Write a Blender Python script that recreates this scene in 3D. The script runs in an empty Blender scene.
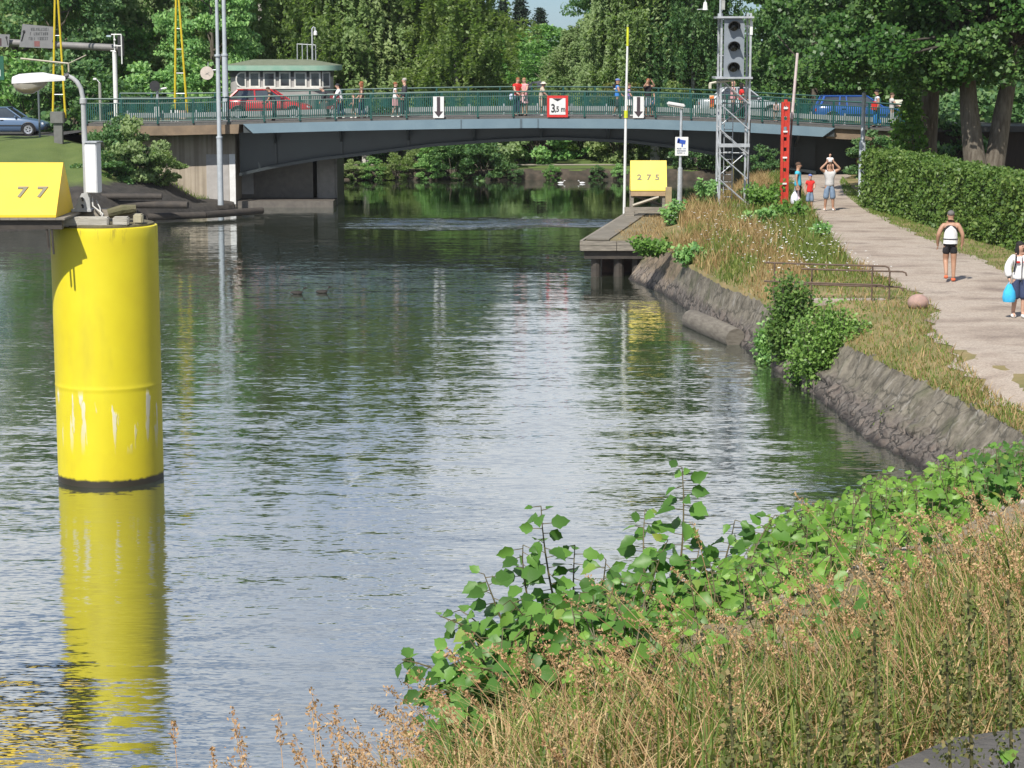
import bpy, bmesh, math, random
import numpy as np
from mathutils import Vector, Matrix
random.seed(7); rng = np.random.default_rng(7)
S = bpy.context.scene
COL = S.collection
PI = math.pi
# ---------------------------------------------------------------- camera maths
F = 2200.0; CAMZ = 7.6; PITCH = math.atan(342/2200)
cP, sP = math.cos(PITCH), math.sin(PITCH)
def ray(px, py):
    a = (px-512)/F; b = (384-py)/F
    return Vector((a, cP+b*sP, -sP+b*cP))
def atz(px, py, z):
    d = ray(px, py); t = (z-CAMZ)/d.z
    return Vector((0, 0, CAMZ))+d*t
def aty(px, py, Y):
    d = ray(px, py); t = Y/d.y
    return Vector((0, 0, CAMZ))+d*t
def lerp(a, b, t): return a+(b-a)*t
def interp(x, pts):
    xs = [p[0] for p in pts]; ys = [p[1] for p in pts]
    return float(np.interp(x, xs, ys))
# ---------------------------------------------------------------- materials
MATS = {}
def nt(name):
    m = bpy.data.materials.new(name); m.use_nodes = True
    t = m.node_tree
    return m, t, t.nodes['Principled BSDF'], t.nodes['Material Output']
def ramp(t, fac, stops, interp_='LINEAR'):
    r = t.nodes.new('ShaderNodeValToRGB'); r.color_ramp.interpolation = interp_
    e = r.color_ramp.elements
    while len(e) < len(stops): e.new(0.5)
    for k, (p, c) in enumerate(stops):
        e[k].position = p; e[k].color = (*c, 1) if len(c) == 3 else c
    t.links.new(fac, r.inputs[0]); return r.outputs[0]
def noise(t, scale, detail=4, rough=.6, vec=None, out=0, mapscale=None):
    n = t.nodes.new('ShaderNodeTexNoise'); n.inputs['Scale'].default_value = scale
    n.inputs['Detail'].default_value = detail; n.inputs['Roughness'].default_value = rough
    if vec is None:
        c = t.nodes.new('ShaderNodeTexCoord'); vec = c.outputs['Object']
    if mapscale:
        mp = t.nodes.new('ShaderNodeMapping'); mp.inputs['Scale'].default_value = mapscale
        t.links.new(vec, mp.inputs[0]); vec = mp.outputs[0]
    t.links.new(vec, n.inputs['Vector']); return n.outputs[out]
def mix(t, fac, a, b, mode='MIX'):
    m = t.nodes.new('ShaderNodeMix'); m.data_type = 'RGBA'; m.blend_type = mode
    for k, v in ((0, fac), (6, a), (7, b)):
        if hasattr(v, 'links'): t.links.new(v, m.inputs[k])
        else: m.inputs[k].default_value = (*v, 1) if isinstance(v, tuple) and len(v) == 3 else v
    return m.outputs[2]
def math_(t, op, a, b=0.0, c=None):
    m = t.nodes.new('ShaderNodeMath'); m.operation = op
    for k, v in enumerate((a, b) if c is None else (a, b, c)):
        if hasattr(v, 'links'): t.links.new(v, m.inputs[k])
        else: m.inputs[k].default_value = v
    return m.outputs[0]
def M(name, c1, c2=None, scale=4, rough=.6, metal=0, bump=0, bscale=None, mapscale=None, detail=5, lo=.35, hi=.65, spec=.5):
    if name in MATS: return MATS[name]
    m, t, p, o = nt(name)
    p.inputs['Roughness'].default_value = rough; p.inputs['Metallic'].default_value = metal
    p.inputs['Specular IOR Level'].default_value = spec
    if c2 is None: c2 = tuple(x*.8 for x in c1)
    f = noise(t, scale, detail, .62, mapscale=mapscale)
    t.links.new(ramp(t, f, [(lo, c1), (hi, c2)]), p.inputs['Base Color'])
    if bump:
        b = t.nodes.new('ShaderNodeBump'); b.inputs['Strength'].default_value = bump; b.inputs['Distance'].default_value = .03
        t.links.new(noise(t, bscale or scale*4, 6, .65, mapscale=mapscale), b.inputs['Height'])
        t.links.new(b.outputs[0], p.inputs['Normal'])
    MATS[name] = m; return m
def leaf_mat(name, stops, trans=.3, rough=.5, spec=.3, vary=0.0):
    if name in MATS: return MATS[name]
    m, t, p, o = nt(name)
    g = t.nodes.new('ShaderNodeNewGeometry')
    c = ramp(t, g.outputs['Random Per Island'], stops)
    if vary:
        f = noise(t, .45, 3, .6)
        c2 = mix(t, ramp(t, f, [(.4, (0, 0, 0)), (.6, (1, 1, 1))]), (1, 1, 1), (1-vary, 1-vary*.6, 1-vary), 'MIX')
        c = mix(t, 1.0, c, c2, 'MULTIPLY')
    t.links.new(c, p.inputs['Base Color']); p.inputs['Roughness'].default_value = rough
    p.inputs['Specular IOR Level'].default_value = spec
    tr = t.nodes.new('ShaderNodeBsdfTranslucent'); mx = t.nodes.new('ShaderNodeMixShader')
    cc = mix(t, 1.0, c, (1.0, 1.15, .5), 'MULTIPLY'); t.links.new(cc, tr.inputs[0])
    mx.inputs[0].default_value = trans
    t.links.new(p.outputs[0], mx.inputs[1]); t.links.new(tr.outputs[0], mx.inputs[2]); t.links.new(mx.outputs[0], o.inputs[0])
    MATS[name] = m; return m
# ---------------------------------------------------------------- object helpers
def tag(o, label=None, cat=None, group=None, kind=None):
    if label: o['label'] = label
    if cat: o['category'] = cat
    if group: o['group'] = group
    if kind: o['kind'] = kind
    return o
def wloc(o):
    v = Vector((0, 0, 0))
    while o is not None:
        v += o.location; o = o.parent
    return v
def thing(name, label, cat, loc=(0, 0, 0), group=None):
    o = bpy.data.objects.new(name, None); o.empty_display_size = .3; COL.objects.link(o)
    o.location = loc
    return tag(o, label, cat, group)
def obj_np(name, V, Fc, mat=None, parent=None, smooth=False):
    V = np.asarray(V, dtype=np.float64)
    if parent is not None: V = V-np.array(wloc(parent))
    me = bpy.data.meshes.new(name)
    if isinstance(Fc, np.ndarray) and Fc.ndim == 2:
        n = len(Fc); k = Fc.shape[1]
        me.vertices.add(len(V)); me.vertices.foreach_set('co', V.astype(np.float32).ravel())
        me.loops.add(n*k); me.loops.foreach_set('vertex_index', Fc.astype(np.int32).ravel())
        me.polygons.add(n); me.polygons.foreach_set('loop_start', np.arange(0, n*k, k, dtype=np.int32))
        me.update(calc_edges=True)
    else:
        me.from_pydata([tuple(v) for v in V], [], [tuple(f) for f in Fc]); me.update()
    if smooth: me.polygons.foreach_set('use_smooth', np.ones(len(me.polygons), dtype=bool))
    if mat: me.materials.append(mat)
    o = bpy.data.objects.new(name, me); COL.objects.link(o)
    if parent is not None: o.parent = parent
    return o
class MB:
    def __init__(s): s.v = []; s.f = []
    def add(s, V, Fc):
        n = len(s.v); s.v += [tuple(v) for v in V]; s.f += [tuple(i+n for i in f) for f in Fc]; return s
    def box(s, c, d, rz=0, bev=0, rot=None):
        x, y, z = d[0]/2, d[1]/2, d[2]/2
        bm = bmesh.new(); bmesh.ops.create_cube(bm, size=1)
        for v in bm.verts: v.co = Vector((v.co.x*d[0], v.co.y*d[1], v.co.z*d[2]))
        if bev: bmesh.ops.bevel(bm, geom=bm.edges[:], offset=bev, segments=2, affect='EDGES')
        R = rot if rot is not None else Matrix.Rotation(rz, 3, 'Z')
        bm.verts.index_update()
        V = [R@v.co+Vector(c) for v in bm.verts]; Fc = [[v.index for v in f.verts] for f in bm.faces]; bm.free()
        return s.add(V, Fc)
    def prism(s, poly, a, b, axis='y'):
        # poly in the plane orthogonal to axis, extruded from a to b
        n = len(poly); V = []
        for q in (a, b):
            for (u, w) in poly:
                V.append((u, q, w) if axis == 'y' else ((q, u, w) if axis == 'x' else (u, w, q)))
        Fc = [list(range(n))[::-1], list(range(n, 2*n))]
        for i in range(n):
            j = (i+1) % n; Fc.append([i, j, n+j, n+i])
        return s.add(V, Fc)
    def tube(s, pts, r, n=8, cap=True):
        pts = [Vector(p) for p in pts]; rs = r if isinstance(r, (list, tuple)) else [r]*len(pts)
        V = []; Fc = []; up = None
        for i, p in enumerate(pts):
            d = (pts[min(i+1, len(pts)-1)]-pts[max(i-1, 0)]).normalized()
            if up is None: up = Vector((0, 0, 1)) if abs(d.z) < .9 else Vector((1, 0, 0))
            u = d.cross(up).normalized(); w = u.cross(d).normalized(); up = w
            for k in range(n):
                a = 2*PI*k/n; V.append(p+(u*math.cos(a)+w*math.sin(a))*rs[i])
        for i in range(len(pts)-1):
            for k in range(n):
                k2 = (k+1) % n; Fc.append([i*n+k, i*n+k2, (i+1)*n+k2, (i+1)*n+k])
        if cap: Fc.append(list(range(n))[::-1]); Fc.append([(len(pts)-1)*n+k for k in range(n)])
        return s.add(V, Fc)
    def lathe(s, prof, c=(0, 0, 0), n=24, axis='z'):
        V = []; Fc = []
        for (r, z) in prof:
            for k in range(n):
                a = 2*PI*k/n; p = (r*math.cos(a), r*math.sin(a), z)
                if axis == 'y': p = (p[0], p[2], p[1])
                if axis == 'x': p = (p[2], p[0], p[1])
                V.append((p[0]+c[0], p[1]+c[1], p[2]+c[2]))
        for i in range(len(prof)-1):
            for k in range(n):
                k2 = (k+1) % n; Fc.append([i*n+k, i*n+k2, (i+1)*n+k2, (i+1)*n+k])
        Fc.append(list(range(n))[::-1]); Fc.append([(len(prof)-1)*n+k for k in range(n)])
        return s.add(V, Fc)
    def ball(s, c, r, n=10, m=6):
        r = r if isinstance(r, (tuple, list)) else (r, r, r)
        V = [(c[0], c[1], c[2]-r[2])]; Fc = []
        for i in range(1, m):
            b = -PI/2+PI*i/m
            for k in range(n):
                a = 2*PI*k/n; V.append((c[0]+r[0]*math.cos(b)*math.cos(a), c[1]+r[1]*math.cos(b)*math.sin(a), c[2]+r[2]*math.sin(b)))
        V.append((c[0], c[1], c[2]+r[2])); top = len(V)-1
        for k in range(n):
            k2 = (k+1) % n; Fc.append([0, 1+k2, 1+k]); Fc.append([top, 1+(m-2)*n+k, 1+(m-2)*n+k2])
            for i in range(m-2): Fc.append([1+i*n+k, 1+i*n+k2, 1+(i+1)*n+k2, 1+(i+1)*n+k])
        return s.add(V, Fc)
    def build(s, name, mat, parent=None, smooth=False):
        o = obj_np(name, s.v, s.f, mat, parent, smooth)
        bm = bmesh.new(); bm.from_mesh(o.data); bmesh.ops.recalc_face_normals(bm, faces=bm.faces[:]); bm.to_mesh(o.data); bm.free()
        if smooth == 'auto':
            o.data.polygons.foreach_set('use_smooth', np.ones(len(o.data.polygons), dtype=bool))
            o.data.set_sharp_from_angle(angle=math.radians(40))
        return o
def Box(name, c, d, mat, parent=None, rz=0, bev=0): return MB().box(c, d, rz, bev).build(name, mat, parent)
def Tube(name, pts, r, mat, parent=None, n=8): return MB().tube(pts, r, n).build(name, mat, parent, 'auto')
def copy_tree(o, parent=None):
    c = o.copy(); COL.objects.link(c)
    if parent is not None: c.parent = parent
    for ch in [x for x in o.children]: copy_tree(ch, c)
    return c
def text_part(txt, size, mat, parent, loc, rot, name='lettering', depth=.006, font_scale=(1, 1), bold=0):
    cu = bpy.data.curves.new('t', 'FONT'); cu.body = txt; cu.size = size; cu.extrude = depth; cu.align_x = 'CENTER'; cu.align_y = 'CENTER'
    cu.offset = bold
    o = bpy.data.objects.new('t', cu); COL.objects.link(o)
    dg = bpy.context.evaluated_depsgraph_get(); me = bpy.data.meshes.new_from_object(o.evaluated_get(dg))
    bpy.data.objects.remove(o); bpy.data.curves.remove(cu)
    R = rot
    V = []
    for v in me.vertices:
        q = R@Vector((v.co.x*font_scale[0], v.co.y*font_scale[1], v.co.z))+Vector(loc); V.append(q)
    Fc = [list(p.vertices) for p in me.polygons]; bpy.data.meshes.remove(me)
    return obj_np(name, V, Fc, mat, parent)
RX90 = Matrix.Rotation(PI/2, 3, 'X')     # text facing -Y
# ---------------------------------------------------------------- leaf clouds
LIGHTWARD = np.array([-.28, -.62, .78])     # leaves turn their faces to the sun
def leaf_quads(P, size, aspect=1.5, hang=0.0, shape=4, up=0.3):
    """rhombus leaves at points P (n,3); hang 0..1 makes the long axis vertical"""
    n = len(P); sz = np.broadcast_to(size, (n,))*rng.uniform(.65, 1.35, n)
    d = rng.normal(size=(n, 3)); d /= np.linalg.norm(d, axis=1)[:, None]
    d = d*(1-hang)+np.array([0, 0, -1.0])*hang; d /= np.linalg.norm(d, axis=1)[:, None]
    q = rng.normal(size=(n, 3))*(1-up)+LIGHTWARD*up*1.7
    q /= np.linalg.norm(q, axis=1)[:, None]; k_ = .65*up; d = d-q*(np.sum(d*q, axis=1)*k_*1.5)[:, None]; d /= np.linalg.norm(d, axis=1)[:, None]+1e-9
    w = np.cross(d, q); w /= (np.linalg.norm(w, axis=1)[:, None]+1e-9)
    a = d*(sz*aspect/2)[:, None]; b = w*(sz/2)[:, None]
    V = np.empty((n, 4, 3)); V[:, 0] = P-a; V[:, 1] = P-a*.1+b; V[:, 2] = P+a; V[:, 3] = P-a*.1-b
    Fc = np.arange(n*4).reshape(n, 4)
    return V.reshape(-1, 3), Fc
# ================================================================ materials of the place
mGravel = M('gravel_path', (.33, .27, .225), (.24, .195, .16), scale=.8, rough=.95, bump=.35, bscale=30, lo=.3, hi=.7)
mTurf = M('turf', (.16, .15, .045), (.085, .115, .028), scale=.7, rough=.95, bump=.5, bscale=14)
mTurfDry = M('dry_turf', (.27, .2, .095), (.12, .125, .035), scale=.8, rough=.95, bump=.5, bscale=14)
mLawn = M('lawn', (.105, .15, .03), (.075, .12, .024), scale=.5, rough=.9, bump=.3, bscale=12)
mConcrete = M('concrete', (.36, .33, .285), (.25, .225, .19), scale=1.2, rough=.85, bump=.2, bscale=18)
mConcreteBrown = M('brown_concrete', (.26, .19, .125), (.17, .125, .085), scale=1.6, rough=.85, bump=.2)
mAsphalt = M('asphalt', (.06, .058, .055), (.045, .044, .042), scale=6, rough=.9, bump=.2)
mGreenRail = M('green_paint', (.008, .075, .06), (.006, .055, .046), scale=3, rough=.45)
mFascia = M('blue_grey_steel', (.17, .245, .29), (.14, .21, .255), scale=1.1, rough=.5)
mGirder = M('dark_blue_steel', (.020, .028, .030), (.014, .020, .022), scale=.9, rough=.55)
mGalv = M('galvanised_steel', (.5, .52, .54), (.36, .38, .4), scale=6, rough=.45, metal=.35)
mGreyPole = M('pale_grey_paint', (.46, .5, .53), (.38, .42, .45), scale=3, rough=.45)
mWhite = M('white_paint', (.78, .78, .76), (.68, .68, .66), scale=5, rough=.45)
mBlack = M('black_paint', (.015, .015, .016), (.025, .025, .025), scale=5, rough=.5)
mYellow = M('yellow_board', (.80, .56, .03), (.74, .50, .022), scale=1.5, rough=.5)
mYellowPole = M('yellow_mast_paint', (.62, .47, .02), (.5, .38, .015), scale=4, rough=.5)
mRed = M('red_paint', (.55, .045, .025), (.42, .03, .018), scale=6, rough=.5)
mTimber = M('weathered_timber', (.3, .27, .22), (.17, .15, .125), scale=3, rough=.85, bump=.4, mapscale=(1, 8, 8))
mTimberDark = M('wet_dark_timber', (.035, .03, .026), (.06, .05, .04), scale=3, rough=.8, bump=.4)
mBark = M('bark', (.075, .06, .045), (.16, .14, .11), scale=3, rough=.9, bump=.9, bscale=9, mapscale=(3, 3, .6))
mBirchBark = M('birch_bark', (.5, .48, .44), (.12, .11, .1), scale=4, rough=.8, bump=.4, lo=.5, hi=.6, mapscale=(1, 1, 3))
mRust = M('rusty_iron', (.085, .058, .042), (.14, .095, .068), scale=9, rough=.8)
mGlass = M('dark_glass', (.06, .07, .075), (.03, .035, .04), scale=1, rough=.05, spec=1.0)
def water_material():
    m, t, p, o = nt('canal_water')
    p.inputs['Base Color'].default_value = (.05, .062, .052, 1); p.inputs['Roughness'].default_value = .05
    p.inputs['IOR'].default_value = 1.85
    tc = t.nodes.new('ShaderNodeTexCoord').outputs['Object']
    sx = t.nodes.new('ShaderNodeSeparateXYZ'); t.links.new(tc, sx.inputs[0])
    n1 = noise(t, 1.0, 2, .5, tc, 1, (.26, 1.9, 1)); n2 = noise(t, 3.6, 3, .6, tc, 1, (.36, 1.6, 1)); n4 = noise(t, 11, 2, .6, tc, 1, (.42, 1.5, 1)); n3 = noise(t, .22, 2, .5, tc, 0, (.8, 1, 1))
    # wind: calm beyond the bridge, a cat's-paw in front of it, patches elsewhere
    calm = t.nodes.new('ShaderNodeMapRange'); calm.interpolation_type = 'SMOOTHSTEP'
    calm.inputs[1].default_value = 76; calm.inputs[2].default_value = 48; calm.inputs[3].default_value = .62; calm.inputs[4].default_value = 1.0
    t.links.new(sx.outputs[1], calm.inputs[0])
    far = t.nodes.new('ShaderNodeMapRange'); far.inputs[1].default_value = 97; far.inputs[2].default_value = 99; far.inputs[3].default_value = 1; far.inputs[4].default_value = .3
    t.links.new(sx.outputs[1], far.inputs[0])
    wob = math_(t, 'MULTIPLY_ADD', noise(t, .35, 2, .5, tc, 0, (.6, 1, 1)), 5.0, sx.outputs[1])
    pa = t.nodes.new('ShaderNodeValToRGB'); e = pa.color_ramp.elements
    while len(e) < 4: e.new(.5)
    for k, (q, v) in enumerate(((.30, 0), (.42, 1), (.62, 1), (.66, 0))): e[k].position = q; e[k].color = (v, v, v, 1)
    mr = t.nodes.new('ShaderNodeMapRange'); mr.inputs[1].default_value = 88; mr.inputs[2].default_value = 104; t.links.new(wob, mr.inputs[0]); t.links.new(mr.outputs[0], pa.inputs[0])
    gx = t.nodes.new('ShaderNodeMapRange'); gx.interpolation_type = 'SMOOTHSTEP'; gx.inputs[1].default_value = -8.5; gx.inputs[2].default_value = -5
    t.links.new(sx.outputs[0], gx.inputs[0])
    paw = math_(t, 'MULTIPLY', pa.outputs[0], gx.outputs[0])
    patch = t.nodes.new('ShaderNodeMapRange'); patch.inputs[1].default_value = .35; patch.inputs[2].default_value = .65; patch.inputs[3].default_value = .65; patch.inputs[4].default_value = 1.2
    t.links.new(n3, patch.inputs[0])
    amp = math_(t, 'MULTIPLY', math_(t, 'MULTIPLY', calm.outputs[0], far.outputs[0]), patch.outputs[0])
    near = t.nodes.new('ShaderNodeMapRange'); near.interpolation_type = 'SMOOTHSTEP'; near.inputs[1].default_value = 34; near.inputs[2].default_value = 25; near.inputs[3].default_value = 1.0; near.inputs[4].default_value = 1.05; t.links.new(sx.outputs[1], near.inputs[0]); amp = math_(t, 'MULTIPLY', amp, near.outputs[0])
    amp = math_(t, 'MULTIPLY_ADD', paw, 4.5, amp)
    def vm(op, a, b):
        n = t.nodes.new('ShaderNodeVectorMath'); n.operation = op
        for k, v in enumerate((a, b)):
            i = n.inputs[k]
            if hasattr(v, 'links'): t.links.new(v, i)
            else: i.default_value = v
        return n.outputs[0]
    s1 = vm('MULTIPLY', vm('SUBTRACT', n1, (.5, .5, .5)), (.03, .115, 0)); s2 = vm('MULTIPLY', vm('SUBTRACT', n2, (.5, .5, .5)), (.04, .15, 0)); s4 = vm('MULTIPLY', vm('SUBTRACT', n4, (.5, .5, .5)), (.09, .23, 0))
    sm = vm('ADD', vm('ADD', s1, s2), s4)
    sc = t.nodes.new('ShaderNodeVectorMath'); sc.operation = 'SCALE'; t.links.new(sm, sc.inputs[0]); t.links.new(amp, sc.inputs[3])
    nn = t.nodes.new('ShaderNodeVectorMath'); nn.operation = 'NORMALIZE'; bi = t.nodes.new('ShaderNodeCombineXYZ'); bi.inputs[2].default_value = 1.0
    t.links.new(math_(t, 'MULTIPLY_ADD', paw, -.17, math_(t, 'MULTIPLY', amp, -.008)), bi.inputs[1])     # wind ripples show their near faces
    t.links.new(vm('ADD', sc.outputs[0], bi.outputs[0]), nn.inputs[0])
    t.links.new(nn.outputs[0], p.inputs['Normal'])
    p.inputs['Base Color'].default_value = (.028, .036, .022, 1); p.inputs['Specular IOR Level'].default_value = 0
    gl = t.nodes.new('ShaderNodeBsdfGlossy'); gl.inputs['Color'].default_value = (.93, .96, .97, 1); gl.inputs['Roughness'].default_value = .045; t.links.new(nn.outputs[0], gl.inputs['Normal'])
    fr = t.nodes.new('ShaderNodeFresnel'); fr.inputs[0].default_value = 2.3; t.links.new(nn.outputs[0], fr.inputs['Normal'])
    ms = t.nodes.new('ShaderNodeMixShader'); t.links.new(math_(t, 'MULTIPLY_ADD', fr.outputs[0], .5, .46), ms.inputs[0]); t.links.new(p.outputs[0], ms.inputs[1]); t.links.new(gl.outputs[0], ms.inputs[2]); t.links.new(ms.outputs[0], o.inputs[0])
    return m
def grid_sheet(name, rows, mat, smooth=False, kind='structure', parent=None):
    n, k = len(rows), len(rows[0]); V = np.array(rows, dtype=float).reshape(-1, 3)
    i, j = np.meshgrid(np.arange(n-1), np.arange(k-1), indexing='ij')
    a = (i*k+j).ravel(); Fc = np.stack([a, a+1, a+k+1, a+k], 1)
    o = obj_np(name, V, Fc, mat, parent, smooth)
    if kind: o['kind'] = kind
    return o
# ---------------------------------------------------------------- water, bed, horizon ground
o = obj_np('canal_water', [(-120, -40, 0), (80, -40, 0), (80, 127, 0), (-120, 127, 0)], [(0, 1, 2, 3)], water_material()); o['kind'] = 'structure'
o = obj_np('canal_bed', [(-120, -40, -2.6), (80, -40, -2.6), (80, 130, -2.6), (-120, 130, -2.6)], [(0, 1, 2, 3)], M('silt', (.03, .03, .018))); o['kind'] = 'structure'
rows = []
for Y, z in ((123.25, -1.5), (123.3, .45), (123.5, .53), (124.2, .55), (131, .56), (140, .8), (180, 3), (400, 6), (1600, 8)):
    rows.append([(x, Y+(.25*math.sin(x*1.7)+.2*math.sin(x*.6) if Y < 124 else 0), z+(.08*math.sin(x*2.3) if 0 < z < .5 else 0)) for x in np.concatenate([[-900, -200, -60], np.arange(-16, 26, .5), [60, 200, 900]])])
grid_sheet('far_ground', rows, mLawn)
rows = []
for x in np.arange(-16, 26, .25):
    q = .18*math.sin(x*1.7)+.15*math.sin(x*.6); r = lambda k: .10*math.sin(x*5.1+k*2)+.07*math.sin(x*9.3+k)
    rows.append([(x, 122.75+q+r(0), -1.5), (x, 122.8+q+r(1), .06), (x, 122.95+q+r(2), .28), (x, 123.2+q+r(3)*.5, .50+.05*math.sin(x*3)), (x, 123.9+q, .57)])
o = grid_sheet('shore_wall', rows, M('far_shore_stone', (.028, .024, .016), (.075, .058, .042), scale=1.6, rough=.9, bump=.6, lo=.4, hi=.62), False, None)
tag(o, 'low dark stone bank edging the lawn beyond the bridge', 'wall')
rows = [[(x, Y, .575) for x in np.linspace(-16, 30, 12)] for Y in (127.4, 128.6)]
grid_sheet('far_footpath', rows, M('pale_gravel', (.36, .32, .27)))
# ---------------------------------------------------------------- right bank
TOP = [tuple(atz(a, b, 1.15)) for a, b in [(655, 241), (686, 263), (721, 282), (765, 301), (810, 325), (858, 349), (904, 372), (951, 393), (1000, 418), (1045, 445)]]
TOE = [tuple(atz(a, b, 0)) for a, b in [(628, 279), (664, 294), (691, 312), (735, 341), (783, 373), (828, 404), (871, 440), (908, 458), (946, 482), (1000, 520)]]
TOP += [(8.8, 30, 1.15), (8.9, 14, 1.15)]; TOE += [(8.2, 30, 0), (8.3, 14, 0)]
EDGE = [(p[1], p[0]) for p in TOP][::-1]+[(74, 4.75), (82, 5.6), (86, 7.6), (95, 9.8), (103, 11.2), (111, 11.6), (123.2, 12.4), (145, 12.6)]
def edgeX(Y): return interp(Y, EDGE)
def zr(x, Y):
    d = x-edgeX(Y); return 1.15+.35*min(max(d/1.2, 0), 1)
ys = np.arange(12, 142, .6)
rows = [[(edgeX(Y)-.02+d, Y, zr(edgeX(Y)+d, Y) if d >= 0 else -1.5) for d in (-.01, 0, .4, .8, 1.2, 2.5, 5, 9, 16, 40, 120)] for Y in ys]
grid_sheet('right_bank_ground', rows, mTurfDry)
PL = [(12.3, 104.2), (11.9, 98), (11.9, 91.9), (11.14, 82.86), (10.32, 74.2), (9.65, 65.8), (9.4, 60.7), (9.8, 56.1), (9.88, 52.3), (9.57, 49.3), (8.95, 47.1), (8.72, 43.8), (8.6, 39.1), (8.9, 37.1), (9.2, 33), (9.4, 20)]
PR = [(16.0, 104.2), (14.6, 97), (13.6, 89), (13.05, 80), (12.95, 72), (13.15, 65.8), (13.3, 60), (13.2, 54), (13.4, 47), (13.8, 40), (14, 30), (14, 20)]
pL = [(b, a) for a, b in PL][::-1]; pR = [(b, a) for a, b in PR][::-1]
def pathL(Y): return interp(Y, pL)
def pathR(Y): return interp(Y, pR)
rows = []
for Y in np.arange(20, 104.3, .35):
    a = pathL(Y)+.14*math.sin(Y*1.9)+.09*math.sin(Y*5.3); b = pathR(Y)+.12*math.sin(Y*1.3+2)+.08*math.sin(Y*4.1)
    rows.append([(lerp(a, b, k/10), Y, zr(lerp(a, b, k/10), Y)+.016) for k in range(11)])
def path_material():
    m, t, p, o = nt('trodden_gravel'); p.inputs['Roughness'].default_value = .95
    a = ramp(t, noise(t, .55, 5, .65, mapscale=(.8, 1.1, 1)), [(.30, (.20, .155, .125)), (.46, (.34, .28, .225)), (.56, (.39, .33, .27)), (.68, (.235, .19, .155))])
    f = noise(t, 22, 4, .7); c = mix(t, .5, a, ramp(t, f, [(.34, (.45, .45, .45)), (.66, (1.4, 1.4, 1.4))]), 'MULTIPLY')
    t.links.new(c, p.inputs['Base Color'])
    b = t.nodes.new('ShaderNodeBump'); b.inputs['Strength'].default_value = .5; b.inputs['Distance'].default_value = .02
    t.links.new(f, b.inputs['Height']); t.links.new(b.outputs[0], p.inputs['Normal']); return m
grid_sheet('gravel_path', rows, path_material())
# ---------------------------------------------------------------- quay walls
def wall_material(name, c1, c2, streak, low):
    m, t, p, o = nt(name); p.inputs['Roughness'].default_value = .85
    a = ramp(t, noise(t, 1.1, 6, .65), [(.35, c1), (.65, c2)])
    st = ramp(t, noise(t, 2.2, 5, .6, mapscale=(.8, 2.4, .8)), [(.56, (0, 0, 0)), (.78, (.8, .8, .8))])
    a = mix(t, 1.0, a, ramp(t, noise(t, 3.3, 6, .7), [(.36, (.5, .48, .44)), (.62, (1.25, 1.22, 1.15))]), 'MULTIPLY')
    c = mix(t, st, a, streak)
    c = mix(t, ramp(t, noise(t, .9, 5, .7), [(.5, (0, 0, 0)), (.66, (.75, .75, .75))]), c, (.065, .072, .03))
    g = t.nodes.new('ShaderNodeNewGeometry'); sx = t.nodes.new('ShaderNodeSeparateXYZ'); t.links.new(g.outputs['Position'], sx.inputs[0])
    h = math_(t, 'MULTIPLY_ADD', noise(t, 1.6, 4, .6), .5, sx.outputs[2])
    vo = t.nodes.new('ShaderNodeTexVoronoi'); vo.inputs['Scale'].default_value = 2.6; vo.feature = 'DISTANCE_TO_EDGE'; vo2 = t.nodes.new('ShaderNodeTexVoronoi'); vo2.inputs['Scale'].default_value = 2.6
    tcw = t.nodes.new('ShaderNodeTexCoord'); wv = t.nodes.new('ShaderNodeVectorMath'); wv.operation = 'MULTIPLY_ADD'; t.links.new(noise(t, 3, 3, .6, None, 1), wv.inputs[0]); wv.inputs[1].default_value = (.35, .35, .35); t.links.new(tcw.outputs['Object'], wv.inputs[2])
    t.links.new(wv.outputs[0], vo.inputs['Vector']); t.links.new(wv.outputs[0], vo2.inputs['Vector'])
    cellv = t.nodes.new('ShaderNodeSeparateColor'); t.links.new(vo2.outputs['Color'], cellv.inputs[0])
    stones = mix(t, cellv.outputs[0], low, (.145, .115, .095)); stones = mix(t, ramp(t, noise(t, 9, 4, .7), [(.4, (0, 0, 0)), (.65, (.7, .7, .7))]), stones, (.20, .18, .155))
    stones = mix(t, ramp(t, vo.outputs['Distance'], [(.0, (1, 1, 1)), (.07, (0, 0, 0))]), stones, (.012, .011, .009))
    vb = t.nodes.new('ShaderNodeTexVoronoi'); vb.inputs['Scale'].default_value = 1.15; vb.feature = 'DISTANCE_TO_EDGE'; t.links.new(wv.outputs[0], vb.inputs['Vector'])
    c = mix(t, ramp(t, vb.outputs['Distance'], [(.0, (.75, .75, .75)), (.035, (0, 0, 0))]), c, (.03, .028, .02))
    c = mix(t, ramp(t, h, [(.62, (1, 1, 1)), (.85, (0, 0, 0))]), c, stones)
    c = mix(t, ramp(t, h, [(.26, (1, 1, 1)), (.40, (0, 0, 0))]), c, (.022, .018, .016))     # wet tide line
    t.links.new(c, p.inputs['Base Color'])
    b = t.nodes.new('ShaderNodeBump'); b.inputs['Strength'].default_value = .7; b.inputs['Distance'].default_value = .04
    t.links.new(math_(t, 'MULTIPLY_ADD', math_(t, 'MINIMUM', vo.outputs['Distance'], .12), math_(t, 'MULTIPLY', ramp(t, h, [(.62, (1, 1, 1)), (.85, (0, 0, 0))]), 9.0), noise(t, 7, 6, .7)), b.inputs['Height']); t.links.new(b.outputs[0], p.inputs['Normal']); return m
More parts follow.
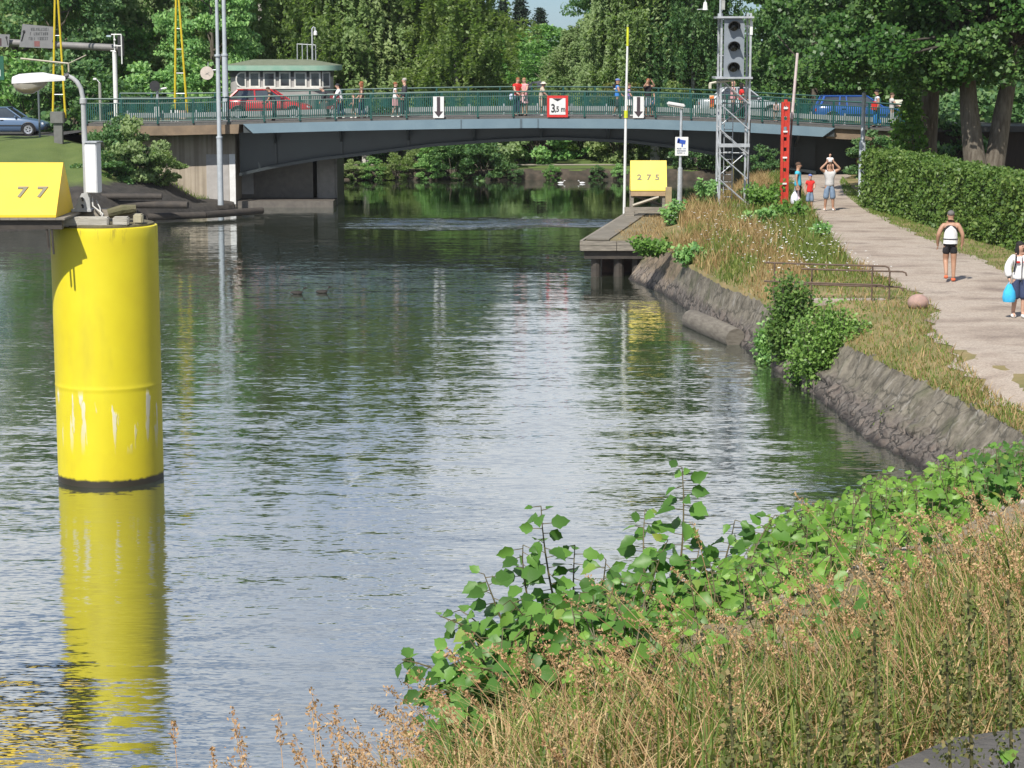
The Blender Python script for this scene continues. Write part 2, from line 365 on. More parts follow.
def make_wall(name, k0, k1, mat, stones, label):
    rows = []; T = [Vector(p) for p in TOP]; B = [Vector(p) for p in TOE]; s = 0
    from mathutils import noise as mn
    for k in range(k0, k1):
        L = (T[k+1]-T[k]).length; n = max(2, int(L/.11))
        for i in range(n+(1 if k == k1-1 else 0)):
            a = T[k].lerp(T[k+1], i/n); b = B[k].lerp(B[k+1], i/n); sd = s+L*i/n; row = []
            out = Vector(((b-a).x, (b-a).y, 0)).normalized() if (b-a).to_2d().length > .05 else Vector((-1, 0, 0))
            row.append(a+Vector((1.2, 0, .30)) - out*0); row.append(a+Vector((.28, 0, .06)))
            for j in range(19):
                f = j/15; p = a.lerp(b, f)
                if f <= .55: off = .035*mn.noise(Vector((sd*1.5, f*3, 3)))+.05*mn.noise(Vector((sd*3.7, f*7, 8)))*(1.5 if f < .1 else 1)
                else:
                    if stones:
                        row_i = int((f-.55)/.17); cell = math.floor(sd/.55+row_i*.5+.3*math.sin(row_i*7)); u = (sd/.55+row_i*.5+.3*math.sin(row_i*7))%1; w = ((f-.55)/.17)%1
                        rr = random.Random(cell*13+row_i*101+5).random()
                        off = (.06+.16*rr)*(max(0, 1-abs(2*u-1)**4)*max(0, 1-abs(2*w-1)**4))**.5-.05+.10*mn.noise(Vector((sd*3.2, f*9, 1)))+.05*mn.noise(Vector((sd*8, f*22, 4)))
                    else: off = .015*mn.noise(Vector((sd*2, f*5, 3)))
                row.append(p+out*off+Vector((0, 0, .3*off)))
            row[-1] = row[-2]+Vector((0, 0, -1.2)); rows.append([tuple(q) for q in row])
        s += L
    o = grid_sheet(name, rows, mat, not stones, None)
    tag(o, label, 'wall'); return o
wm = wall_material('old_quay_stone', (.135, .122, .098), (.20, .182, .15), (.40, .38, .34), (.055, .046, .042))
make_wall('quay_wall', 1, 11, wm, True, 'long sloping stone quay wall with white streaks along the right water edge')
wc = wall_material('quay_concrete', (.21, .165, .115), (.16, .125, .09), (.13, .12, .07), (.28, .22, .16))
make_wall('quay_ramp_wall', 0, 1, wc, False, 'smooth tan concrete slope of the quay beside the timber jetty')
# ---------------------------------------------------------------- left bank
LW = [(-60, 40), (-34, 74), (-20.73, 88.95), (-17.86, 90.88), (-15.21, 95.02), (-14.03, 98.96), (-12.7, 101.98)]
BANK = []
lw = sorted((p[0]/p[1], p) for p in LW)
rows = []
for px in np.arange(-420, 236, 6):
    k = (px-512)/F; ks = [q[0] for q in lw]; W = Vector((float(np.interp(k, ks, [q[1][0] for q in lw])), float(np.interp(k, ks, [q[1][1] for q in lw]))))
    s = min(1, max(0, (px-62)/26)); s = s*s*(3-2*s); Yc = lerp(107.2, 102.6, s); zc = interp(px, [(55, 3.1), (70, 2.9), (90, 2.75), (120, 2.2), (165, 1.45), (195, .5), (236, .35)])
    Cx = Vector((k*Yc, Yc)); BANK.append((px, W, Cx, zc)); row = [(W.x, W.y-.05, -1.6), (W.x, W.y, 0)]
    dirn = Cx-W
    for f, zf in ((.05, .16), (.10, .34), (.16, .50), (.22, .56), (.4, .70), (.6, .82), (.8, .93), (1, 1)):
        p = W+dirn*f; j = .06*math.sin(px*.9+f*40)+.04*math.sin(px*2.3+f*17); row.append((p.x, p.y, zc*zf+(j if f < .25 else j*.3)*(1 if zc > .6 else .3)))
    row.append((Cx.x, Yc+2.2, zc-.12)); row.append((Cx.x, Yc+4, zc-.3)); rows.append(row)
def left_bank_mat():
    m, t, p, o = nt('left_bank'); p.inputs['Roughness'].default_value = .92
    g = t.nodes.new('ShaderNodeNewGeometry'); sx = t.nodes.new('ShaderNodeSeparateXYZ'); t.links.new(g.outputs['Position'], sx.inputs[0])
    h = math_(t, 'MULTIPLY_ADD', noise(t, 1.1, 4, .6), .7, sx.outputs[2])
    st = ramp(t, noise(t, 3, 5, .7), [(.3, (.018, .016, .014)), (.7, (.06, .053, .045))])
    gr = ramp(t, noise(t, .8, 5, .6), [(.3, (.075, .115, .022)), (.7, (.11, .15, .033))])
    t.links.new(mix(t, ramp(t, math_(t, 'MULTIPLY', h, .25), [(.46, (0, 0, 0)), (.52, (1, 1, 1))]), st, gr), p.inputs['Base Color'])
    b = t.nodes.new('ShaderNodeBump'); b.inputs['Strength'].default_value = .8; b.inputs['Distance'].default_value = .06
    t.links.new(noise(t, 5, 6, .7), b.inputs['Height']); t.links.new(b.outputs[0], p.inputs['Normal']); return m
grid_sheet('left_bank_ground', rows, left_bank_mat(), True)
o = obj_np('left_plateau', [(-13.2, 109, 2.8), (-13.2, 170, 2.8), (-150, 170, 2.8), (-150, 109, 2.8)], [(0, 1, 2, 3)], mTurf); o['kind'] = 'structure'
# ================================================================ bridge
YB = 101.0
FT = [(165, 126), (245, 124), (340, 121.5), (440, 119.5), (530, 118.5), (640, 119.2), (740, 122.5), (835, 128), (905, 131.5)]
FTx = [(aty(a, b, YB).x, aty(a, b, YB).z) for a, b in FT]
def deckz(x): return interp(x, FTx)
xa, xb = aty(243, 124, YB).x, aty(835, 128, YB).x
def PX(px, Y): return aty(px, 100, Y).x
def PZ(py, Y): return aty(512, py, Y).z
bridge = thing('road_bridge', 'low blue grey steel road bridge with arched dark girder spanning the canal', 'bridge', (0, YB, 0))
xs = np.linspace(xa, xb, 60)
# fascia: vertical plate with slanted ends
V = []; 
for x in xs: V.append((x, deckz(x)))
bot = [(x, deckz(x)-.43) for x in np.linspace(xa+.45, xb-.55, 60)]
MB().prism(V+bot[::-1], YB, YB+.12).build('fascia', mFascia, bridge)
# fascia joints: thin plates in a darker blue grey steel
for px in (461, 521, 538): 
    x = PX(px, YB); Box('joint_plate', (x, YB-.012, deckz(x)-.215), (.05 if px != 521 else .10, .02, .41), M('dark_joint_steel', (.1, .14, .165)), bridge)
dk = [(x, deckz(x)-.004) for x in xs]
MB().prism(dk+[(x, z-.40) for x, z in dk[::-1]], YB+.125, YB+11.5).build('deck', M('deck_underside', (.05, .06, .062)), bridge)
# kerb line of the footway
MB().prism([(x, deckz(x)+.10) for x in np.linspace(-19.5, 19.5, 60)]+[(x, deckz(x)-.02) for x in np.linspace(19.5, -19.5, 60)], YB+.13, YB+2.75).build('footway', M('dark_footway', (.11, .105, .095)), bridge)
gb = [(240, 174), (275, 166), (320, 158.5), (360, 154), (434, 144.5), (497, 140.2), (555, 138), (628, 141), (670, 146), (715, 153.5), (760, 162.5), (815, 172)]
YG = 102.5
gbx = [(aty(a, b, YG).x, aty(a, b, YG).z) for a, b in gb]
def gz(x): return interp(x, gbx)
gx = np.linspace(gbx[0][0], gbx[-1][0], 70)
for k, y in enumerate((YG, YG+8.2)):
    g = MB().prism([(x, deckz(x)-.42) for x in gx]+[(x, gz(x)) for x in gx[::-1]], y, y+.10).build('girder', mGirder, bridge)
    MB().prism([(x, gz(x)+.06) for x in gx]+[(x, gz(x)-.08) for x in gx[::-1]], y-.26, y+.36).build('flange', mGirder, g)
    if k == 0:
        for px in (275, 341, 408, 474, 541, 608, 676, 742, 796):
            x = PX(px, YG); zt = deckz(x)-.425; zb = gz(x)+.07
            MB().prism([(YB+.2, zt), (y-.002, zt), (y-.002, zb), (y-.10, zb), (y-.12, zt-.55)], x-.05, x+.05, 'x').build('bracket', mGirder, g)
# inner cross beams seen from below
for px in (300, 380, 460, 540, 620, 700):
    x = PX(px, YG); Box('cross_beam', (x, YG+4.2, deckz(x)-.62), (.18, 7.9, .36), mGirder, bridge)
# left abutment and wing wall
xl = aty(236, 150, YG).x
def board_concrete():
    m, t, p, o = nt('board_marked_concrete'); p.inputs['Roughness'].default_value = .85
    a = ramp(t, noise(t, .9, 5, .6), [(.35, (.44, .385, .31)), (.65, (.35, .30, .24))])
    st = ramp(t, noise(t, 3.2, 4, .6, mapscale=(2.2, 2.2, .06)), [(.4, (.72, .70, .66)), (.6, (1.05, 1.03, 1))])
    t.links.new(mix(t, 1.0, a, st, 'MULTIPLY'), p.inputs['Base Color'])
    b = t.nodes.new('ShaderNodeBump'); b.inputs['Strength'].default_value = .5; b.inputs['Distance'].default_value = .03
    t.links.new(noise(t, 3.2, 4, .6, mapscale=(2.2, 2.2, .06)), b.inputs['Height']); t.links.new(b.outputs[0], p.inputs['Normal']); return m
YW = 102.15
ab = Box('abutment', ((xl-19.6)/2-.3, YW+4.6, 1.45), (abs(-19.6-xl), 9.2, 4.1), board_concrete(), bridge)
ab.data.transform(Matrix.Translation((.3, 0, 0)))
Box('painted_panel', ((PX(205, YW)+PX(227.5, YW))/2, YW-.012, 1.32), (PX(227.5, YW)-PX(205, YW), .02, 2.3), M('grey_wall_paint', (.42, .40, .38), (.36, .34, .32)), ab)
Box('white_marker', ((PX(228, YW)+xl)/2, YW-.02, 1.32), (xl-PX(228, YW)-.003, .036, 2.32), mWhite, ab)
# slab edge of the approach
sl = MB().prism([(x, deckz(x)-.01) for x in np.linspace(-19.6, xl+.35, 8)]+[(x, deckz(x)-.43) for x in np.linspace(xl+.3, -19.6, 8)], YB+.02, YW+9.2)
sl.build('approach_slab', mConcreteBrown, bridge)
# recess wall, bearing shelf and inner pier on the left
Box('recess_wall', (xl-.32+1.9, YW+4.4, 1.4), (3.6, 4.2, 3.9), M('recess_concrete', (.13, .12, .105), (.085, .08, .07)), bridge)  # concrete in a darker tone than the abutment face
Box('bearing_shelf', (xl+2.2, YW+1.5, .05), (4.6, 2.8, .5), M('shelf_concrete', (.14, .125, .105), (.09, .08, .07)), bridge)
Box('pier', (PX(329, 106), 106.5, 1.0), (.95, 4.5, 4.2), M('pier_concrete', (.25, .235, .21), (.19, .18, .16)), bridge, bev=.1)
Box('inner_door', (PX(245.5, YW+2.28), YW+2.27, 1.25), (.62, .04, 1.55), M('old_white_door', (.4, .4, .39)), bridge)
# right abutment
xr = PX(757, YG)
Box('abutment', ((xr+16)/2, YG+5.2, 1.25), (16-xr, 9.8, 4.2), mGirder, bridge)  # near-black girder colour stands in for the shade under the deck
MB().prism([(x, deckz(x)-.01) for x in np.linspace(xb-.08, 21, 6)]+[(x, deckz(x)-.5) for x in np.linspace(21, xb-.35, 6)], YB+.3, YB+11).build('approach_slab', mConcreteBrown, bridge)
Box('wing_wall', (18.5, YG+4.6, 1.4), (5.0, 8.5, 3.4), mConcreteBrown, bridge)
# road surface (one sheet from the far left over the bridge to the far right)
rows = []
for x, y0, y1, z in [(-90, 110, 118, 2.87), (-24.5, 109, 117, 2.88), (-22, 107, 116, 3.1), (-19, 104.5, 114, 3.6)]+[(x, YB+2.9, YB+10, deckz(x)) for x in np.linspace(-16.5, 19, 30)]+[(26, YB+2.5, YB+10, 3.4), (60, YB+2, YB+9, 3.2)]:
    rows.append([(x, lerp(y0, y1, k/4), z+.02) for k in range(5)])
grid_sheet('road', rows, mAsphalt)
# lane line
rows = []
for x in np.linspace(-16, 19, 36): rows.append([(x, YB+6.35, deckz(x)+.026), (x, YB+6.5, deckz(x)+.026)])
grid_sheet('lane_marking', rows, mWhite)
# ---------------------------------------------------------------- green railings
def railing(y, px0, px1, label, dz=.10):
    t = thing('bridge_railing', label, 'railing', (0, y, 4), None)
    x0, x1 = PX(px0, y), PX(px1, y); n = round((x1-x0)/1.6); st = (x1-x0)/n
    Z = lambda x: deckz(x)+dz
    for k in range(n+1):
        x = x0+k*st; Box('post', (x, y, Z(x)+.555), (.09, .08, 1.15), mGreenRail, t, bev=.008)
    xs_ = [x0+k*st for k in range(n+1)]
    for nm, h, r in (('handrail', 1.12, .04), ('bottom_rail', .12, .025), ('middle_rail', .92, .022)):
        MB().tube([(x, y, Z(x)+h) for x in xs_], r, 6).build(nm, mGreenRail, t)
    for k in range(n):
        mb = MB(); a = x0+k*st; m = 17
        for i in range(1, m):
            x = a+st*i/m; z = Z(x); mb.box((x, y, z+.52), (.046, .03, .80))
        mb.build('baluster_panel', mGreenRail, t)
railing(YB+.10, 86, 905, 'green baluster railing along the near edge of the bridge')
railing(YB+11.2, 120, 880, 'green baluster railing along the far edge of the bridge')
g = thing('guard_rail', 'pale grey guard rail between the bridge footway and the road', 'guard rail', (0, YB+2.8, 4))
xs_ = np.linspace(-18, 18, 46)
MB().prism([(x, deckz(x)+.50) for x in xs_]+[(x, deckz(x)+.28) for x in xs_[::-1]], YB+2.78, YB+2.83).build('beam', M('dull_rail_grey', (.34, .36, .36), (.26, .28, .28), scale=5), g)
for x in xs_[::2]: Box('post', (x, YB+2.87, deckz(x)+.31), (.09, .07, .6), mGalv, g)
# ---------------------------------------------------------------- signs hung on the railing
def arrow_sign(px, label):
    Y = YB-.02; x = PX(px, Y); t = thing('arrow_board', label, 'sign', (x, Y, deckz(x)+.6))
    w, z0, z1 = .49, PZ(118, Y), PZ(96.5, Y)
    if px > 600: z0 -= .0
    Box('panel', (x, Y-.02, (z0+z1)/2), (w, .03, z1-z0), mWhite, t)
    Yf = Y-.04
    MB().prism([(x-.075, z1-.02), (x+.075, z1-.02), (x+.075, z0+.30), (x+.20, z0+.30), (x, z0+.04), (x-.20, z0+.30), (x-.075, z0+.30)], Yf-.006, Yf+.003).build('arrow', M('arrow_brown', (.05, .035, .04)), t)
    return t
arrow_sign(438.5, 'white down arrow board on the railing between the flower box and the red shirt')
arrow_sign(638.5, 'white board with black down arrow on the bridge railing right of the tall white mast')
Y = YB-.02; x = PX(557.5, Y); t = thing('height_sign', 'red framed white clearance sign reading 3,5 m on the bridge railing', 'sign', (x, Y, 4.6))
z0, z1 = PZ(117.2, Y), PZ(95.6, Y); w = PX(568, Y)-PX(547, Y); zc = (z0+z1)/2; hh = z1-z0
Box('frame', (x, Y-.02, zc), (w, .03, hh), M('sign_red', (.6, .03, .025), (.55, .03, .025)), t)
Box('face', (x, Y-.04, zc), (w*.76, .012, hh*.76), mWhite, t)
MB().prism([(x-w*.24, z1-hh*.125), (x+w*.24, z1-hh*.125), (x, z1-hh*.26)], Y-.056, Y-.047).build('triangle', mBlack, t)
text_part('3', .52, mBlack, t, (x-.20, Y-.05, zc-.10), RX90, bold=.012, font_scale=(.8, 1)); text_part(',5 m', .34, mBlack, t, (x+.12, Y-.05, zc-.13), RX90, bold=.008, font_scale=(.8, 1))
# ================================================================ cars
mTyre = M('tyre_rubber', (.018, .018, .018), rough=.8); mRim = M('alloy', (.6, .6, .62), rough=.3, metal=.7)
def car(label, paint, L=4.3, W=1.72, H=1.44, kind='sedan', seed=0):
    t = thing('parked_car', label, 'car'); h = W/2
    xf, xr = L/2, -L/2
    st = [(xr, .50, .80, .74), (xr+.06, .30, .90, .84), (xr+.25, .24, .95, .94), (xr+.9, .21, .95, 1), (-.3, .20, .93, 1), (xf-1.35, .20, .91, 1), (xf-.9, .21, .84, .99), (xf-.35, .24, .74, .93), (xf-.10, .30, .66, .84), (xf, .42, .58, .72)]
    V = []; Fc = []
    for (x, zb, zt, w) in st:
        w *= h; m = (zb+zt)/2
        half = [(0, zb), (w*.86, zb), (w*.97, zb+.10), (w, m), (w*.97, zt-.08), (w*.90, zt-.015), (w*.55, zt+.012), (0, zt+.02)]
        ring = half+[(-a, b) for a, b in half[-2:0:-1]]
        V += [(x, a, b) for a, b in ring]
    n = 14
    for i in range(len(st)-1):
        for k in range(n): Fc.append([i*n+k, i*n+(k+1) % n, (i+1)*n+(k+1) % n, (i+1)*n+k])
    Fc.append(list(range(n))); Fc.append([(len(st)-1)*n+k for k in range(n)])
    body = MB().add(V, Fc).build('body', paint, t, 'auto')
    # glasshouse
    if kind == 'wagon': A = (.95, .22, -1.85, -2.05)
    elif kind == 'hatch': A = (1.0, .25, -1.35, -1.85)
    else: A = (.95, .22, -.85, -1.45)
    bf, rf, rr_, br = A; wb, wr = h*.90, h*.70; zb = .93
    bel = [(bf, wb*.96), (br, wb*.94)]; rof = [(rf, wr), (rr_, wr*.97)]
    g = MB()
    V = [(bf, -wb*.96, zb-.03), (bf, wb*.96, zb-.03), (br, wb*.94, zb), (br, -wb*.94, zb), (rf, -wr, H-.04), (rf, wr, H-.04), (rr_, wr*.97, H-.05), (rr_, -wr*.97, H-.05)]
    g.add(V, [[0, 1, 5, 4], [1, 2, 6, 5], [2, 3, 7, 6], [3, 0, 4, 7], [4, 5, 6, 7]]).build('windows', mGlass, t)
    rp = MB(); rp.box(((rf+rr_)/2, 0, H-.03), (rf-rr_+.10, 2*wr+.06, .06), bev=.028); rp.build('roof', paint, t, 'auto')
    for s in (-1, 1):
        xm = (rf+rr_)/2
        pp_ = [((bf, s*wb*.97, zb-.03), (rf, s*wr*1.01, H-.04), .035), ((br, s*wb*.95, zb), (rr_, s*wr*.99, H-.05), .06), ((xm+.05, s*wb*.975, zb-.01), (xm, s*wr*1.01, H-.04), .035)]
        if kind == 'wagon': pp_.append(((-1.15, s*wb*.955, zb-.01), (-1.1, s*wr*1.0, H-.04), .04))
        for p0, p1, r_ in pp_: MB().tube([p0, p1], r_, 6).build('pillar', paint, t)
    for x in (xf-.82, xr+.82):
        for s in (-1, 1):
            w = MB().lathe([(.20, -.09), (.30, -.10), (.315, -.05), (.315, .05), (.30, .10), (.20, .09)], (x, s*(h-.085), .315), 20, 'y').build('wheel', mTyre, t, 'auto')
            r = MB().lathe([(.03, s*.105), (.06, s*.115), (.08, s*.085), (.19, s*.095), (.215, s*.10), (.215, s*.07)], (x, s*(h-.085), .315), 20, 'y')
            for k in range(5):
                a = 2*PI*k/5; c = (x+.12*math.cos(a), s*(h+.018), .315+.12*math.sin(a)); r.box(c, (.2, .012, .04), rot=Matrix.Rotation(-a, 3, 'Y'))
            r.build('rim', mRim, w, 'auto')
            a = MB(); 
            pts = [(x+.36*math.cos(q), s*(h*.995), .315+.36*math.sin(q)) for q in np.linspace(-.3, PI+.3, 14)]
            a.tube(pts, .03, 6).build('wheel_arch', mBlack, t)
    for s in (-1, 1):
        MB().box((xf-.14, s*h*.66, .60), (.14, .30, .13), bev=.03).build('headlight', M('headlight', (.7, .72, .72), rough=.1), t)
        MB().box((xr+.05, s*h*.68, .74), (.08, .22, .16), bev=.02).build('taillight', M('taillight', (.45, .02, .015), rough=.2), t)
        MB().box((bf-.25, s*(wb+.10), .97), (.10, .16, .11), bev=.03).build('mirror', paint, t)
        for x in ((.0, -.95) if kind != 'hatch' else (-.1,)): MB().box((x, s*(h+.005), .80), (.16, .02, .03)).build('door_handle', mBlack, t)
        MB().box((.1, s*(h+.004), .52), (L*.42, .016, .05)).build('side_trim', mBlack, t)
    MB().box((xf-.02, 0, .40), (.10, W*.80, .14), bev=.04).build('bumper', mBlack, t); MB().box((xr+.02, 0, .46), (.10, W*.82, .16), bev=.04).build('bumper', mBlack, t)
    MB().box((xf-.045, 0, .56), (.04, .6, .08)).build('grille', mBlack, t)
    return t
def paintM(n, c): return M(n, c, tuple(x*.94 for x in c), scale=.6, rough=.22, spec=.7)
def put(o, x, y, z, rz=0): o.location = (x, y, z); o.rotation_euler = (0, 0, rz)
Yc = 106.2
c = car('red car crossing the bridge in front of the round control cabin', paintM('red_car', (.50, .022, .03)), 4.25, kind='hatch'); x = (PX(225, Yc)+PX(310, Yc))/2; put(c, x, Yc, deckz(x)+.02)
c = car('blue estate car with silver roof rails at the right end of the bridge', paintM('blue_car', (.03, .10, .36)), 4.6, kind='wagon', H=1.42); x = (PX(816, 107)+PX(906, 107))/2; put(c, x, 107, deckz(x)+.02)
for s in (-1, 1): MB().tube([(-1.7, s*.62, 1.38), (-1.6, s*.60, 1.47), (.2, s*.60, 1.48), (.35, s*.62, 1.38)], .02, 6).build('roof_rail', mRim, c)
c = car('silver car on the bridge behind the signal tower', paintM('silver_car', (.42, .45, .47)), 4.3, kind='sedan', H=1.5); x = PX(742, 107); put(c, x, 107, deckz(x)+.02)
c = car('pale blue car parked by the far left road at the frame edge', paintM('pale_blue_car', (.10, .16, .26)), 4.3); put(c, PX(47, 113)-2.15, 113, 2.9, 0)
# ================================================================ control cabin
cab = thing('control_cabin', 'grey rounded bridge control cabin with green copper roof and white framed window band', 'control cabin', (PX(281, 115), 115.5, 3.9))
Y0 = 114.0; xa_, xb_ = PX(230, 114.6), PX(331, 114.6); wY = 3.4
def stadium(x0, x1, y0, y1, r, n=8):
    P = []
    for (cx, cy, a0) in ((x0+r, y0+r, PI), (x1-r, y0+r, 1.5*PI), (x1-r, y1-r, 0), (x0+r, y1-r, .5*PI)):
        for k in range(n+1): a = a0+.5*PI*k/n; P.append((cx+r*math.cos(a), cy+r*math.sin(a)))
    return P
mCab = M('grey_render', (.38, .36, .34), (.30, .285, .27), scale=.8, rough=.7, bump=.1)
zt = PZ(70.5, Y0); 
MB().prism(stadium(xa_, xb_, Y0, Y0+wY, 1.0), 3.6, zt, 'z').build('wall', mCab, cab, 'auto')
MB().prism(stadium(xa_-.06, xb_+.04, Y0-.05, Y0+wY, 1.0), zt-.32, zt-.02, 'z').build('dark_fascia', M('dark_band', (.05, .05, .052)), cab, 'auto')
mCopper = M('copper_patina', (.20, .36, .27), (.27, .40, .31), scale=2, rough=.6, bump=.1)
rf = MB().prism(stadium(xa_-.35, xb_+.45, Y0-.4, Y0+wY+.3, 1.2), zt, zt+.26, 'z').build('roof', mCopper, cab, 'auto')
P0 = stadium(xa_-.33, xb_+.43, Y0-.38, Y0+wY+.28, 1.2); P1 = stadium(xa_+1.1, xb_-1.1, Y0+1.2, Y0+wY-1.0, .5)
n = len(P0); V = [(a, b, zt+.262) for a, b in P0]+[(a, b, PZ(59.5, Y0+1)) for a, b in P1]
MB().add(V, [[i, (i+1) % n, n+(i+1) % n, n+i] for i in range(n)]+[list(range(n, 2*n))]).build('roof_slope', M('patina_brown', (.17, .19, .13), (.13, .15, .10), scale=3, rough=.7, bump=.2), rf)
mWinFrame = M('cream_frame', (.72, .70, .64), rough=.5)
z0, z1 = PZ(87.3, Y0), PZ(71.8, Y0)
wins = [(249.5, 260.5), (263.5, 276), (279.5, 291), (294.5, 307), (310, 321)]
for a, b in wins:
    a, b = PX(a, Y0), PX(b, Y0)
    f = Box('window', ((a+b)/2, Y0-.03, (z0+z1)/2), (b-a, .06, z1-z0), mWinFrame, cab)
    Box('pane', ((a+b)/2, Y0-.062, (z0+z1)/2), (b-a-.17, .014, z1-z0-.17), mGlass, f)
# rounded end windows
a, b = PX(236.5, Y0+.2), PX(246.5, Y0); zc = (z0+z1)/2; hz = (z1-z0)/2
def dwin(sc):
    w = b-a; pts = [(b-(.0 if sc == 1 else .07), zc-hz*sc), (b-(.0 if sc == 1 else .07), zc+hz*sc)]
    for q in np.linspace(PI/2, 1.5*PI, 12): pts.append((a+w*.62+w*.62*sc*math.cos(q), zc+hz*sc*math.sin(q)))
    return pts
f = MB().prism(dwin(1), Y0-.06, Y0+.35).build('window', mWinFrame, cab); MB().prism(dwin(.8), Y0-.075, Y0-.062).build('pane', mGlass, f)
a2, b2 = PX(323, Y0+.5), PX(329.5, Y0+.5)
V = Matrix.Rotation(math.radians(38), 3, 'Z')
f = MB().box(((a2+b2)/2+.02, Y0+.20, zc), (.50, .06, 2*hz), rot=V).build('window', mWinFrame, cab); MB().box(((a2+b2)/2+.045, Y0+.168, zc), (.34, .02, 2*hz-.17), rot=V).build('pane', mGlass, f)
MB().prism([(PX(237, Y0), z0-.08), (PX(322, Y0), z0-.08), (PX(322, Y0), z0-.005), (PX(237, Y0), z0-.005)], Y0-.09, Y0+.02).build('sill', mWinFrame, cab)
MB().prism(stadium(xa_+.5, xb_-.3, Y0+.5, Y0+wY-.3, .8), -.5, 3.6, 'z').build('plinth', mConcrete, cab, 'auto')
# roof antennas
am = thing('roof_mast', 'galvanised antenna frame with white lamp on the control cabin roof', 'antenna', (PX(310, Y0+1.5), Y0+1.5, PZ(60, Y0+1.5)))
ya = Y0+1.5; zb_ = PZ(60, ya)-.05
mb = MB()
for px in (298, 303, 308): mb.tube([(PX(px, ya), ya, zb_), (PX(px, ya), ya, PZ(43.5, ya))], .025, 6)
mb.tube([(PX(298, ya), ya, PZ(44, ya)), (PX(316, ya), ya, PZ(45, ya))], .02, 6); mb.build('rail_frame', mGalv, am)
MB().tube([(PX(313, ya), ya, zb_), (PX(313, ya), ya, PZ(29, ya)), (PX(314.5, ya), ya, PZ(27, ya)), (PX(316, ya), ya, PZ(28, ya)), (PX(316, ya), ya, PZ(31, ya))], .045, 8).build('pole', mGalv, am)
MB().lathe([(.03, 0), (.09, -.05), (.10, -.22), (.04, -.26)], (PX(316.3, ya), ya, PZ(31, ya)+.02), 12).build('lamp', mWhite, am, 'auto')
MB().tube([(PX(316, ya), ya+.2, zb_), (PX(316, ya), ya+.2, PZ(45, ya))], .03, 6).build('rail_post', mGalv, am)
# ================================================================ poles by the left abutment
Yp = 100.4; x = PX(218.6, Yp)
p = thing('tall_pole', 'tall pale grey pole rising from the abutment foot, holding the round white disc', 'pole', (x, Yp, .3))
MB().tube([(x, Yp, .25), (x, Yp, 3.3), (x, Yp, 3.31), (x, Yp, 7.0), (x, Yp, 7.01), (x, Yp, 14)], [.135, .13, .10, .095, .08, .06], 12).build('shaft', mGreyPole, p, 'auto')
for z in (3.32, 7.0): MB().lathe([(.10, -.05), (.15, -.04), (.15, .04), (.10, .05)], (x, Yp, z), 12).build('collar', mGreyPole, p, 'auto')
d = thing('round_disc', 'round white disc on a short arm at the tall grey pole', 'sign', (PX(208, Yp), Yp, PZ(73, Yp)))
zd = PZ(73, Yp); xd = PX(207.7, Yp)
MB().lathe([(.02, -.03), (.27, -.02), (.285, 0), (.27, .03), (.02, .03)], (xd, Yp-.05, zd), 28, 'y').build('disc', mWhite, d, 'auto')
MB().lathe([(.26, -.01), (.30, -.01), (.30, .02), (.26, .02)], (xd, Yp-.085, zd), 28, 'y').build('rim', M('disc_rim', (.6, .52, .45)), d)
MB().tube([(xd, Yp+.02, zd+.12), (x-.08, Yp+.02, zd+.14)], .025, 6).build('arm', mGalv, d); MB().tube([(xd+.05, Yp, zd), (xd+.05, Yp, zd+.48)], .018, 6).build('pin', mGalv, d)
MB().box((xd+.06, Yp-.095, zd-.06), (.20, .012, .03), rot=Matrix.Rotation(.6, 3, 'Y')).box((xd+.02, Yp-.095, zd-.02), (.2, .012, .03), rot=Matrix.Rotation(-.5, 3, 'Y')).build('worn_mark', M('worn_mark', (.35, .33, .3)), d)
Y2 = 104.0; x = PX(225.6, Y2); p = thing('tall_pole', 'tall pale grey pole standing on the bridge beside the control cabin', 'pole', (x, Y2, 3.8))
MB().tube([(x, Y2, 3.75), (x, Y2, 7.0), (x, Y2, 7.01), (x, Y2, 14)], [.15, .13, .10, .07], 12).build('shaft', mGreyPole, p, 'auto'); MB().lathe([(.1, -.05), (.16, -.04), (.16, .04), (.1, .05)], (x, Y2, 7.0), 12).build('collar', mGreyPole, p, 'auto')
# ================================================================ yellow lattice masts
def mast(xl0, xr0, yb, xl1, xr1, Y, label, rungs):
    zb = PZ(yb, Y); b0, b1 = PX(xl0, Y), PX(xr0, Y); t0, t1 = PX(xl1, Y), PX(xr1, Y); z1 = PZ(0, Y)
    t = thing('lattice_mast', label, 'mast', ((b0+b1)/2, Y, zb), 'yellow lattice masts at the bridge')
    k = (13.5-zb)/(z1-zb)
    for a, b in ((b0, t0), (b1, t1)):
        e = lerp(a, b, 1); up = e+(b-a)/(z1-zb)*0
        MB().tube([(a, Y, zb), (b, Y, z1), (b, Y, 13)], [.055, .05, .045], 8).build('leg', mYellowPole, t)
    for f in rungs:
        MB().tube([(lerp(b0, t0, f), Y, lerp(zb, z1, f)), (lerp(b1, t1, f), Y, lerp(zb, z1, f))], .022, 6).build('rung', mGalv, t)
    return t
m1 = mast(174.5, 187, 114, 178.3, 181.2, 104.5, 'yellow lattice mast left of the two tall grey poles', (.18, .36, .57, .75))
Box('footing', (PX(181, 104.5), 104.5, PZ(114, 104.5)-.05), (.5, .5, .42), M('pink_concrete', (.5, .4, .34)), m1, bev=.02)
for px in (171, 175, 177.5):
    MB().tube([(PX(px, 103.9), 103.9, 3.75), (PX(px, 103.9), 103.9, PZ(110, 103.9))], .035, 8).build('white_stake', mWhite, m1)
m2 = mast(52.3, 65, 118, 58, 61.2, 105, 'thinner yellow lattice mast beside the grey overhead sign', (.2, .45, .7))
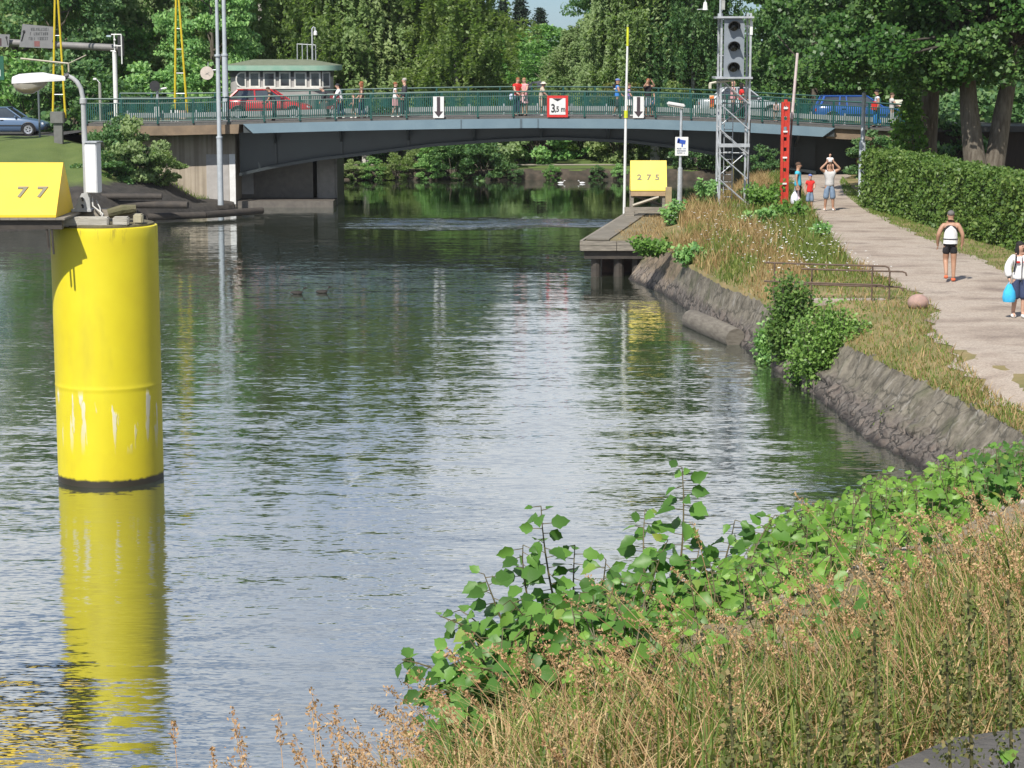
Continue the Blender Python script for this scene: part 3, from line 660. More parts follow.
Box('control_box', (PX(57.5, 104.9), 104.8, PZ(117.5, 104.8)), (.62, .5, .55), M('grey_box', (.16, .16, .15)), m2, bev=.03); Box('box_stand', (PX(58, 104.9), 104.8, PZ(132, 104.8)), (.4, .3, 1.1), M('grey_box', (.16, .16, .15)), m2)
MB().tube([(PX(22, 105), 105, PZ(58.5, 105)), (PX(70, 105), 104.9, PZ(63.5, 105))], .05, 6).tube([(PX(70, 105), 104.9, PZ(63.5, 105)), (PX(88, 105), 104.9, PZ(55, 105))], .025, 6).tube([(PX(70, 105), 104.9, PZ(63.5, 105)), (PX(70, 105), 104.9, PZ(72, 105))], .04, 6).build('cross_arm', M('beige_arm', (.45, .40, .32)), m2)
# ================================================================ sign gantry on the left road
Yg = 107.5; g = thing('sign_gantry', 'grey overhead sign gantry pipe on a white post over the left road', 'gantry', (PX(115.5, Yg), Yg, 3.0))
xg = PX(115.8, Yg)
MB().tube([(xg, Yg, 2.8), (xg, Yg, PZ(46, Yg))], .11, 10).build('post', mWhite, g, 'auto')
MB().tube([(PX(120, Yg), Yg, PZ(48, Yg)), (PX(58, Yg), Yg, PZ(45, Yg)), (PX(-40, Yg), Yg, PZ(40, Yg))], .17, 12).build('beam', M('grey_pipe', (.22, .21, .2), (.17, .165, .16)), g, 'auto')
def sheet_quad(pts, y, th):
    mb = MB(); mb.prism(pts, y, y+th); return mb
def gp(px, py, Y=Yg-.35): return (PX(px, Y), PZ(py, Y))
t = thing('route_sign', 'grey slanted route sign with three faded lines and arrows on the gantry', 'sign', (PX(40, Yg), Yg-.3, PZ(36, Yg)))
sheet_quad([gp(21, 47), gp(54.5, 48.5), gp(58, 27), gp(25, 24)], Yg-.35, .06).build('panel', M('grey_sign', (.20, .20, .205), (.175, .175, .18)), t)
mInk = M('faded_ink', (.085, .09, .095))
def strokes(px0, px1, py, h, Y, n, mat, name, skew=0):
    mb = MB(); r = random.Random(int(px0*7+py))
    for k in range(n):
        a = lerp(px0, px1, (k+.15)/n); b = lerp(px0, px1, (k+.75)/n); z = PZ(py, Y)
        if r.random() < .1: continue
        x0, x1 = PX(a, Y), PX(b, Y); s = h/2
        mb.box((x0+.012, Y, z), (.024, .006, h)); 
        if r.random() < .7: mb.box(((x0+x1)/2, Y, z+s*.9), (x1-x0, .006, .022))
        if r.random() < .5: mb.box(((x0+x1)/2, Y, z-s*.9), (x1-x0, .006, .022))
        if r.random() < .5: mb.box((x1-.012, Y, z), (.024, .006, h*.9))
    return mb
Yi = Yg-.356
for py, a, b, n in ((29.2, 33, 51.5, 11), (33.8, 32, 50.5, 10), (38.6, 30.5, 50.5, 11)): strokes(a, b, py, .13, Yi, n, mInk, 't').build('lettering', mInk, t)
mb = MB(); 
for px, py in ((43, 42),): 
    x, z = PX(px-6+0, Yi), PZ(py+.5, Yi); mb.box((PX(38.8, Yi), Yi, z-.06), (.26, .006, .26))
mb.build('symbol', M('faded_red', (.22, .09, .085)), t)
MB().tube([(PX(26.5, Yi), Yi, PZ(31.5, Yi)), (PX(23.5, Yi), Yi, PZ(41, Yi))], .03, 5).ball((PX(26.3, Yi), Yi, PZ(31.8, Yi)), (.07, .01, .09)).build('arrow', mBlack, t)
MB().tube([(PX(57, Yi), Yi, PZ(33, Yi)), (PX(54.5, Yi), Yi, PZ(42, Yi))], .022, 5).build('arrow', mBlack, t)
t = thing('route_sign', 'small grey route sign with dark red patch at the left frame edge', 'sign', (PX(5, Yg), Yg-.3, PZ(41, Yg)))
sheet_quad([gp(-16, 46.5), gp(10.5, 47), gp(12, 34.5), gp(-14, 33.5)], Yg-.35, .06).build('panel', M('grey_sign', (.20, .20, .205)), t)
Box('dark_patch', (PX(-3, Yi), Yi, PZ(42, Yi)), (.62, .006, .36), M('dark_red_ink', (.08, .04, .045)), t)
MB().tube([(PX(8.6, Yi), Yi, PZ(38, Yi)), (PX(9.8, Yi), Yi, PZ(45, Yi))], .02, 5).ball((PX(8.6, Yi), Yi, PZ(37.5, Yi)), (.05, .01, .07)).build('arrow', mBlack, t)
t = thing('direction_sign', 'green direction sign at the left frame edge', 'sign', (PX(-10, 104), 104, 5.6))
Box('panel', (PX(-14, 104), 104, (PZ(56, 104)+PZ(80, 104))/2), (PX(5, 104)-PX(-33, 104), .06, PZ(56, 104)-PZ(80, 104)), M('sign_green', (.012, .10, .06)), t)
MB().box((PX(.5, 104), 103.96, PZ(73, 104)), (.10, .012, .30)).build('white_mark', mWhite, t); MB().tube([(PX(-14, 104), 104.1, 2.8), (PX(-14, 104), 104.1, PZ(57, 104))], .06, 8).build('post', mGalv, t)
# signal frame on the gantry end
Ys = Yg-.5; t = thing('traffic_signal', 'white framed traffic signal at the gantry end, seen from the side', 'traffic light', (PX(119, Ys), Ys, PZ(46, Ys)))
mb = MB(); R = .03
for a, b in (((113, 34.5), (123, 34.5)), ((123, 34.5), (123, 64)), ((116, 34.5), (116, 51)), ((116, 46), (123, 46)), ((109, 36), (113, 36)), ((116, 51), (112, 51))):
    mb.tube([(PX(a[0], Ys), Ys, PZ(a[1], Ys)), (PX(b[0], Ys), Ys, PZ(b[1], Ys))], R, 6)
mb.build('frame', mWhite, t); MB().box((PX(122, Ys), Ys+.15, PZ(46, Ys)), (.28, .3, 1.0), bev=.03).build('head', mBlack, t); 
for z in (40, 46, 52): MB().ball((PX(116.5, Ys), Ys-.05, PZ(z, Ys)), .06).build('lamp_cap', mWhite, t)
MB().box((PX(110.5, Ys), Ys, PZ(36, Ys)), (.2, .14, .08)).build('camera', M('pale_blue_cap', (.45, .55, .62)), t)
# small posts
Yq = 103.6; x = PX(157.5, Yq); t = thing('signal_post', 'short grey post with dark round signal, small lamp and white plate on the approach', 'traffic light', (x, Yq, 3.8))
MB().tube([(x, Yq, 3.7), (x, Yq, PZ(88, Yq))], .06, 8).build('post', mGalv, t)
MB().lathe([(.02, -.06), (.25, -.06), (.25, -.02), (.16, .10), (.02, .12)], (PX(155.5, Yq), Yq-.1, PZ(86, Yq)), 20, 'y').build('signal_head', mBlack, t, 'auto')
MB().box((PX(163.5, Yq), Yq, PZ(88.5, Yq)), (.36, .2, .09), bev=.03, rot=Matrix.Rotation(-.15, 3, 'Y')).tube([(x, Yq, PZ(91, Yq)), (PX(162, Yq), Yq, PZ(90, Yq))], .03, 6).build('lamp', mWhite, t)
Box('plate', (PX(157.3, Yq), Yq-.08, PZ(111.5, Yq)), (.26, .02, .46), mWhite, t); Box('plate_mark', (PX(157.5, Yq), Yq-.095, PZ(111.5, Yq)), (.06, .012, .22), M('faded_ink', (.085, .09, .095)), t)
Yq = 105; x = PX(100.2, Yq); t = thing('camera_post', 'slim weathered post with a small camera behind the abutment bush', 'post', (x, Yq, 3.4))
MB().tube([(x, Yq, 2.8), (x, Yq, PZ(83, Yq))], .07, 8).build('post', M('weathered_post', (.34, .33, .30)), t); MB().box((PX(95.5, Yq), Yq, PZ(79, Yq)), (.16, .14, .1), bev=.02).tube([(x, Yq, PZ(83, Yq)), (PX(96.5, Yq), Yq, PZ(78.5, Yq))], .02, 6).build('camera', mWhite, t)
Yq = 106.5; x = PX(38.7, Yq); t = thing('sign_post', 'thin dark grey post in front of the pale blue car', 'post', (x, Yq, 2.9)); MB().tube([(x, Yq, 2.7), (x, Yq, PZ(90, Yq))], .05, 8).build('shaft', M('dark_grey_post', (.12, .14, .15)), t)
# fenders along the left bank
for k, (pa, pb, z, r) in enumerate((((147, 217), (205, 215), .22, .16), ((205, 215), (262, 210.5), .22, .16), ((96, 204), (188, 205), .75, .17), ((93, 196.5), (162, 196.5), 1.1, .14))):
    a = atz(*pa, z); b = atz(*pb, z)
    o = MB().tube([a, a.lerp(b, .3), a.lerp(b, .7), b], [r*.94, r, r, r*.95], 10).build('fender_log', mTimberDark, None, 'auto')
    tag(o, ('dark floating fender log below the stone revetment', 'dark floating fender log in front of the bridge abutment', 'long dark log lying on the stone revetment', 'upper dark log lying on the stone revetment')[k], 'log', 'dark fender logs on the left bank')
# ================================================================ yellow mooring pillar
pc = atz(111.3, 477.5, 0); px_, py_ = pc.x, pc.y; RP = .918; ZT = PZ(224.5, py_)
def pillar_mat():
    m, t, p, o = nt('yellow_pillar_paint'); p.inputs['Roughness'].default_value = .48
    a = ramp(t, noise(t, .8, 4, .6), [(.35, (.72, .62, .022)), (.5, (.69, .585, .018)), (.65, (.65, .535, .018))])
    g = t.nodes.new('ShaderNodeNewGeometry'); sx = t.nodes.new('ShaderNodeSeparateXYZ'); t.links.new(g.outputs['Position'], sx.inputs[0])
    # peeled paint: pale streaks running down from a scar about a third of the way up
    st = noise(t, 3.4, 4, .55, g.outputs['Position'], 0, (1.6, 1.6, .26))
    band = t.nodes.new('ShaderNodeValToRGB'); e = band.color_ramp.elements
    while len(e) < 5: e.new(.5)
    for k, (q, v) in enumerate(((.12, 0), (.22, .75), (.34, 1), (.352, .35), (.37, 0))): e[k].position = q; e[k].color = (v, v, v, 1)
    t.links.new(math_(t, 'DIVIDE', sx.outputs[2], 4.6), band.inputs[0])
    msk = math_(t, 'MULTIPLY', ramp(t, st, [(.575, (0, 0, 0)), (.60, (1, 1, 1))]), band.outputs[0])
    c = mix(t, msk, a, (.72, .69, .55))
    rst = noise(t, 5, 4, .6, g.outputs['Position'], 0, (1.5, 1.5, .25))
    grime = ramp(t, noise(t, 1.3, 6, .65, g.outputs['Position'], 0, (1.2, 1.2, .35)), [(.5, (0, 0, 0)), (.75, (.30, .30, .30))]); c = mix(t, grime, c, (.30, .25, .05))
    top = math_(t, 'MULTIPLY', ramp(t, rst, [(.6, (0, 0, 0)), (.68, (1, 1, 1))]), ramp(t, math_(t, 'DIVIDE', sx.outputs[2], 4.6), [(.9, (0, 0, 0)), (.985, (.8, .8, .8))]))
    c = mix(t, top, c, (.20, .14, .03))
    h = math_(t, 'MULTIPLY_ADD', noise(t, 9, 4, .7), .10, sx.outputs[2])
    c = mix(t, ramp(t, h, [(.15, (1, 1, 1)), (.19, (0, 0, 0))]), c, (.025, .02, .01))
    t.links.new(c, p.inputs['Base Color'])
    b = t.nodes.new('ShaderNodeBump'); b.inputs['Strength'].default_value = .35; b.inputs['Distance'].default_value = .03
    hh = math_(t, 'ADD', math_(t, 'MULTIPLY', msk, 1.0), math_(t, 'MULTIPLY', noise(t, 2.5, 5, .6), .5)); t.links.new(hh, b.inputs['Height']); t.links.new(b.outputs[0], p.inputs['Normal']); return m
pil = thing('mooring_pillar', 'tall round yellow painted pillar standing in the water', 'pillar', (px_, py_, 0))
MB().lathe([(RP, -2.5), (RP, 1.0), (RP, 1.62), (RP, 1.67), (RP+.006, 1.695), (RP+.004, 1.72), (RP, 1.74), (RP, 1.79), (RP, 2.5), (RP, ZT-.2), (RP, ZT-.05), (RP-.01, ZT-.01), (RP-.05, ZT)], (px_, py_, 0), 64).build('shaft', pillar_mat(), pil, 'auto')
V = []; n = 40
MB().lathe([(RP-.055, ZT-.02), (RP-.06, ZT+.035), (RP-.14, ZT+.05)], (px_, py_, 0), 40).build('cap', M('dirty_cap', (.16, .14, .08), (.09, .08, .05), scale=5, rough=.95, bump=.8), pil)
def loc(px, py, dy=0): v = aty(px, py, py_+dy); return v
mPale = M('bleached_timber', (.50, .48, .42), (.34, .32, .27), scale=3, rough=.85, bump=.5, mapscale=(1, 8, 8))
for (a, b, yy, dy, h, nm, lab) in ((59.5, 109, 221.5, -.62, .16, mPale, 'long bleached timber lying on the front rim of the yellow pillar'), (113.5, 129, 221, -.60, .15, mPale, 'short bleached timber block on the front rim of the yellow pillar'), (134, 143, 218.5, -.35, .16, M('tan_block', (.42, .38, .26)), 'small tan block on the right of the yellow pillar top')):
    A, B = loc(a, yy, dy), loc(b, yy, dy)
    o = MB().box((A+B)/2, ((B-A).length, .22, h), rz=.02, bev=.02).build('timber_block', nm); tag(o, lab, 'timber', 'timbers on the yellow pillar')
A, B = loc(64, 214, .05), loc(136, 212, .15); o = MB().box((A+B)/2, ((B-A).length, .26, .15), rz=-.06, bev=.02).build('timber_beam', mTimber); tag(o, 'grey weathered timber beam across the yellow pillar top', 'timber', 'timbers on the yellow pillar')
A, B = loc(108, 213.5, -.2), loc(136, 208.5, -.1); o = MB().tube([A, A.lerp(B, .5)+Vector((0, 0, .02)), B], [.08, .09, .07], 9).build('timber_log', M('mossy_log', (.15, .13, .08), (.10, .10, .05), rough=.95, bump=.8)); tag(o, 'short mossy log lying tilted on the yellow pillar top', 'log')
# cable
cab_ = MB().tube([loc(92, 197, 0), loc(93, 206, -.1), loc(99, 211, -.2), loc(103, 214, -.3), loc(101, 219, -.45)], .013, 6).tube([loc(96, 200, 0), loc(100, 208, -.1), loc(101, 215, -.3)], .010, 6).build('cable', M('pale_cable', (.55, .55, .52))); tag(cab_, 'pale cable hanging from the lamp cabinet onto the yellow pillar', 'cable')
# lamp on the pillar
xl_ = loc(85, 200).x; lp = thing('pillar_lamp', 'grey lamp post with white flat lamp head on top of the yellow pillar', 'lamp post', (xl_, py_, ZT))
zz = lambda p: PZ(p, py_)
mLampG = M('lamp_grey', (.44, .45, .45), (.34, .35, .35), scale=5, rough=.5)
MB().tube([(PX(84.2, py_), py_, zz(208)), (PX(84, py_), py_, zz(142))], .055, 10).build('lower_post', mLampG, lp, 'auto')
P = [(83.4, 142), (83.2, 105), (82.6, 96), (81, 88), (77.5, 82), (73, 78), (68, 76)]
MB().tube([(PX(a, py_), py_, zz(b)) for a, b in P], [.047, .043, .04, .04, .04, .04, .04], 10).build('bent_post', mLampG, lp, 'auto')
MB().lathe([(.045, -.05), (.062, -.04), (.062, .04), (.045, .05)], (PX(83.2, py_), py_, zz(101)), 12).build('collar', mLampG, lp, 'auto')
MB().prism([(PX(71.5, py_), zz(210)), (PX(88.5, py_), zz(210)), (PX(87.6, py_), zz(193)), (PX(80, py_), zz(193))], py_-.12, py_-.06).build('bracket', mLampG, lp)
MB().box((PX(77.5+2, py_), py_, zz(210)), (.34, .3, .04)).build('base_plate', mLampG, lp)
for p in (197, 204): MB().tube([(PX(80, py_), py_-.126, zz(p)), (PX(81.2, py_), py_-.126, zz(p)-.02), (PX(81.2, py_), py_-.126, zz(p)-.06)], .018, 6).build('slot', mBlack, lp)
# lamp head: lofted hood and bowl
def head_loft(top):
    V = []; Fc = []; n = 9
    st = ((12.5, .03, .02), (14, .13, .09), (20, .17, .115), (30, .18, .12), (44, .17, .12), (50, .12, .10), (66.5, .055, .055)) if top else ((14, .11, .02), (17, .15, .13), (24, .17, .19), (34, .165, .19), (44, .12, .10), (48, .07, .02))
    for px, w, h in st:
        zb = zz(83.6-(px-12)*.055)
        for k in range(n):
            a = PI*k/(n-1); V.append((PX(px, py_), py_+w*math.cos(a), zb+(h*1.35*math.sin(a)**.6 if top else -h*math.sin(a)**.8)))
    m = len(st)
    for i in range(m-1):
        for k in range(n-1): Fc.append([i*n+k, i*n+k+1, (i+1)*n+k+1, (i+1)*n+k])
        Fc.append([i*n+n-1, i*n, (i+1)*n, (i+1)*n+n-1])
    Fc.append(list(range(n))); Fc.append([(m-1)*n+k for k in range(n)])
    return MB().add(V, Fc)
lh = head_loft(True).build('lamp_head', M('lamp_white', (.66, .66, .65), (.58, .58, .57), scale=3, rough=.5), lp, 'auto')
head_loft(False).build('lamp_bowl', M('lamp_bowl', (.42, .40, .33), (.36, .34, .28), rough=.2), lh, 'auto')
MB().tube([(PX(66, py_), py_, zz(76.5)), (PX(70, py_), py_, zz(75))], .05, 8).build('neck_joint', mBlack, lp)
bx_ = thing('switch_cabinet', 'white metal cabinet fixed to the pillar lamp post', 'cabinet', (PX(93.3, py_), py_, zz(193)))
a, b = PX(86.2, py_), PX(98.5, py_)
MB().box(((a+b)/2, py_-.10, (zz(142)+zz(192.3))/2), (b-a, .24, zz(142)-zz(192.3)), bev=.012, rz=-.18).build('body', M('cabinet_white', (.72, .73, .74), (.66, .67, .68), rough=.45), bx_)
MB().box(((a+b)/2, py_-.10, zz(141.5)), (b-a+.04, .29, .02), rz=-.18).build('lid', mGalv, bx_)
# number box and its walkway
def number_box(name, xl, xr, yf, yr, zb, zt, txts, label, tsize, trim=None):
    yc = (yf+yr)/2; t = thing(name, label, 'number board', ((xl+xr)/2, yc, zb))
    MB().prism([(yf, zb), (yr, zb), (yr-.02, zb+.04), (yc+.03, zt), (yc-.03, zt), (yf, zb+.04)], xl, xr, 'x').build('board', trim or mYellow, t)
    n = Vector((0, -(zt-zb), (yc-yf))).normalized(); ang = math.atan2(yc-yf, zt-zb)
    R = Matrix.Rotation(PI/2-ang, 3, 'X')
    for px_r, s in txts:
        f = .42; p = Vector((px_r, lerp(yf, yc-.03, f), lerp(zb+.04, zt, f)))+n*.012
        text_part(s, tsize, M('grey_numeral', (.22, .20, .12)), t, p, R, 'numeral', .004, (1.15, 1), .009)
    return t
Yf = 36.75; zb = PZ(217.5, Yf); zt = PZ(162.5, 37.5)
xl, xr = PX(-62, Yf), PX(52.3, Yf)
t = number_box('number_box', xl, xr, Yf, 38.25, zb, zt, [(PX(17.5, Yf+.2), '7'), (PX(37.5, Yf+.2), '7')], 'large yellow ridge shaped number board reading 7 7 beside the yellow pillar', .30)
w = thing('timber_walkway', 'dark timber walkway under the large yellow number board', 'walkway', (PX(0, Yf), 37.5, zb-.2))
for y in (36.85, 37.5, 38.15): Box('bearer', ((PX(-140, Yf)+PX(59, y))/2, y, zb-.12), (PX(59, y)-PX(-140, Yf), .16, .16), mTimberDark, w)
for k in range(22):
    x = lerp(PX(-138, Yf), PX(57, Yf), k/21); Box('deck_board', (x, 37.5, zb-.022), (.15, 1.6, .035), mTimber, w)
Box('pile', (PX(-95, Yf), 37.5, 1.2), (.3, .3, 7.2), mTimberDark, w)
for x, dz in ((PX(42, Yf), .32), (PX(47, Yf), .42)): MB().tube([(x, 36.8, zb-.2), (x+.02, 36.8, zb-.2-dz)], .02, 6).build('hanging_strap', mTimberDark, w)
# ================================================================ jetty and number box 275
j = thing('timber_jetty', 'weathered jetty with plank front and mossy top jutting from the right bank', 'jetty', (3.4, 72, 0))
A, B, Cc, D = (2.40, 71.6), (5.0, 71.6), (6.9, 83.5), (4.45, 83.5)
zj = 1.22
MB().prism([A, B, Cc, D], zj-.10, zj, 'z').build('deck', M('mossy_deck', (.22, .18, .095), (.16, .14, .075), scale=1.5, rough=.95, bump=.5, bscale=12), j)
def strip(p, q, w, z0, z1):
    p, q = Vector((*p, 0)), Vector((*q, 0)); n = Vector((-(q-p).y, (q-p).x, 0)).normalized()*w
    return MB().prism([tuple((p).to_2d()), tuple(q.to_2d()), tuple((q+n).to_2d()), tuple((p+n).to_2d())], z0, z1, 'z')
strip((2.42, 71.58), (4.47, 83.5), -.75, zj+.003, zj+.05).build('kerb_edge', M('pale_kerb', (.20, .18, .145), (.14, .125, .10), scale=2, rough=.9, bump=.4), j)
for k, (z0, z1) in enumerate(((zj-.17, zj-.02), (zj-.34, zj-.185))):
    strip((2.28-.02*k, 71.48), (3.40, 71.48), .09, z0, z1).build('face_plank', mTimber, j); strip((3.42, 71.48), (5.0, 71.48), .09, z0, z1).build('face_plank', mTimber, j)
    strip((2.30, 71.6), (4.38, 83.5), .09, z0, z1).build('side_plank', mTimber, j)
strip((2.36, 71.62), (5.2, 71.62), .2, zj-.62, zj-.35).build('beam', mTimberDark, j)
for x, y in ((2.75, 71.9), (3.5, 71.9), (4.1, 71.95), (3.2, 75), (3.8, 78.5), (4.35, 82.5)): MB().tube([(x, y, -2), (x, y, zj-.3)], .17, 10).build('pile', mTimberDark, j)
Box('back_wall', (4.1, 73.2, .3), (2.2, .15, 1.2), M('rusty_sheet', (.09, .05, .035), (.05, .035, .03), rough=.9), j)
# number box 275 on a frame
Yn = 81.2; xl, xr = PX(631.5, Yn), PX(668, Yn); zt, zb = PZ(160.5, Yn+.5), PZ(191, Yn)
s_ = [(PX(p, Yn+.2), d) for p, d in ((640, '2'), (649.5, '7'), (658, '5'))]
nb = number_box('number_box', xl, xr, Yn, Yn+1.0, zb, zt, s_, 'smaller yellow ridge shaped number board reading 2 7 5 on a timber frame', .30, M('lemon_board', (.82, .66, .10), (.76, .60, .08), scale=1.5, rough=.5))
fr = thing('timber_stand', 'grey braced timber frame carrying the yellow 2 7 5 board', 'frame', ((xl+xr)/2, Yn, zj))
Box('crossbar', ((xl+xr)/2, Yn+.02, zb-.10), (xr-xl, .16, .16), M('tan_board', (.42, .30, .18), (.34, .23, .13), scale=3), fr); Box('crossbar', ((xl+xr)/2, Yn+.95, zb-.10), (xr-xl, .12, .14), mTimber, fr)
for x in (xl+.06, xr-.12):
    for y in (Yn+.05, Yn+.95): Box('leg', (x, y, (zb-.1+zj)/2), (.10, .10, zb-zj-.12), mTimber, fr)
def bar(p, q, w, mat, nm, par): d = (Vector(q)-Vector(p)); MB().tube([p, q], w, 4).build(nm, mat, par)
bar((xl+.08, Yn-.04, zj+.42), (xr-.30, Yn-.04, zb-.22), .055, M('pale_brace', (.42, .38, .3), rough=.8), 'brace', fr); bar((xl+.1, Yn+.98, zb-.2), (xr-.1, Yn+.98, zj+.35), .05, mTimber, 'brace', fr)
Box('sill_beam', ((xl+xr)/2-.05, Yn, zj+.25), (xr-xl+.35, .14, .22), mTimber, fr)
Box('foot_block', (xl-.05, Yn-.02, zj+.13), (.34, .3, .22), mTimber, fr)
o = Box('stub_post', (PX(669.5, 80.8), 80.8, zj+.55), (.22, .2, 1.15), M('tan_post', (.34, .27, .15), (.28, .22, .13))); tag(o, 'short square tan post beside the 2 7 5 board frame', 'post')
# tall white mast
Ym = 83.6; mm = thing('white_mast', 'tall thin white mast with yellow bands at the end of the jetty', 'mast', (PX(625, Ym), Ym, .9))
MB().tube([(PX(625, Ym), Ym, .8), (PX(626, Ym), Ym, PZ(114, Ym)), (PX(627.3, Ym), Ym, PZ(27, Ym))], [.055, .05, .035], 8).build('shaft', mWhite, mm, 'auto')
MB().tube([(PX(626.1, Ym), Ym, PZ(118, Ym)), (PX(626.2, Ym), Ym, PZ(110.5, Ym))], .075, 8).build('yellow_band', M('signal_yellow', (.66, .70, .03)), mm); MB().tube([(PX(627.1, Ym), Ym, PZ(46, Ym)), (PX(627.3, Ym), Ym, PZ(27, Ym))], .045, 8).build('yellow_band', M('signal_yellow', (.66, .70, .03)), mm)
MB().tube([(PX(624.6, Ym), Ym, -.8), (PX(624.9, Ym), Ym, .85)], .07, 8).build('foot', mGalv, mm)
# camera sign lamp post
Yl = 80; x = PX(681.5, Yl); cp = thing('quay_lamp', 'grey lamp post with flat white lamp head near the yellow 2 7 5 board', 'lamp post', (x, Yl, 1.3))
MB().tube([(PX(680.5, Yl), Yl, 1.2), (PX(681, Yl), Yl, PZ(168, Yl)), (PX(681, Yl), Yl, PZ(167.5, Yl)), (x, Yl, PZ(109, Yl))], [.095, .09, .055, .045], 10).build('post', mGalv, cp, 'auto')
V = []; 
z0 = PZ(104.5, Yl)
lm = MB().box(((PX(667, Yl)+PX(685, Yl))/2, Yl, z0), (PX(685, Yl)-PX(667, Yl), .28, .13), bev=.035, rot=Matrix.Rotation(.16, 3, 'Y')).build('lamp_head', M('lamp_white', (.66, .66, .65)), cp, 'auto')
MB().box(((PX(667, Yl)+PX(684, Yl))/2, Yl, z0-.075), (.55, .2, .04), rot=Matrix.Rotation(.16, 3, 'Y')).build('diffuser', M('lamp_bowl', (.42, .40, .33)), lm)
sg = thing('camera_sign', 'white sign with a blue camera symbol and small lettering on the quay lamp post', 'sign', (PX(682, Yl), Yl-.1, PZ(146, Yl)))
Box('panel', (PX(682, Yl), Yl-.09, PZ(146.2, Yl)), (.47, .02, PZ(137, Yl)-PZ(155.7, Yl)), mWhite, sg)
mBlue = M('sign_blue', (.03, .09, .45))
MB().box((PX(682, Yl), Yl-.108, PZ(141.5, Yl)), (.27, .008, .14), rot=Matrix.Rotation(.18, 3, 'Y')).box((PX(678.7, Yl), Yl-.108, PZ(140.5, Yl)), (.08, .008, .17), rot=Matrix.Rotation(.18, 3, 'Y')).box((PX(682.5, Yl), Yl-.108, PZ(145.2, Yl)), (.05, .008, .10)).build('camera_symbol', mBlue, sg)
for py in (148.5, 150.8, 153): strokes(677.5, 686.5, py, .035, Yl-.108, 8, M('pale_blue_ink', (.4, .48, .68)), 't').build('lettering', M('pale_blue_ink', (.4, .48, .68)), sg)
# ---------------------------------------------------------------- signal tower
Yt = 81.5; zb = PZ(206, Yt); x0, x1 = PX(720.5, Yt), PX(749.5, Yt); w = x1-x0
tw = thing('signal_tower', 'galvanised lattice tower with platforms on a low concrete base by the path', 'tower', ((x0+x1)/2, Yt+.5, zb))
o = Box('tower_base', ((x0+x1)/2, Yt+.6, zb-.2), (w+.55, 1.7, .42), M('pale_concrete', (.38, .33, .26), (.3, .26, .2), scale=2, rough=.9), tw)
zT = PZ(13, Yt); y0, y1 = Yt, Yt+1.15
for x in (x0, x1):
    for y in (y0, y1): Box('leg', (x, y, (zb+zT)/2), (.075, .075, zT-zb), mGalv, tw)
def br(p, q, r=.026): MB().tube([p, q], r, 5).build('brace', mGalv, tw)
lv = [zb+.05, PZ(174, Yt), PZ(145.5, Yt), PZ(113, Yt), PZ(79, Yt)]
lv = [zb+.06+i*(PZ(79, Yt)-zb-.06)/5 for i in range(6)]
for i in range(5):
    a, b = lv[i], lv[i+1]
    if i % 2: br((x1, y0-.05, a), (x0, y0-.05, b))
    else: br((x0, y0-.05, b), (x1, y0-.05, a))
    br((x0, y1, a) if i % 2 else (x1, y1, a), (x1, y1, b) if i % 2 else (x0, y1, b), .022); br((x0, y0, a), (x0, y1, b), .022); br((x1, y1, a), (x1, y0, b), .022)
    if i in (1, 3): br((x0, y1, b), (x1, y1, b), .02)
for py in (145.3,): Box('crossbar', ((x0+x1)/2, y0-.06, PZ(py, Yt)), (w+.05, .10, .13), mGalv, tw)
xm = (x0+x1)/2-.1
for dx in (-.16, .16): MB().tube([(xm+dx, y1+.1, zb), (xm+dx, y1+.1, PZ(79, Yt))], .018, 5).build('ladder_rail', mGalv, tw)
for k in range(16): z = zb+.25+k*.28; MB().tube([(xm-.16, y1+.1, z), (xm+.16, y1+.1, z)], .012, 5).build('ladder_rung', mGalv, tw)
for py, a, b in ((77.8, 714.5, 751.5), (17.3, 715.5, 752)): Box('platform', ((PX(a, Yt)+PX(b, Yt))/2, Yt+.45, PZ(py, Yt)), (PX(b, Yt)-PX(a, Yt), 1.5, .07), mGalv, tw)
for z in (.33, .66): 
    zz_ = lerp(PZ(77, Yt), zT, z); br((x0, y1, zz_), (x1, y1, zz_), .018); br((x1, y0, zz_), (x1, y1, zz_), .018)
MB().box((PX(750, Yt), Yt-.02, PZ(28, Yt)), (.10, .10, .5)).box((PX(744.5, Yt), Yt-.02, PZ(26, Yt)), (.36, .05, .05)).build('upper_fitting', mWhite, tw)
MB().tube([(PX(719, Yt), Yt-.1, PZ(17, Yt)), (PX(719, Yt), Yt-.1, PZ(-30, Yt))], .05, 6).build('top_post', mGalv, tw)
Box('post_box', (PX(721.5, Yt), Yt-.1, PZ(5, Yt)), (.12, .12, .34), M('grey_box2', (.4, .4, .38)), tw)
MB().tube([(PX(709, Yt), Yt-.1, PZ(83.5, Yt)), (PX(716, Yt), Yt-.1, PZ(82, Yt)), (PX(733, Yt), Yt-.1, PZ(80.5, Yt))], .045, 6).box((PX(709.6, Yt), Yt-.1, PZ(86, Yt)), (.1, .12, .22), bev=.02).build('side_lamp', M('pale_arm', (.55, .52, .42)), tw)
MB().tube([(PX(748, Yt), Yt-.08, PZ(205, Yt)), (PX(749.5, Yt), Yt-.08, PZ(180, Yt)), (PX(750.5, Yt), Yt-.08, PZ(120, Yt))], .022, 6).build('cable', mBlack, tw); MB().tube([(PX(752, Yt), Yt-.1, PZ(207, Yt)), (PX(754.5, Yt), Yt-.1, PZ(192, Yt))], .03, 6).build('yellow_sleeve', mYellowPole, tw)
sh = thing('ship_signal', 'grey three light ship signal with deep black visors high in the lattice tower', 'traffic light', (PX(733, Yt), Yt-.1, PZ(77, Yt)))
yb = Yt-.16; a, b = PX(723, Yt), PX(743, Yt)
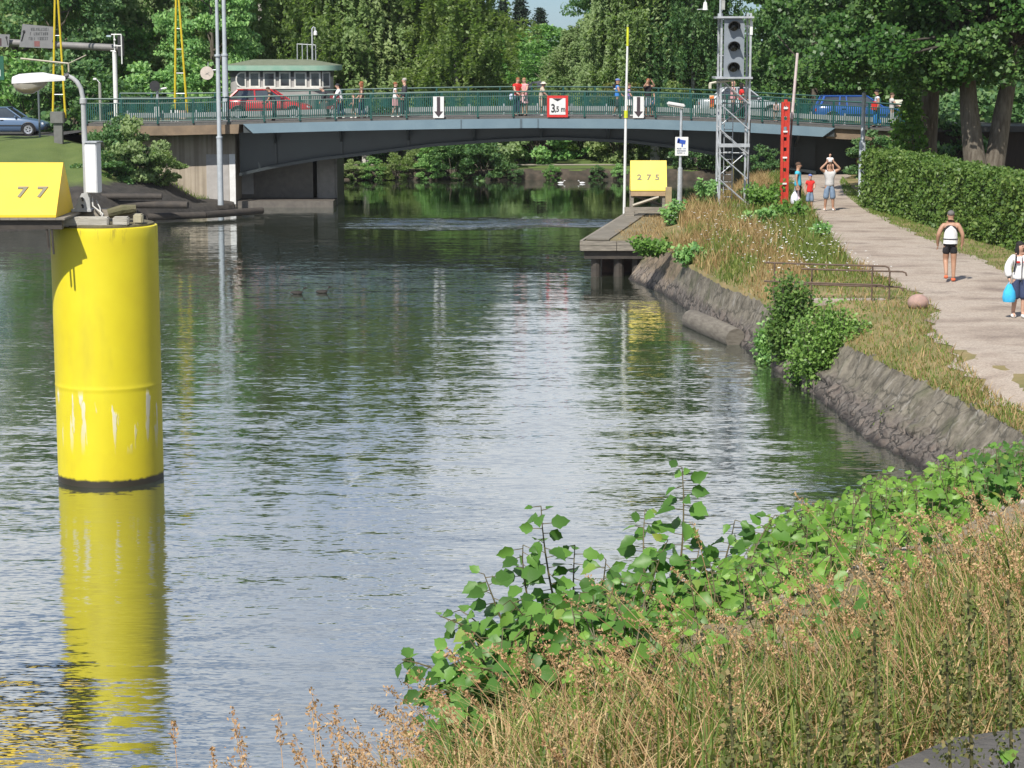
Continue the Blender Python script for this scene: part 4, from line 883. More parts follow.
mb = MB().prism([(a, PZ(77, Yt)), (b, PZ(77, Yt)), (b, PZ(24, Yt)), (b-.10, PZ(18.5, Yt)), (a, PZ(18.5, Yt))], yb, yb+.22)
mb.build('back_board', M('signal_grey', (.24, .27, .30), (.2, .23, .26), scale=2, rough=.5), sh)
for py in (26.5, 46.8, 67.5):
    xc, zc = PX(732.3, Yt), PZ(py, Yt); r = .20; V = []; Fc = []; n = 15
    # visor: deep half tube, open to the camera
    angs = np.linspace(math.radians(-28), math.radians(208), n)
    for yy, k, lz in ((yb-.003, 1.0, 0), (yb-.42, 1.0, 0)):
        for q in angs: V.append((xc+r*math.cos(q)*1.08, yy+(0 if yy > yb-.1 else .24*max(0, .45-math.sin(q))), zc+r*math.sin(q)))
    for rr_ in (.86,):
        for yy in (yb-.003, yb-.41):
            for q in angs: V.append((xc+r*rr_*math.cos(q)*1.08, yy+(0 if yy > yb-.1 else .24*max(0, .45-math.sin(q))), zc+r*rr_*math.sin(q)))
    for i in range(n-1):
        Fc += [[i, i+1, n+i+1, n+i], [2*n+i, 3*n+i, 3*n+i+1, 2*n+i+1], [n+i, n+i+1, 3*n+i+1, 3*n+i]]
    v = MB().add(V, Fc).build('visor', mBlack, sh)
    MB().lathe([(.01, -.05), (.12, -.035), (.165, -.006), (.165, .0)], (xc, yb-.004, zc), 20, 'y').build('lens', M('dark_lens', (.035, .035, .03), rough=.15), v, 'auto')
hl = thing('hanging_lamp', 'small white bell lamp on a thin arm left of the tower top', 'lamp', (PX(704, Yt), Yt, PZ(5, Yt)))
MB().lathe([(.02, .14), (.06, .10), (.09, -.10), (.10, -.16), (.02, -.165)], (PX(704, Yt), Yt, PZ(5.5, Yt)), 14).build('shade', mWhite, hl, 'auto'); MB().tube([(PX(704, Yt), Yt, PZ(2.5, Yt)), (PX(704, Yt), Yt, PZ(-12, Yt)), (PX(719, Yt), Yt-.1, PZ(-14, Yt))], .025, 6).tube([(PX(696, Yt), Yt, PZ(9.6, Yt)), (PX(705, Yt), Yt, PZ(9, Yt))], .015, 5).build('arm', mGalv, hl)
# ---------------------------------------------------------------- red level post and leaning pole
Yr = 82; a, b = PX(781.5, Yr), PX(790, Yr); zb, zt = PZ(211, Yr), PZ(102, Yr)
rp = thing('red_post', 'red twin channel steel post with pale rungs beside the path', 'post', ((a+b)/2, Yr, zb))
for x, dt in ((a+.05, 0), (b-.05, .02)): Box('channel', (x, Yr, (zb+zt)/2), (.095, .14, zt-zb+dt), mRed, rp)
for k in range(11): Box('red_tie', ((a+b)/2, Yr, zb+.2+k*.38), (.12, .06, .24), mRed, rp)
for py in (209, 183.5, 157.5, 131.5, 108): Box('pale_tie', ((a+b)/2, Yr-.08, PZ(py, Yr)), (.16, .03, .06), mWhite, rp)
lp_ = thing('leaning_pole', 'slim leaning white and brown pole right behind the red post', 'pole', (PX(787, Yr+.4), Yr+.4, zb))
q = lambda px, py: (PX(px, Yr+.4), Yr+.4, PZ(py, Yr+.4))
MB().tube([q(787.5, 212), q(792.3, 119)], .04, 8).build('lower_pole', M('brown_pole', (.20, .10, .085)), lp_); MB().tube([q(792.3, 119), q(796.6, 53)], [.055, .05], 8).build('upper_pole', M('pinkish_white', (.66, .55, .54)), lp_)
MB().tube([q(781, 183), q(797, 183)], .02, 5).build('tie_bar', mGalv, lp_)
# ---------------------------------------------------------------- rusty handrails by the quay steps
def handrail(p0, p1, posts, label, hs=1.0):
    t = thing('handrail', label, 'handrail', (p0.x, p0.y, p0.z), 'rusty handrails by the quay steps')
    dirv = (p1-p0).normalized()
    for h, e in ((.90*hs, .30), (.45*hs, .22)):
        P = [p0+Vector((0, 0, h))-dirv*.25, p0.lerp(p1, .5)+Vector((0, 0, h-.005)), p1+Vector((0, 0, h))+dirv*e, p1+Vector((0, 0, h-.03))+dirv*(e+.08), p1+Vector((0, 0, h-.10))+dirv*(e+.10)]
        MB().tube(P, .022, 7).build('rail', mRust, t, 'auto')
    for f in posts: q = p0.lerp(p1, f); MB().tube([q-Vector((0, 0, .1)), q+Vector((0, 0, .9*hs))], .022, 7).build('post', mRust, t)
zz0 = 1.45
handrail(atz(774, 300, zz0), atz(871.5, 303.5, zz0), (0, 1), 'rusty two bar handrail behind the bright green bush, nearer the water')
a = atz(813, 301, zz0)+Vector((0, .3, 0)); b = atz(889, 302, zz0); handrail(a, b, (0, 1), 'rusty two bar handrail ending by the boulder, nearer the path', .82)
p = atz(760, 305, 1.4); q = atz(880, 306, 1.4)
o = Box('quay_steps', ((p.x+q.x)/2+.75, p.y+.3, 1.44), (q.x-p.x-1.1, .4, .14), M('step_stone', (.40, .34, .29), (.32, .27, .23), scale=3, rough=.9)); tag(o, 'low pale stone step below the rusty handrails', 'step')
p = atz(918, 309, 1.48); bo = MB().ball((p.x, p.y, 1.63), (.25, .24, .20), 18, 11); 
o = bo.build('boulder', M('pink_granite', (.40, .26, .22), (.30, .20, .17), scale=9, rough=.8, bump=.3), None, 'auto'); tag(o, 'small round pink granite boulder beside the gravel path', 'boulder')
a, b = atz(692, 320, .14), atz(733, 338, .14)
dv = (b-a).normalized(); o = MB().tube([a-dv*.1, a, a.lerp(b, .5), b, b+dv*.25], [.26, .29, .30, .29, .27], 14).build('fender_log', M('sodden_log', (.20, .18, .145), (.12, .105, .085), scale=3, rough=.9, bump=.6, mapscale=(1, 1, 5)), None, 'auto'); tag(o, 'thick waterlogged pale log lying against the foot of the right quay wall', 'log')
Yp = 86.5; pp = thing('grey_post', 'pale grey post rising behind the far end of the hedge', 'post', (PX(863.5, Yp), Yp, 1.5))
MB().tube([(PX(863.5, Yp), Yp, 1.3), (PX(863.5, Yp), Yp, PZ(142, Yp)), (PX(863.7, Yp), Yp, PZ(140, Yp)), (PX(864, Yp), Yp, PZ(93, Yp)), (PX(864, Yp), Yp, PZ(91.5, Yp))], [.13, .125, .085, .08, .02], 10).build('shaft', mGreyPole, pp, 'auto')
# dark board fence / shed behind the big trees
mDarkBoard = M('dark_brown_boards', (.05, .035, .026), (.035, .025, .02), scale=3, rough=.85, mapscale=(6, 6, .5))
sd = thing('dark_shed', 'dark brown boarded shed wall behind the big trees', 'shed', (20, 96, 1.5))
Box('wall', (22.5, 97, 2.6), (9, 4, 2.4), mDarkBoard, sd); MB().prism([(17.6, 3.8), (27.4, 3.8), (27.2, 4.05), (17.8, 4.05)], 94.6, 99.4).build('roof', M('felt_roof', (.05, .05, .05)), sd)
# road marker and far hut, planter
Ym = 104.2; t = thing('road_marker', 'orange red and white road marker standing on the bridge by the silver car', 'marker', (PX(712, Ym), Ym, 4.1))
for k, c in enumerate(('orange', 'red', 'orange')): MB().prism([(PX(709.7, Ym), PZ(97+3.6*k, Ym)), (PX(713.6, Ym), PZ(96+3.6*k, Ym)), (PX(713.6, Ym), PZ(99.2+3.6*k, Ym)), (PX(709.7, Ym), PZ(100.2+3.6*k, Ym))], Ym-.03, Ym).build('stripe', M('marker_'+c, (.8, .2, .03) if c == 'orange' else (.6, .05, .02)), t)
Box('panel', (PX(711.8, Ym), Ym+.02, PZ(101.5, Ym)), (.22, .03, .62), M('marker_pale', (.75, .6, .4)), t); MB().tube([(PX(711.8, Ym), Ym+.05, deckz(PX(711.8, Ym))), (PX(711.8, Ym), Ym+.05, PZ(98, Ym))], .03, 6).build('post', mGalv, t)
Ym = 105; t = thing('barrier_bars', 'three short white marker bars behind the bridge railing left of the road marker', 'barrier', (PX(697, Ym), Ym, 4.1))
for px in (694.5, 697.3, 700): MB().box((PX(px, Ym), Ym, PZ(108.5, Ym)), (.08, .04, .30)).tube([(PX(px, Ym), Ym+.03, deckz(PX(px, Ym))), (PX(px, Ym), Ym+.03, PZ(109, Ym))], .015, 5).build('bar', mWhite, t)
Yh = 130; t = thing('dark_hut', 'dark hut roof among the trees behind the red shirted bridge group', 'hut', (PX(535, Yh), Yh, .6))
Box('wall', (PX(535, Yh), Yh+1, 2.2), (1.6, 2, 4.2), mDarkBoard, t); MB().add([(PX(526, Yh), Yh-.5, PZ(89, Yh)), (PX(542, Yh), Yh-.5, PZ(85, Yh)), (PX(541.5, Yh), Yh+2.5, PZ(81.5, Yh)), (PX(528, Yh), Yh+2.5, PZ(83, Yh)), (PX(526, Yh), Yh-.5, PZ(91.5, Yh)), (PX(542, Yh), Yh-.5, PZ(87.5, Yh)), (PX(541.5, Yh), Yh+2.5, PZ(84, Yh)), (PX(528, Yh), Yh+2.5, PZ(85.5, Yh))], [[0, 1, 2, 3], [4, 5, 6, 7], [0, 1, 5, 4], [1, 2, 6, 5], [2, 3, 7, 6], [3, 0, 4, 7]]).build('roof', M('slate_roof', (.06, .06, .07)), t)
t = thing('flower_box', 'dark planter with low green plants behind the bridge railing beside the couple', 'planter', (PX(380, 103), 103, 4.1)); zd_ = deckz(PX(380, 103))
Box('trough', (PX(380, 103), 103, zd_+.16), (1.1, .35, .32), mTimberDark, t); P = np.c_[rng.uniform(-.55, .55, 260)+PX(380, 103), rng.uniform(-.2, .2, 260)+103, rng.uniform(.3, .55, 260)+zd_]
V, Fc = leaf_quads(P, .09); obj_np('plants', V, Fc, leaf_mat('planter_leaf', [(0, (.03, .08, .02)), (1, (.08, .14, .03))]), t)
# ================================================================ birds on the water
def water_bird(px, py, L, head, body, label, grp, face=1):
    p = atz(px, py, 0); t = thing('water_bird', label, 'bird', p, grp)
    mb = MB(); n = 9; V = []; Fc = []
    st = [(-.5, .01, .16), (-.38, .08, .15), (-.2, .16, .12), (.05, .19, .11), (.25, .15, .11), (.33, .085, .17), (.36, .075, .27), (.40, .075, .36), (.46, .09, .44), (.54, .075, .44), (.60, .03, .42), (.68, .014, .41)]
    for x, r, z in st:
        for k in range(n): a = 2*PI*k/n; V.append((p.x+face*L*x, p.y+L*r*math.cos(a), L*(z+r*math.sin(a)*.85)-.01))
    for i in range(len(st)-1):
        for k in range(n): Fc.append([i*n+k, i*n+(k+1) % n, (i+1)*n+(k+1) % n, (i+1)*n+k])
    mb.add(V, Fc); mb.build('body', body, t, 'auto')
mDuck = M('duck_brown', (.014, .011, .008), (.03, .024, .018), scale=12); mGull = M('gull_white', (.8, .8, .8), (.7, .7, .72), scale=12)
water_bird(297.5, 294.2, .46, 0, mDuck, 'dark brown duck swimming on the open water, left of the pair', 'ducks swimming in the canal')
water_bird(322.5, 293.2, .44, 0, mDuck, 'dark brown duck swimming on the open water, right of the pair', 'ducks swimming in the canal')
water_bird(561, 183.5, .38, 0, mGull, 'white gull on the water beyond the bridge, left of the two', 'white gulls beyond the bridge')
water_bird(582, 183.5, .36, 0, mGull, 'white gull on the water beyond the bridge, right of the two', 'white gulls beyond the bridge', -1)
# ================================================================ people
mSkin = M('skin', (.52, .32, .23), (.46, .27, .19), scale=6, rough=.55); mSkinTan = M('tanned_skin', (.42, .24, .155), (.36, .2, .13), scale=6, rough=.55)
mCloth = {}
def cl(name, c, c2=None): return M('cloth_'+name, c, c2 or tuple(x*.85 for x in c), scale=7, rough=.85, bump=.25, bscale=25)
def skin_grow(verts, edges, radii, root=0, sub=1):
    me = bpy.data.meshes.new('s'); me.from_pydata([tuple(v) for v in verts], edges, []); o = bpy.data.objects.new('s', me); COL.objects.link(o)
    md = o.modifiers.new('k', 'SKIN'); md.use_smooth_shade = True; md.branch_smoothing = .6
    if not me.skin_vertices: me.skin_vertices.new()
    sv = me.skin_vertices[0].data
    for i, r in enumerate(radii):
        sv[i].radius = r if isinstance(r, tuple) else (r, r); sv[i].use_root = (i == root)
    if sub: s = o.modifiers.new('u', 'SUBSURF'); s.levels = sub; s.render_levels = sub
    dg = bpy.context.evaluated_depsgraph_get(); ev = o.evaluated_get(dg); m2 = ev.to_mesh()
    V = [tuple(v.co) for v in m2.vertices]; Fc = [tuple(p.vertices) for p in m2.polygons]; ev.to_mesh_clear()
    bpy.data.objects.remove(o); bpy.data.meshes.remove(me)
    return V, Fc
def person(label, loc, H=1.75, yaw=0, pose=None, lean=0, top=None, sleeve=.5, bottom=None, length='long', shoes=None, hair=None, hairstyle='short', skin=None, fem=False, group=None, fine=False, headturn=0, topname='shirt', sub=1, defer=False):
    k = H/1.75; skin = skin or mSkin
    J = dict(pel=(0, 0, .95), wai=(0, 0, 1.10), che=(0, .0, 1.31), nb=(0, .01, 1.455), nk=(0, .002, 1.505), h0=(0, -.015, 1.565), h1=(0, -.01, 1.645), h2=(0, 0, 1.72), hem=(0, 0, .84), wst=(0, 0, 1.03))
    for s, c in ((-1, 'R'), (1, 'L')):
        J['sh'+c] = (s*.178, .01, 1.405); J['el'+c] = (s*.235, .03, 1.13); J['wr'+c] = (s*.245, -.04, .89); J['ha'+c] = (s*.245, -.06, .81)
        J['hi'+c] = (s*.085, 0, .90); J['kn'+c] = (s*.095, -.02, .50); J['an'+c] = (s*.10, .025, .085); J['to'+c] = (s*.115, -.15, .035)
    J.update(pose or {})
    J = {a: Vector(b) for a, b in J.items()}
    if lean:
        R = Matrix.Rotation(lean, 3, 'X')
        for a in list(J):
            if a[:2] not in ('hi', 'kn', 'an', 'to') and a not in ('pel', 'hem'):
                J[a] = J['pel']+R@(J[a]-J['pel'])
    J = {a: b*k for a, b in J.items()}
    rot = Matrix.Rotation(yaw, 3, 'Z')
    t = thing('person', label, 'person', (0, 0, 0), group)
    lift = k*.0
    def grow(chain, rad, name, mat, extra=0, sub_=None):
        names = list(rad); idx = {a: i for i, a in enumerate(names)}
        E = [(idx[a], idx[b]) for a, b in chain]
        r = [tuple((x+extra)*k for x in (rad[a] if isinstance(rad[a], tuple) else (rad[a], rad[a]))) for a in names]
        return skin_grow([J[a] for a in names], E, r, 0, sub if sub_ is None else sub_)
    shw = .066 if fem else .078
    rad = dict(pel=(.155, .12), wai=(.13 if fem else .148, .108), che=(.155 if fem else .178, .125), nb=(.115, .085), nk=(.066, .07), h0=(.078, .10), h1=(.09, .112), h2=(.06, .07))
    for c in 'RL': rad.update({'sh'+c: shw, 'el'+c: .053 if not fem else .045, 'wr'+c: .035, 'ha'+c: (.046, .024), 'hi'+c: .105, 'kn'+c: .07, 'an'+c: .045, 'to'+c: (.045, .034)})
    ch = [('pel', 'wai'), ('wai', 'che'), ('che', 'nb'), ('nb', 'nk'), ('nk', 'h0'), ('h0', 'h1'), ('h1', 'h2')]
    for c in 'RL': ch += [('che', 'sh'+c), ('sh'+c, 'el'+c), ('el'+c, 'wr'+c), ('wr'+c, 'ha'+c), ('pel', 'hi'+c), ('hi'+c, 'kn'+c), ('kn'+c, 'an'+c), ('an'+c, 'to'+c)]
    V, Fc = grow(ch, rad, 'body', skin)
    mb = MB().add(V, Fc)
    hd = J['h1']; hr = Matrix.Rotation(headturn, 3, 'Z')
    def H_(x, y, z): return hd+hr@(Vector((x, y, z))*k)
    # nose and ears join the head; fingers leave the palm
    mb.ball(H_(0, -.10, -.035), (.014*k, .02*k, .022*k), 6, 4)
    for s in (-1, 1): mb.ball(H_(s*.078, .005, -.03), (.012*k, .02*k, .032*k), 6, 4)
    for s, c in ((-1, 'R'), (1, 'L')):
        wr, ha = J['wr'+c], J['ha'+c]; d = (ha-wr).normalized(); side = d.cross(Vector((1, 0, 0))).normalized(); nrm = d.cross(side).normalized()
        if fine:
            for q in range(4):
                o = side*(q-1.5)*.018*k; L = (.075, .085, .08, .062)[q]*k; bend = -nrm*.018*k*s
                mb.tube([ha+o*.9-d*.02, ha+o+d*L*.45, ha+o+d*L*.8+bend, ha+o+d*L+bend*2.2], [.0095*k, .0088*k, .0078*k, .005*k], 5)
            mb.tube([wr.lerp(ha, .45)+side*.02*k, wr.lerp(ha, .9)+side*.045*k, ha+side*.055*k+d*.03*k], [.011*k, .010*k, .007*k], 5)
        else:
            for q in range(4): o = side*(q-1.5)*.018*k; mb.tube([ha+o*.9-d*.02, ha+o+d*.075*k], [.010*k, .007*k], 4)
            mb.tube([wr.lerp(ha, .5)+side*.02*k, ha+side*.05*k+d*.01*k], [.011*k, .008*k], 4)
    body = mb.build('body', skin, t, True)
    def piece(V, Fc, nm, mat, parent=t): return MB().add(V, Fc).build(nm, mat, parent, True)
    # shirt
    if top is not None:
        tr = {a: rad[a] for a in ('che', 'wai', 'pel')}; tr['pel'] = (.158, .125)
        chn = [('che', 'wai'), ('wai', 'pel'), ('pel', 'hem')]; tr['hem'] = (.165, .13)
        tr['nb'] = (.125 if sleeve else .12, .09 if sleeve else .105); chn.append(('che', 'nb')); J['nb_'] = J['nb']
        if sleeve is not None:
            for c in 'RL':
                if sleeve == 0:
                    J['sl'+c] = J['che'].lerp(J['sh'+c], .72); tr['sl'+c] = .10; chn.append(('che', 'sl'+c)); continue
                tr['sh'+c] = shw+.008; chn.append(('che', 'sh'+c))
                if sleeve <= 1: J['sl'+c] = J['sh'+c].lerp(J['el'+c], sleeve); tr['sl'+c] = .068; chn.append(('sh'+c, 'sl'+c))
                else: tr['el'+c] = .062; J['sl'+c] = J['el'+c].lerp(J['wr'+c], .92); tr['sl'+c] = .05; chn += [('sh'+c, 'el'+c), ('el'+c, 'sl'+c)]
        piece(*grow(chn, tr, topname, top, .030), topname, top)
    if bottom is not None:
        br_ = {'pel': (.150, .122), 'wst': (.135, .11)}; chn = [('pel', 'wst')]
        if length in ('skirt', 'dress'):
            prof = [(.135*k, .97*k), (.16*k, .85*k), (.20*k, .60*k), (.205*k, .575*k)] if length == 'skirt' else [(.125*k, 1.05*k), (.17*k, .85*k), (.23*k, .52*k), (.235*k, .5*k)]
            MB().lathe(prof, (0, 0, 0), 18).build('skirt', bottom, t, 'auto')
        else:
            for c in 'RL':
                br_['hi'+c] = .098; chn.append(('pel', 'hi'+c))
                if length == 'shorts': J['lo'+c] = J['hi'+c].lerp(J['kn'+c], .58); br_['lo'+c] = .10; chn.append(('hi'+c, 'lo'+c))
                elif length == 'tight': J['lo'+c] = J['hi'+c].lerp(J['kn'+c], .62); br_['lo'+c] = .085; chn.append(('hi'+c, 'lo'+c))
                elif length == 'knee': J['lo'+c] = J['kn'+c].lerp(J['an'+c], .22); br_['kn'+c] = .098; br_['lo'+c] = .095; chn += [('hi'+c, 'kn'+c), ('kn'+c, 'lo'+c)]
                elif length == 'calf': J['lo'+c] = J['kn'+c].lerp(J['an'+c], .3); br_['kn'+c] = .078; br_['lo'+c] = .066; chn += [('hi'+c, 'kn'+c), ('kn'+c, 'lo'+c)]
                else: J['lo'+c] = J['kn'+c].lerp(J['an'+c], .93); br_['kn'+c] = .082; br_['lo'+c] = .07; chn += [('hi'+c, 'kn'+c), ('kn'+c, 'lo'+c)]
            piece(*grow(chn, br_, 'trousers', bottom, .018), 'trousers' if length in ('long', 'calf') else 'shorts', bottom)
    if shoes is not None:
        for c in 'RL':
            J['q'+c] = J['an'+c]+Vector((0, .03, -.045))*k
            piece(*grow([('q'+c, 'to'+c)], {'q'+c: (.055, .05), 'to'+c: (.055, .042)}, 'shoe', shoes, .008), 'shoe', shoes)
    if hair is not None:
        hb = MB()
        if hairstyle == 'short': hb.ball(H_(0, .014, .022), (.087*k, .106*k, .082*k), 14, 9)
        elif hairstyle == 'cap': hb.ball(H_(0, .008, .035), (.092*k, .112*k, .07*k), 14, 9); hb.box(H_(0, -.12, .03), (.13*k, .10*k, .012*k), rz=headturn)
        elif hairstyle == 'hat': hb.ball(H_(0, .0, .05), (.095*k, .115*k, .075*k), 14, 9); hb.lathe([(.19*k, -.012*k), (.20*k, 0), (.10*k, .03*k)], H_(0, 0, .02), 18)
        elif hairstyle == 'long': hb.ball(H_(0, .02, .022), (.095*k, .11*k, .085*k), 14, 9); hb.ball(H_(0, .055, -.10), (.10*k, .06*k, .15*k), 12, 9); [hb.ball(H_(s*.078, -.005, -.09), (.03*k, .05*k, .13*k), 8, 7) for s in (-1, 1)]
        hb.build({'cap': 'cap', 'hat': 'sun_hat'}.get(hairstyle, 'hair'), hair, t, True)
    for s in (-1, 1): MB().ball(H_(s*.030, -.098 if hairstyle != 'hat' else -.1, .0), .009*k, 6, 4).build('eye', mBlack, t)
    t.rotation_euler = (0, 0, yaw)
    if not defer: t.location = loc
    return t, J
def bring(fr, to): return None
def PY(px, Y=102.3): return (PX(px, Y), Y, deckz(PX(px, Y))+.10)
hBrown = cl('hair_brown', (.09, .05, .03)); hGrey = cl('hair_grey', (.42, .39, .35)); hRed = cl('hair_red', (.28, .10, .04)); hBlack = cl('hair_black', (.012, .01, .01)); hGrizzle = cl('hair_grizzled', (.14, .13, .125))
wht = cl('white', (.78, .78, .78)); blk = cl('black', (.015, .015, .018)); drk = cl('dark_grey', (.04, .042, .05)); red = cl('red', (.62, .025, .02)); pnk = cl('pink', (.62, .32, .33)); jean = cl('denim', (.13, .19, .28), (.19, .26, .35)); beige = cl('beige', (.5, .42, .33)); blue = cl('blue', (.04, .22, .62)); brn = cl('brown', (.17, .10, .065)); prp = cl('purple', (.22, .18, .42)); tur = cl('turquoise', (.06, .45, .62)); grysh = cl('pale_grey', (.52, .51, .50), (.45, .44, .43)); navy = cl('navy', (.035, .05, .11)); shoeW = cl('shoe_white', (.8, .8, .78)); shoeD = cl('shoe_dark', (.06, .045, .04)); shoeO = cl('shoe_orange', (.7, .16, .07))
wl = dict(knL=(.10, -.10, .51), anL=(.10, -.08, .085), toL=(.11, -.25, .035), knR=(-.10, .02, .50), anR=(-.10, .20, .11), toR=(-.11, .05, .03), elR=(-.25, -.06, 1.15), wrR=(-.24, -.22, .96), haR=(-.24, -.28, .91))
fwd = dict(elL=(.22, -.14, 1.18), wrL=(.16, -.36, 1.06), haL=(.14, -.43, 1.04), elR=(-.22, -.14, 1.18), wrR=(-.16, -.36, 1.06), haR=(-.14, -.43, 1.04))
G = 'people on the bridge'
LFT, RGT = -PI/2, PI/2     # facing left / right in the picture (figures face -Y at yaw 0)
person('person in a dark vest bending over in front of the red car on the bridge', PY(274, 101.9), 1.6, LFT, fwd, .45, top=drk, sleeve=.1, bottom=drk, shoes=shoeD, hair=hBrown, group=G, skin=mSkinTan)
person('person in dark grey stooping beside the control cabin corner on the bridge', PY(328, 102.6), 1.55, LFT, fwd, .5, top=drk, sleeve=1.5, bottom=drk, shoes=shoeD, hair=hGrey, group=G)
person('person in a white jacket pushing a dark red pushchair on the bridge', PY(340.5), 1.62, LFT, {**wl, **fwd}, .22, top=wht, sleeve=1.5, bottom=navy, shoes=shoeW, hair=cl('hair_dark', (.03, .03, .035)), group=G)
pc_ = thing('pushchair', 'dark red pushchair in front of the person in the white jacket', 'pushchair', PY(334))
x, y, z = PY(334); mDR = cl('dark_red', (.22, .03, .035))
MB().prism([(x-.35, z+.45), (x+.1, z+.40), (x+.28, z+.95), (x+.18, z+1.0), (x-.05, z+.60), (x-.35, z+.55)], y-.2, y+.2).build('seat', mDR, pc_)
MB().tube([(x+.22, y-.2, z+.95), (x-.05, y-.2, z+.55), (x-.25, y-.2, z+.12)], .018, 6).tube([(x+.22, y+.2, z+.95), (x-.05, y+.2, z+.55), (x-.25, y+.2, z+.12)], .018, 6).tube([(x+.28, y-.2, z+.98), (x+.28, y+.2, z+.98)], .02, 6).tube([(x-.05, y-.2, z+.5), (x+.25, y-.2, z+.12)], .018, 6).tube([(x-.05, y+.2, z+.5), (x+.25, y+.2, z+.12)], .018, 6).build('frame', mGalv, pc_)
MB().prism([(x-.18, z+.95), (x+.22, z+.85), (x+.28, z+1.02), (x+.02, z+1.16), (x-.15, z+1.08)], y-.21, y+.21).build('hood', mDR, pc_)
for dx in (-.26, .26):
    for dy in (-.22, .22): MB().lathe([(.05, -.02), (.12, -.02), (.12, .02), (.05, .02)], (x+dx, y+dy, z+.12), 14, 'y').build('wheel', mTyre, pc_)
person('child in dark blue on the bridge right behind the white jacket', PY(353.5), 1.15, LFT, wl, top=navy, sleeve=.6, bottom=drk, length='shorts', shoes=shoeW, hair=hBrown, group=G)
person('person with wavy brown hair, brown top and dark trousers on the bridge', PY(361.5), 1.68, LFT, wl, top=brn, sleeve=.5, bottom=navy, shoes=shoeD, hair=hRed, hairstyle='long', fem=True, group=G)
person('person with red hair in a white top, beside the tall dark suited one', PY(395.5), 1.62, RGT, wl, top=wht, sleeve=.3, bottom=pnk, length='skirt', shoes=shoeW, hair=hRed, fem=True, group=G)
person('tall grey haired person in a dark suit on the bridge', PY(404.5), 1.80, LFT, wl, top=drk, sleeve=1.5, bottom=drk, shoes=shoeD, hair=hGrey, group=G)
person('person in a red shirt leaning on the railing left of the clearance sign', PY(517, 102.0), 1.76, .5, {**fwd}, .12, top=red, sleeve=.5, bottom=navy, shoes=shoeD, hair=hRed, group=G)
person('person in a pale pink top and flowery skirt beside the red shirt', PY(524.5, 102.0), 1.74, -.6, fwd, .05, top=pnk, sleeve=.2, bottom=cl('flower', (.6, .2, .24), (.75, .6, .6)), length='skirt', shoes=shoeD, hair=cl('hair_ginger', (.36, .2, .1)), fem=True, group=G)
bg = thing('shoulder_bag', 'blue and white bag hanging at the red shirted person on the bridge', 'bag', PY(512.3)); x, y, z = PY(512.3); y = 101.75
MB().box((x, y, z+.86), (.28, .14, .30), bev=.05).build('bag', cl('bag_blue', (.35, .45, .75), (.75, .78, .82)), bg); MB().tube([(x-.1, y, z+1.0), (x+.08, y, z+1.3), (x+.12, y, z+1.0)], .012, 5).build('strap', blk, bg)
person('person in beige with a white sun hat, left of the clearance sign', PY(541, 102.0), 1.55, RGT, fwd, .18, top=beige, sleeve=.8, bottom=beige, length='knee', shoes=shoeW, hair=cl('hat_white', (.72, .66, .56)), hairstyle='hat', group=G)
person('person in a bright blue shirt and cap left of the white mast', PY(617.5, 102.1), 1.72, RGT, wl, top=blue, sleeve=.5, bottom=drk, length='knee', shoes=shoeW, hair=cl('cap_blue', (.15, .2, .45)), hairstyle='cap', skin=mSkinTan, group=G)
bk = thing('backpack', 'black backpack worn with the bright blue shirt on the bridge', 'backpack', PY(614.5)); x, y, z = PY(614.7)
MB().box((x, 102.1, z+1.36), (.20, .3, .32), bev=.07).build('bag', blk, bk); MB().box((x+.03, 102.1, z+1.25), (.17, .31, .10), bev=.03).build('pocket', wht, bk)
person('person in a purple top and white skirt right behind the white mast', PY(629, 102.2), 1.5, RGT, wl, top=prp, sleeve=.3, bottom=wht, length='skirt', shoes=shoeW, hair=hBrown, fem=True, group=G)
person('person in a black top on the bridge with both hands at the face', PY(648), 1.74, .3, dict(elL=(.26, -.18, 1.38), wrL=(.12, -.22, 1.60), haL=(.08, -.20, 1.67), elR=(-.26, -.18, 1.38), wrR=(-.12, -.22, 1.60), haR=(-.08, -.20, 1.67)), top=blk, sleeve=.2, bottom=cl('pale_jeans', (.3, .34, .4)), length='knee', shoes=shoeD, hair=hRed, fem=True, skin=mSkinTan, group=G)
person('small child in blue beside the black top with raised hands', PY(654.5, 102.0), 1.12, LFT, wl, top=blue, sleeve=.6, bottom=drk, length='knee', shoes=shoeD, hair=cl('hair_blond', (.4, .28, .14)), group=G)
person('bald person in a dusty pink shirt on the bridge behind the signal tower', PY(733, 102.6), 1.78, RGT, wl, top=pnk, sleeve=.5, bottom=drk, shoes=shoeD, hair=None, hairstyle='none', group=G)
person('dark haired person in a bright red top on the bridge behind the signal tower', PY(741.5, 102.2), 1.70, RGT, wl, top=red, sleeve=.8, bottom=blk, shoes=shoeD, hair=hBlack, hairstyle='long', fem=True, group=G)
person('small child in pink and white at the railing left of the red post', PY(776, 102.0), 1.0, 0, fwd, .3, top=cl('pink_white', (.7, .3, .33), (.7, .6, .6)), sleeve=.5, bottom=drk, length='shorts', shoes=shoeW, hair=hBlack, group=G)
person('person in a bluish white shirt with red bag in front of the blue car', PY(877.5, 102.1), 1.72, LFT, wl, .05, top=cl('bluish_white', (.66, .7, .8)), sleeve=.4, bottom=blue, shoes=shoeD, hair=hBlack, skin=mSkinTan, group=G)
rb = thing('shoulder_bag', 'red bag carried by the white shirted person near the blue car', 'bag', PY(872)); x, y, z = PY(873.2); MB().box((x, 101.85, z+.95), (.30, .16, .46), bev=.07).build('bag', red, rb); MB().tube([(x-.08, 101.85, z+1.15), (x+.06, 101.9, z+1.42), (x+.1, 101.85, z+1.15)], .012, 5).build('strap', blk, rb)
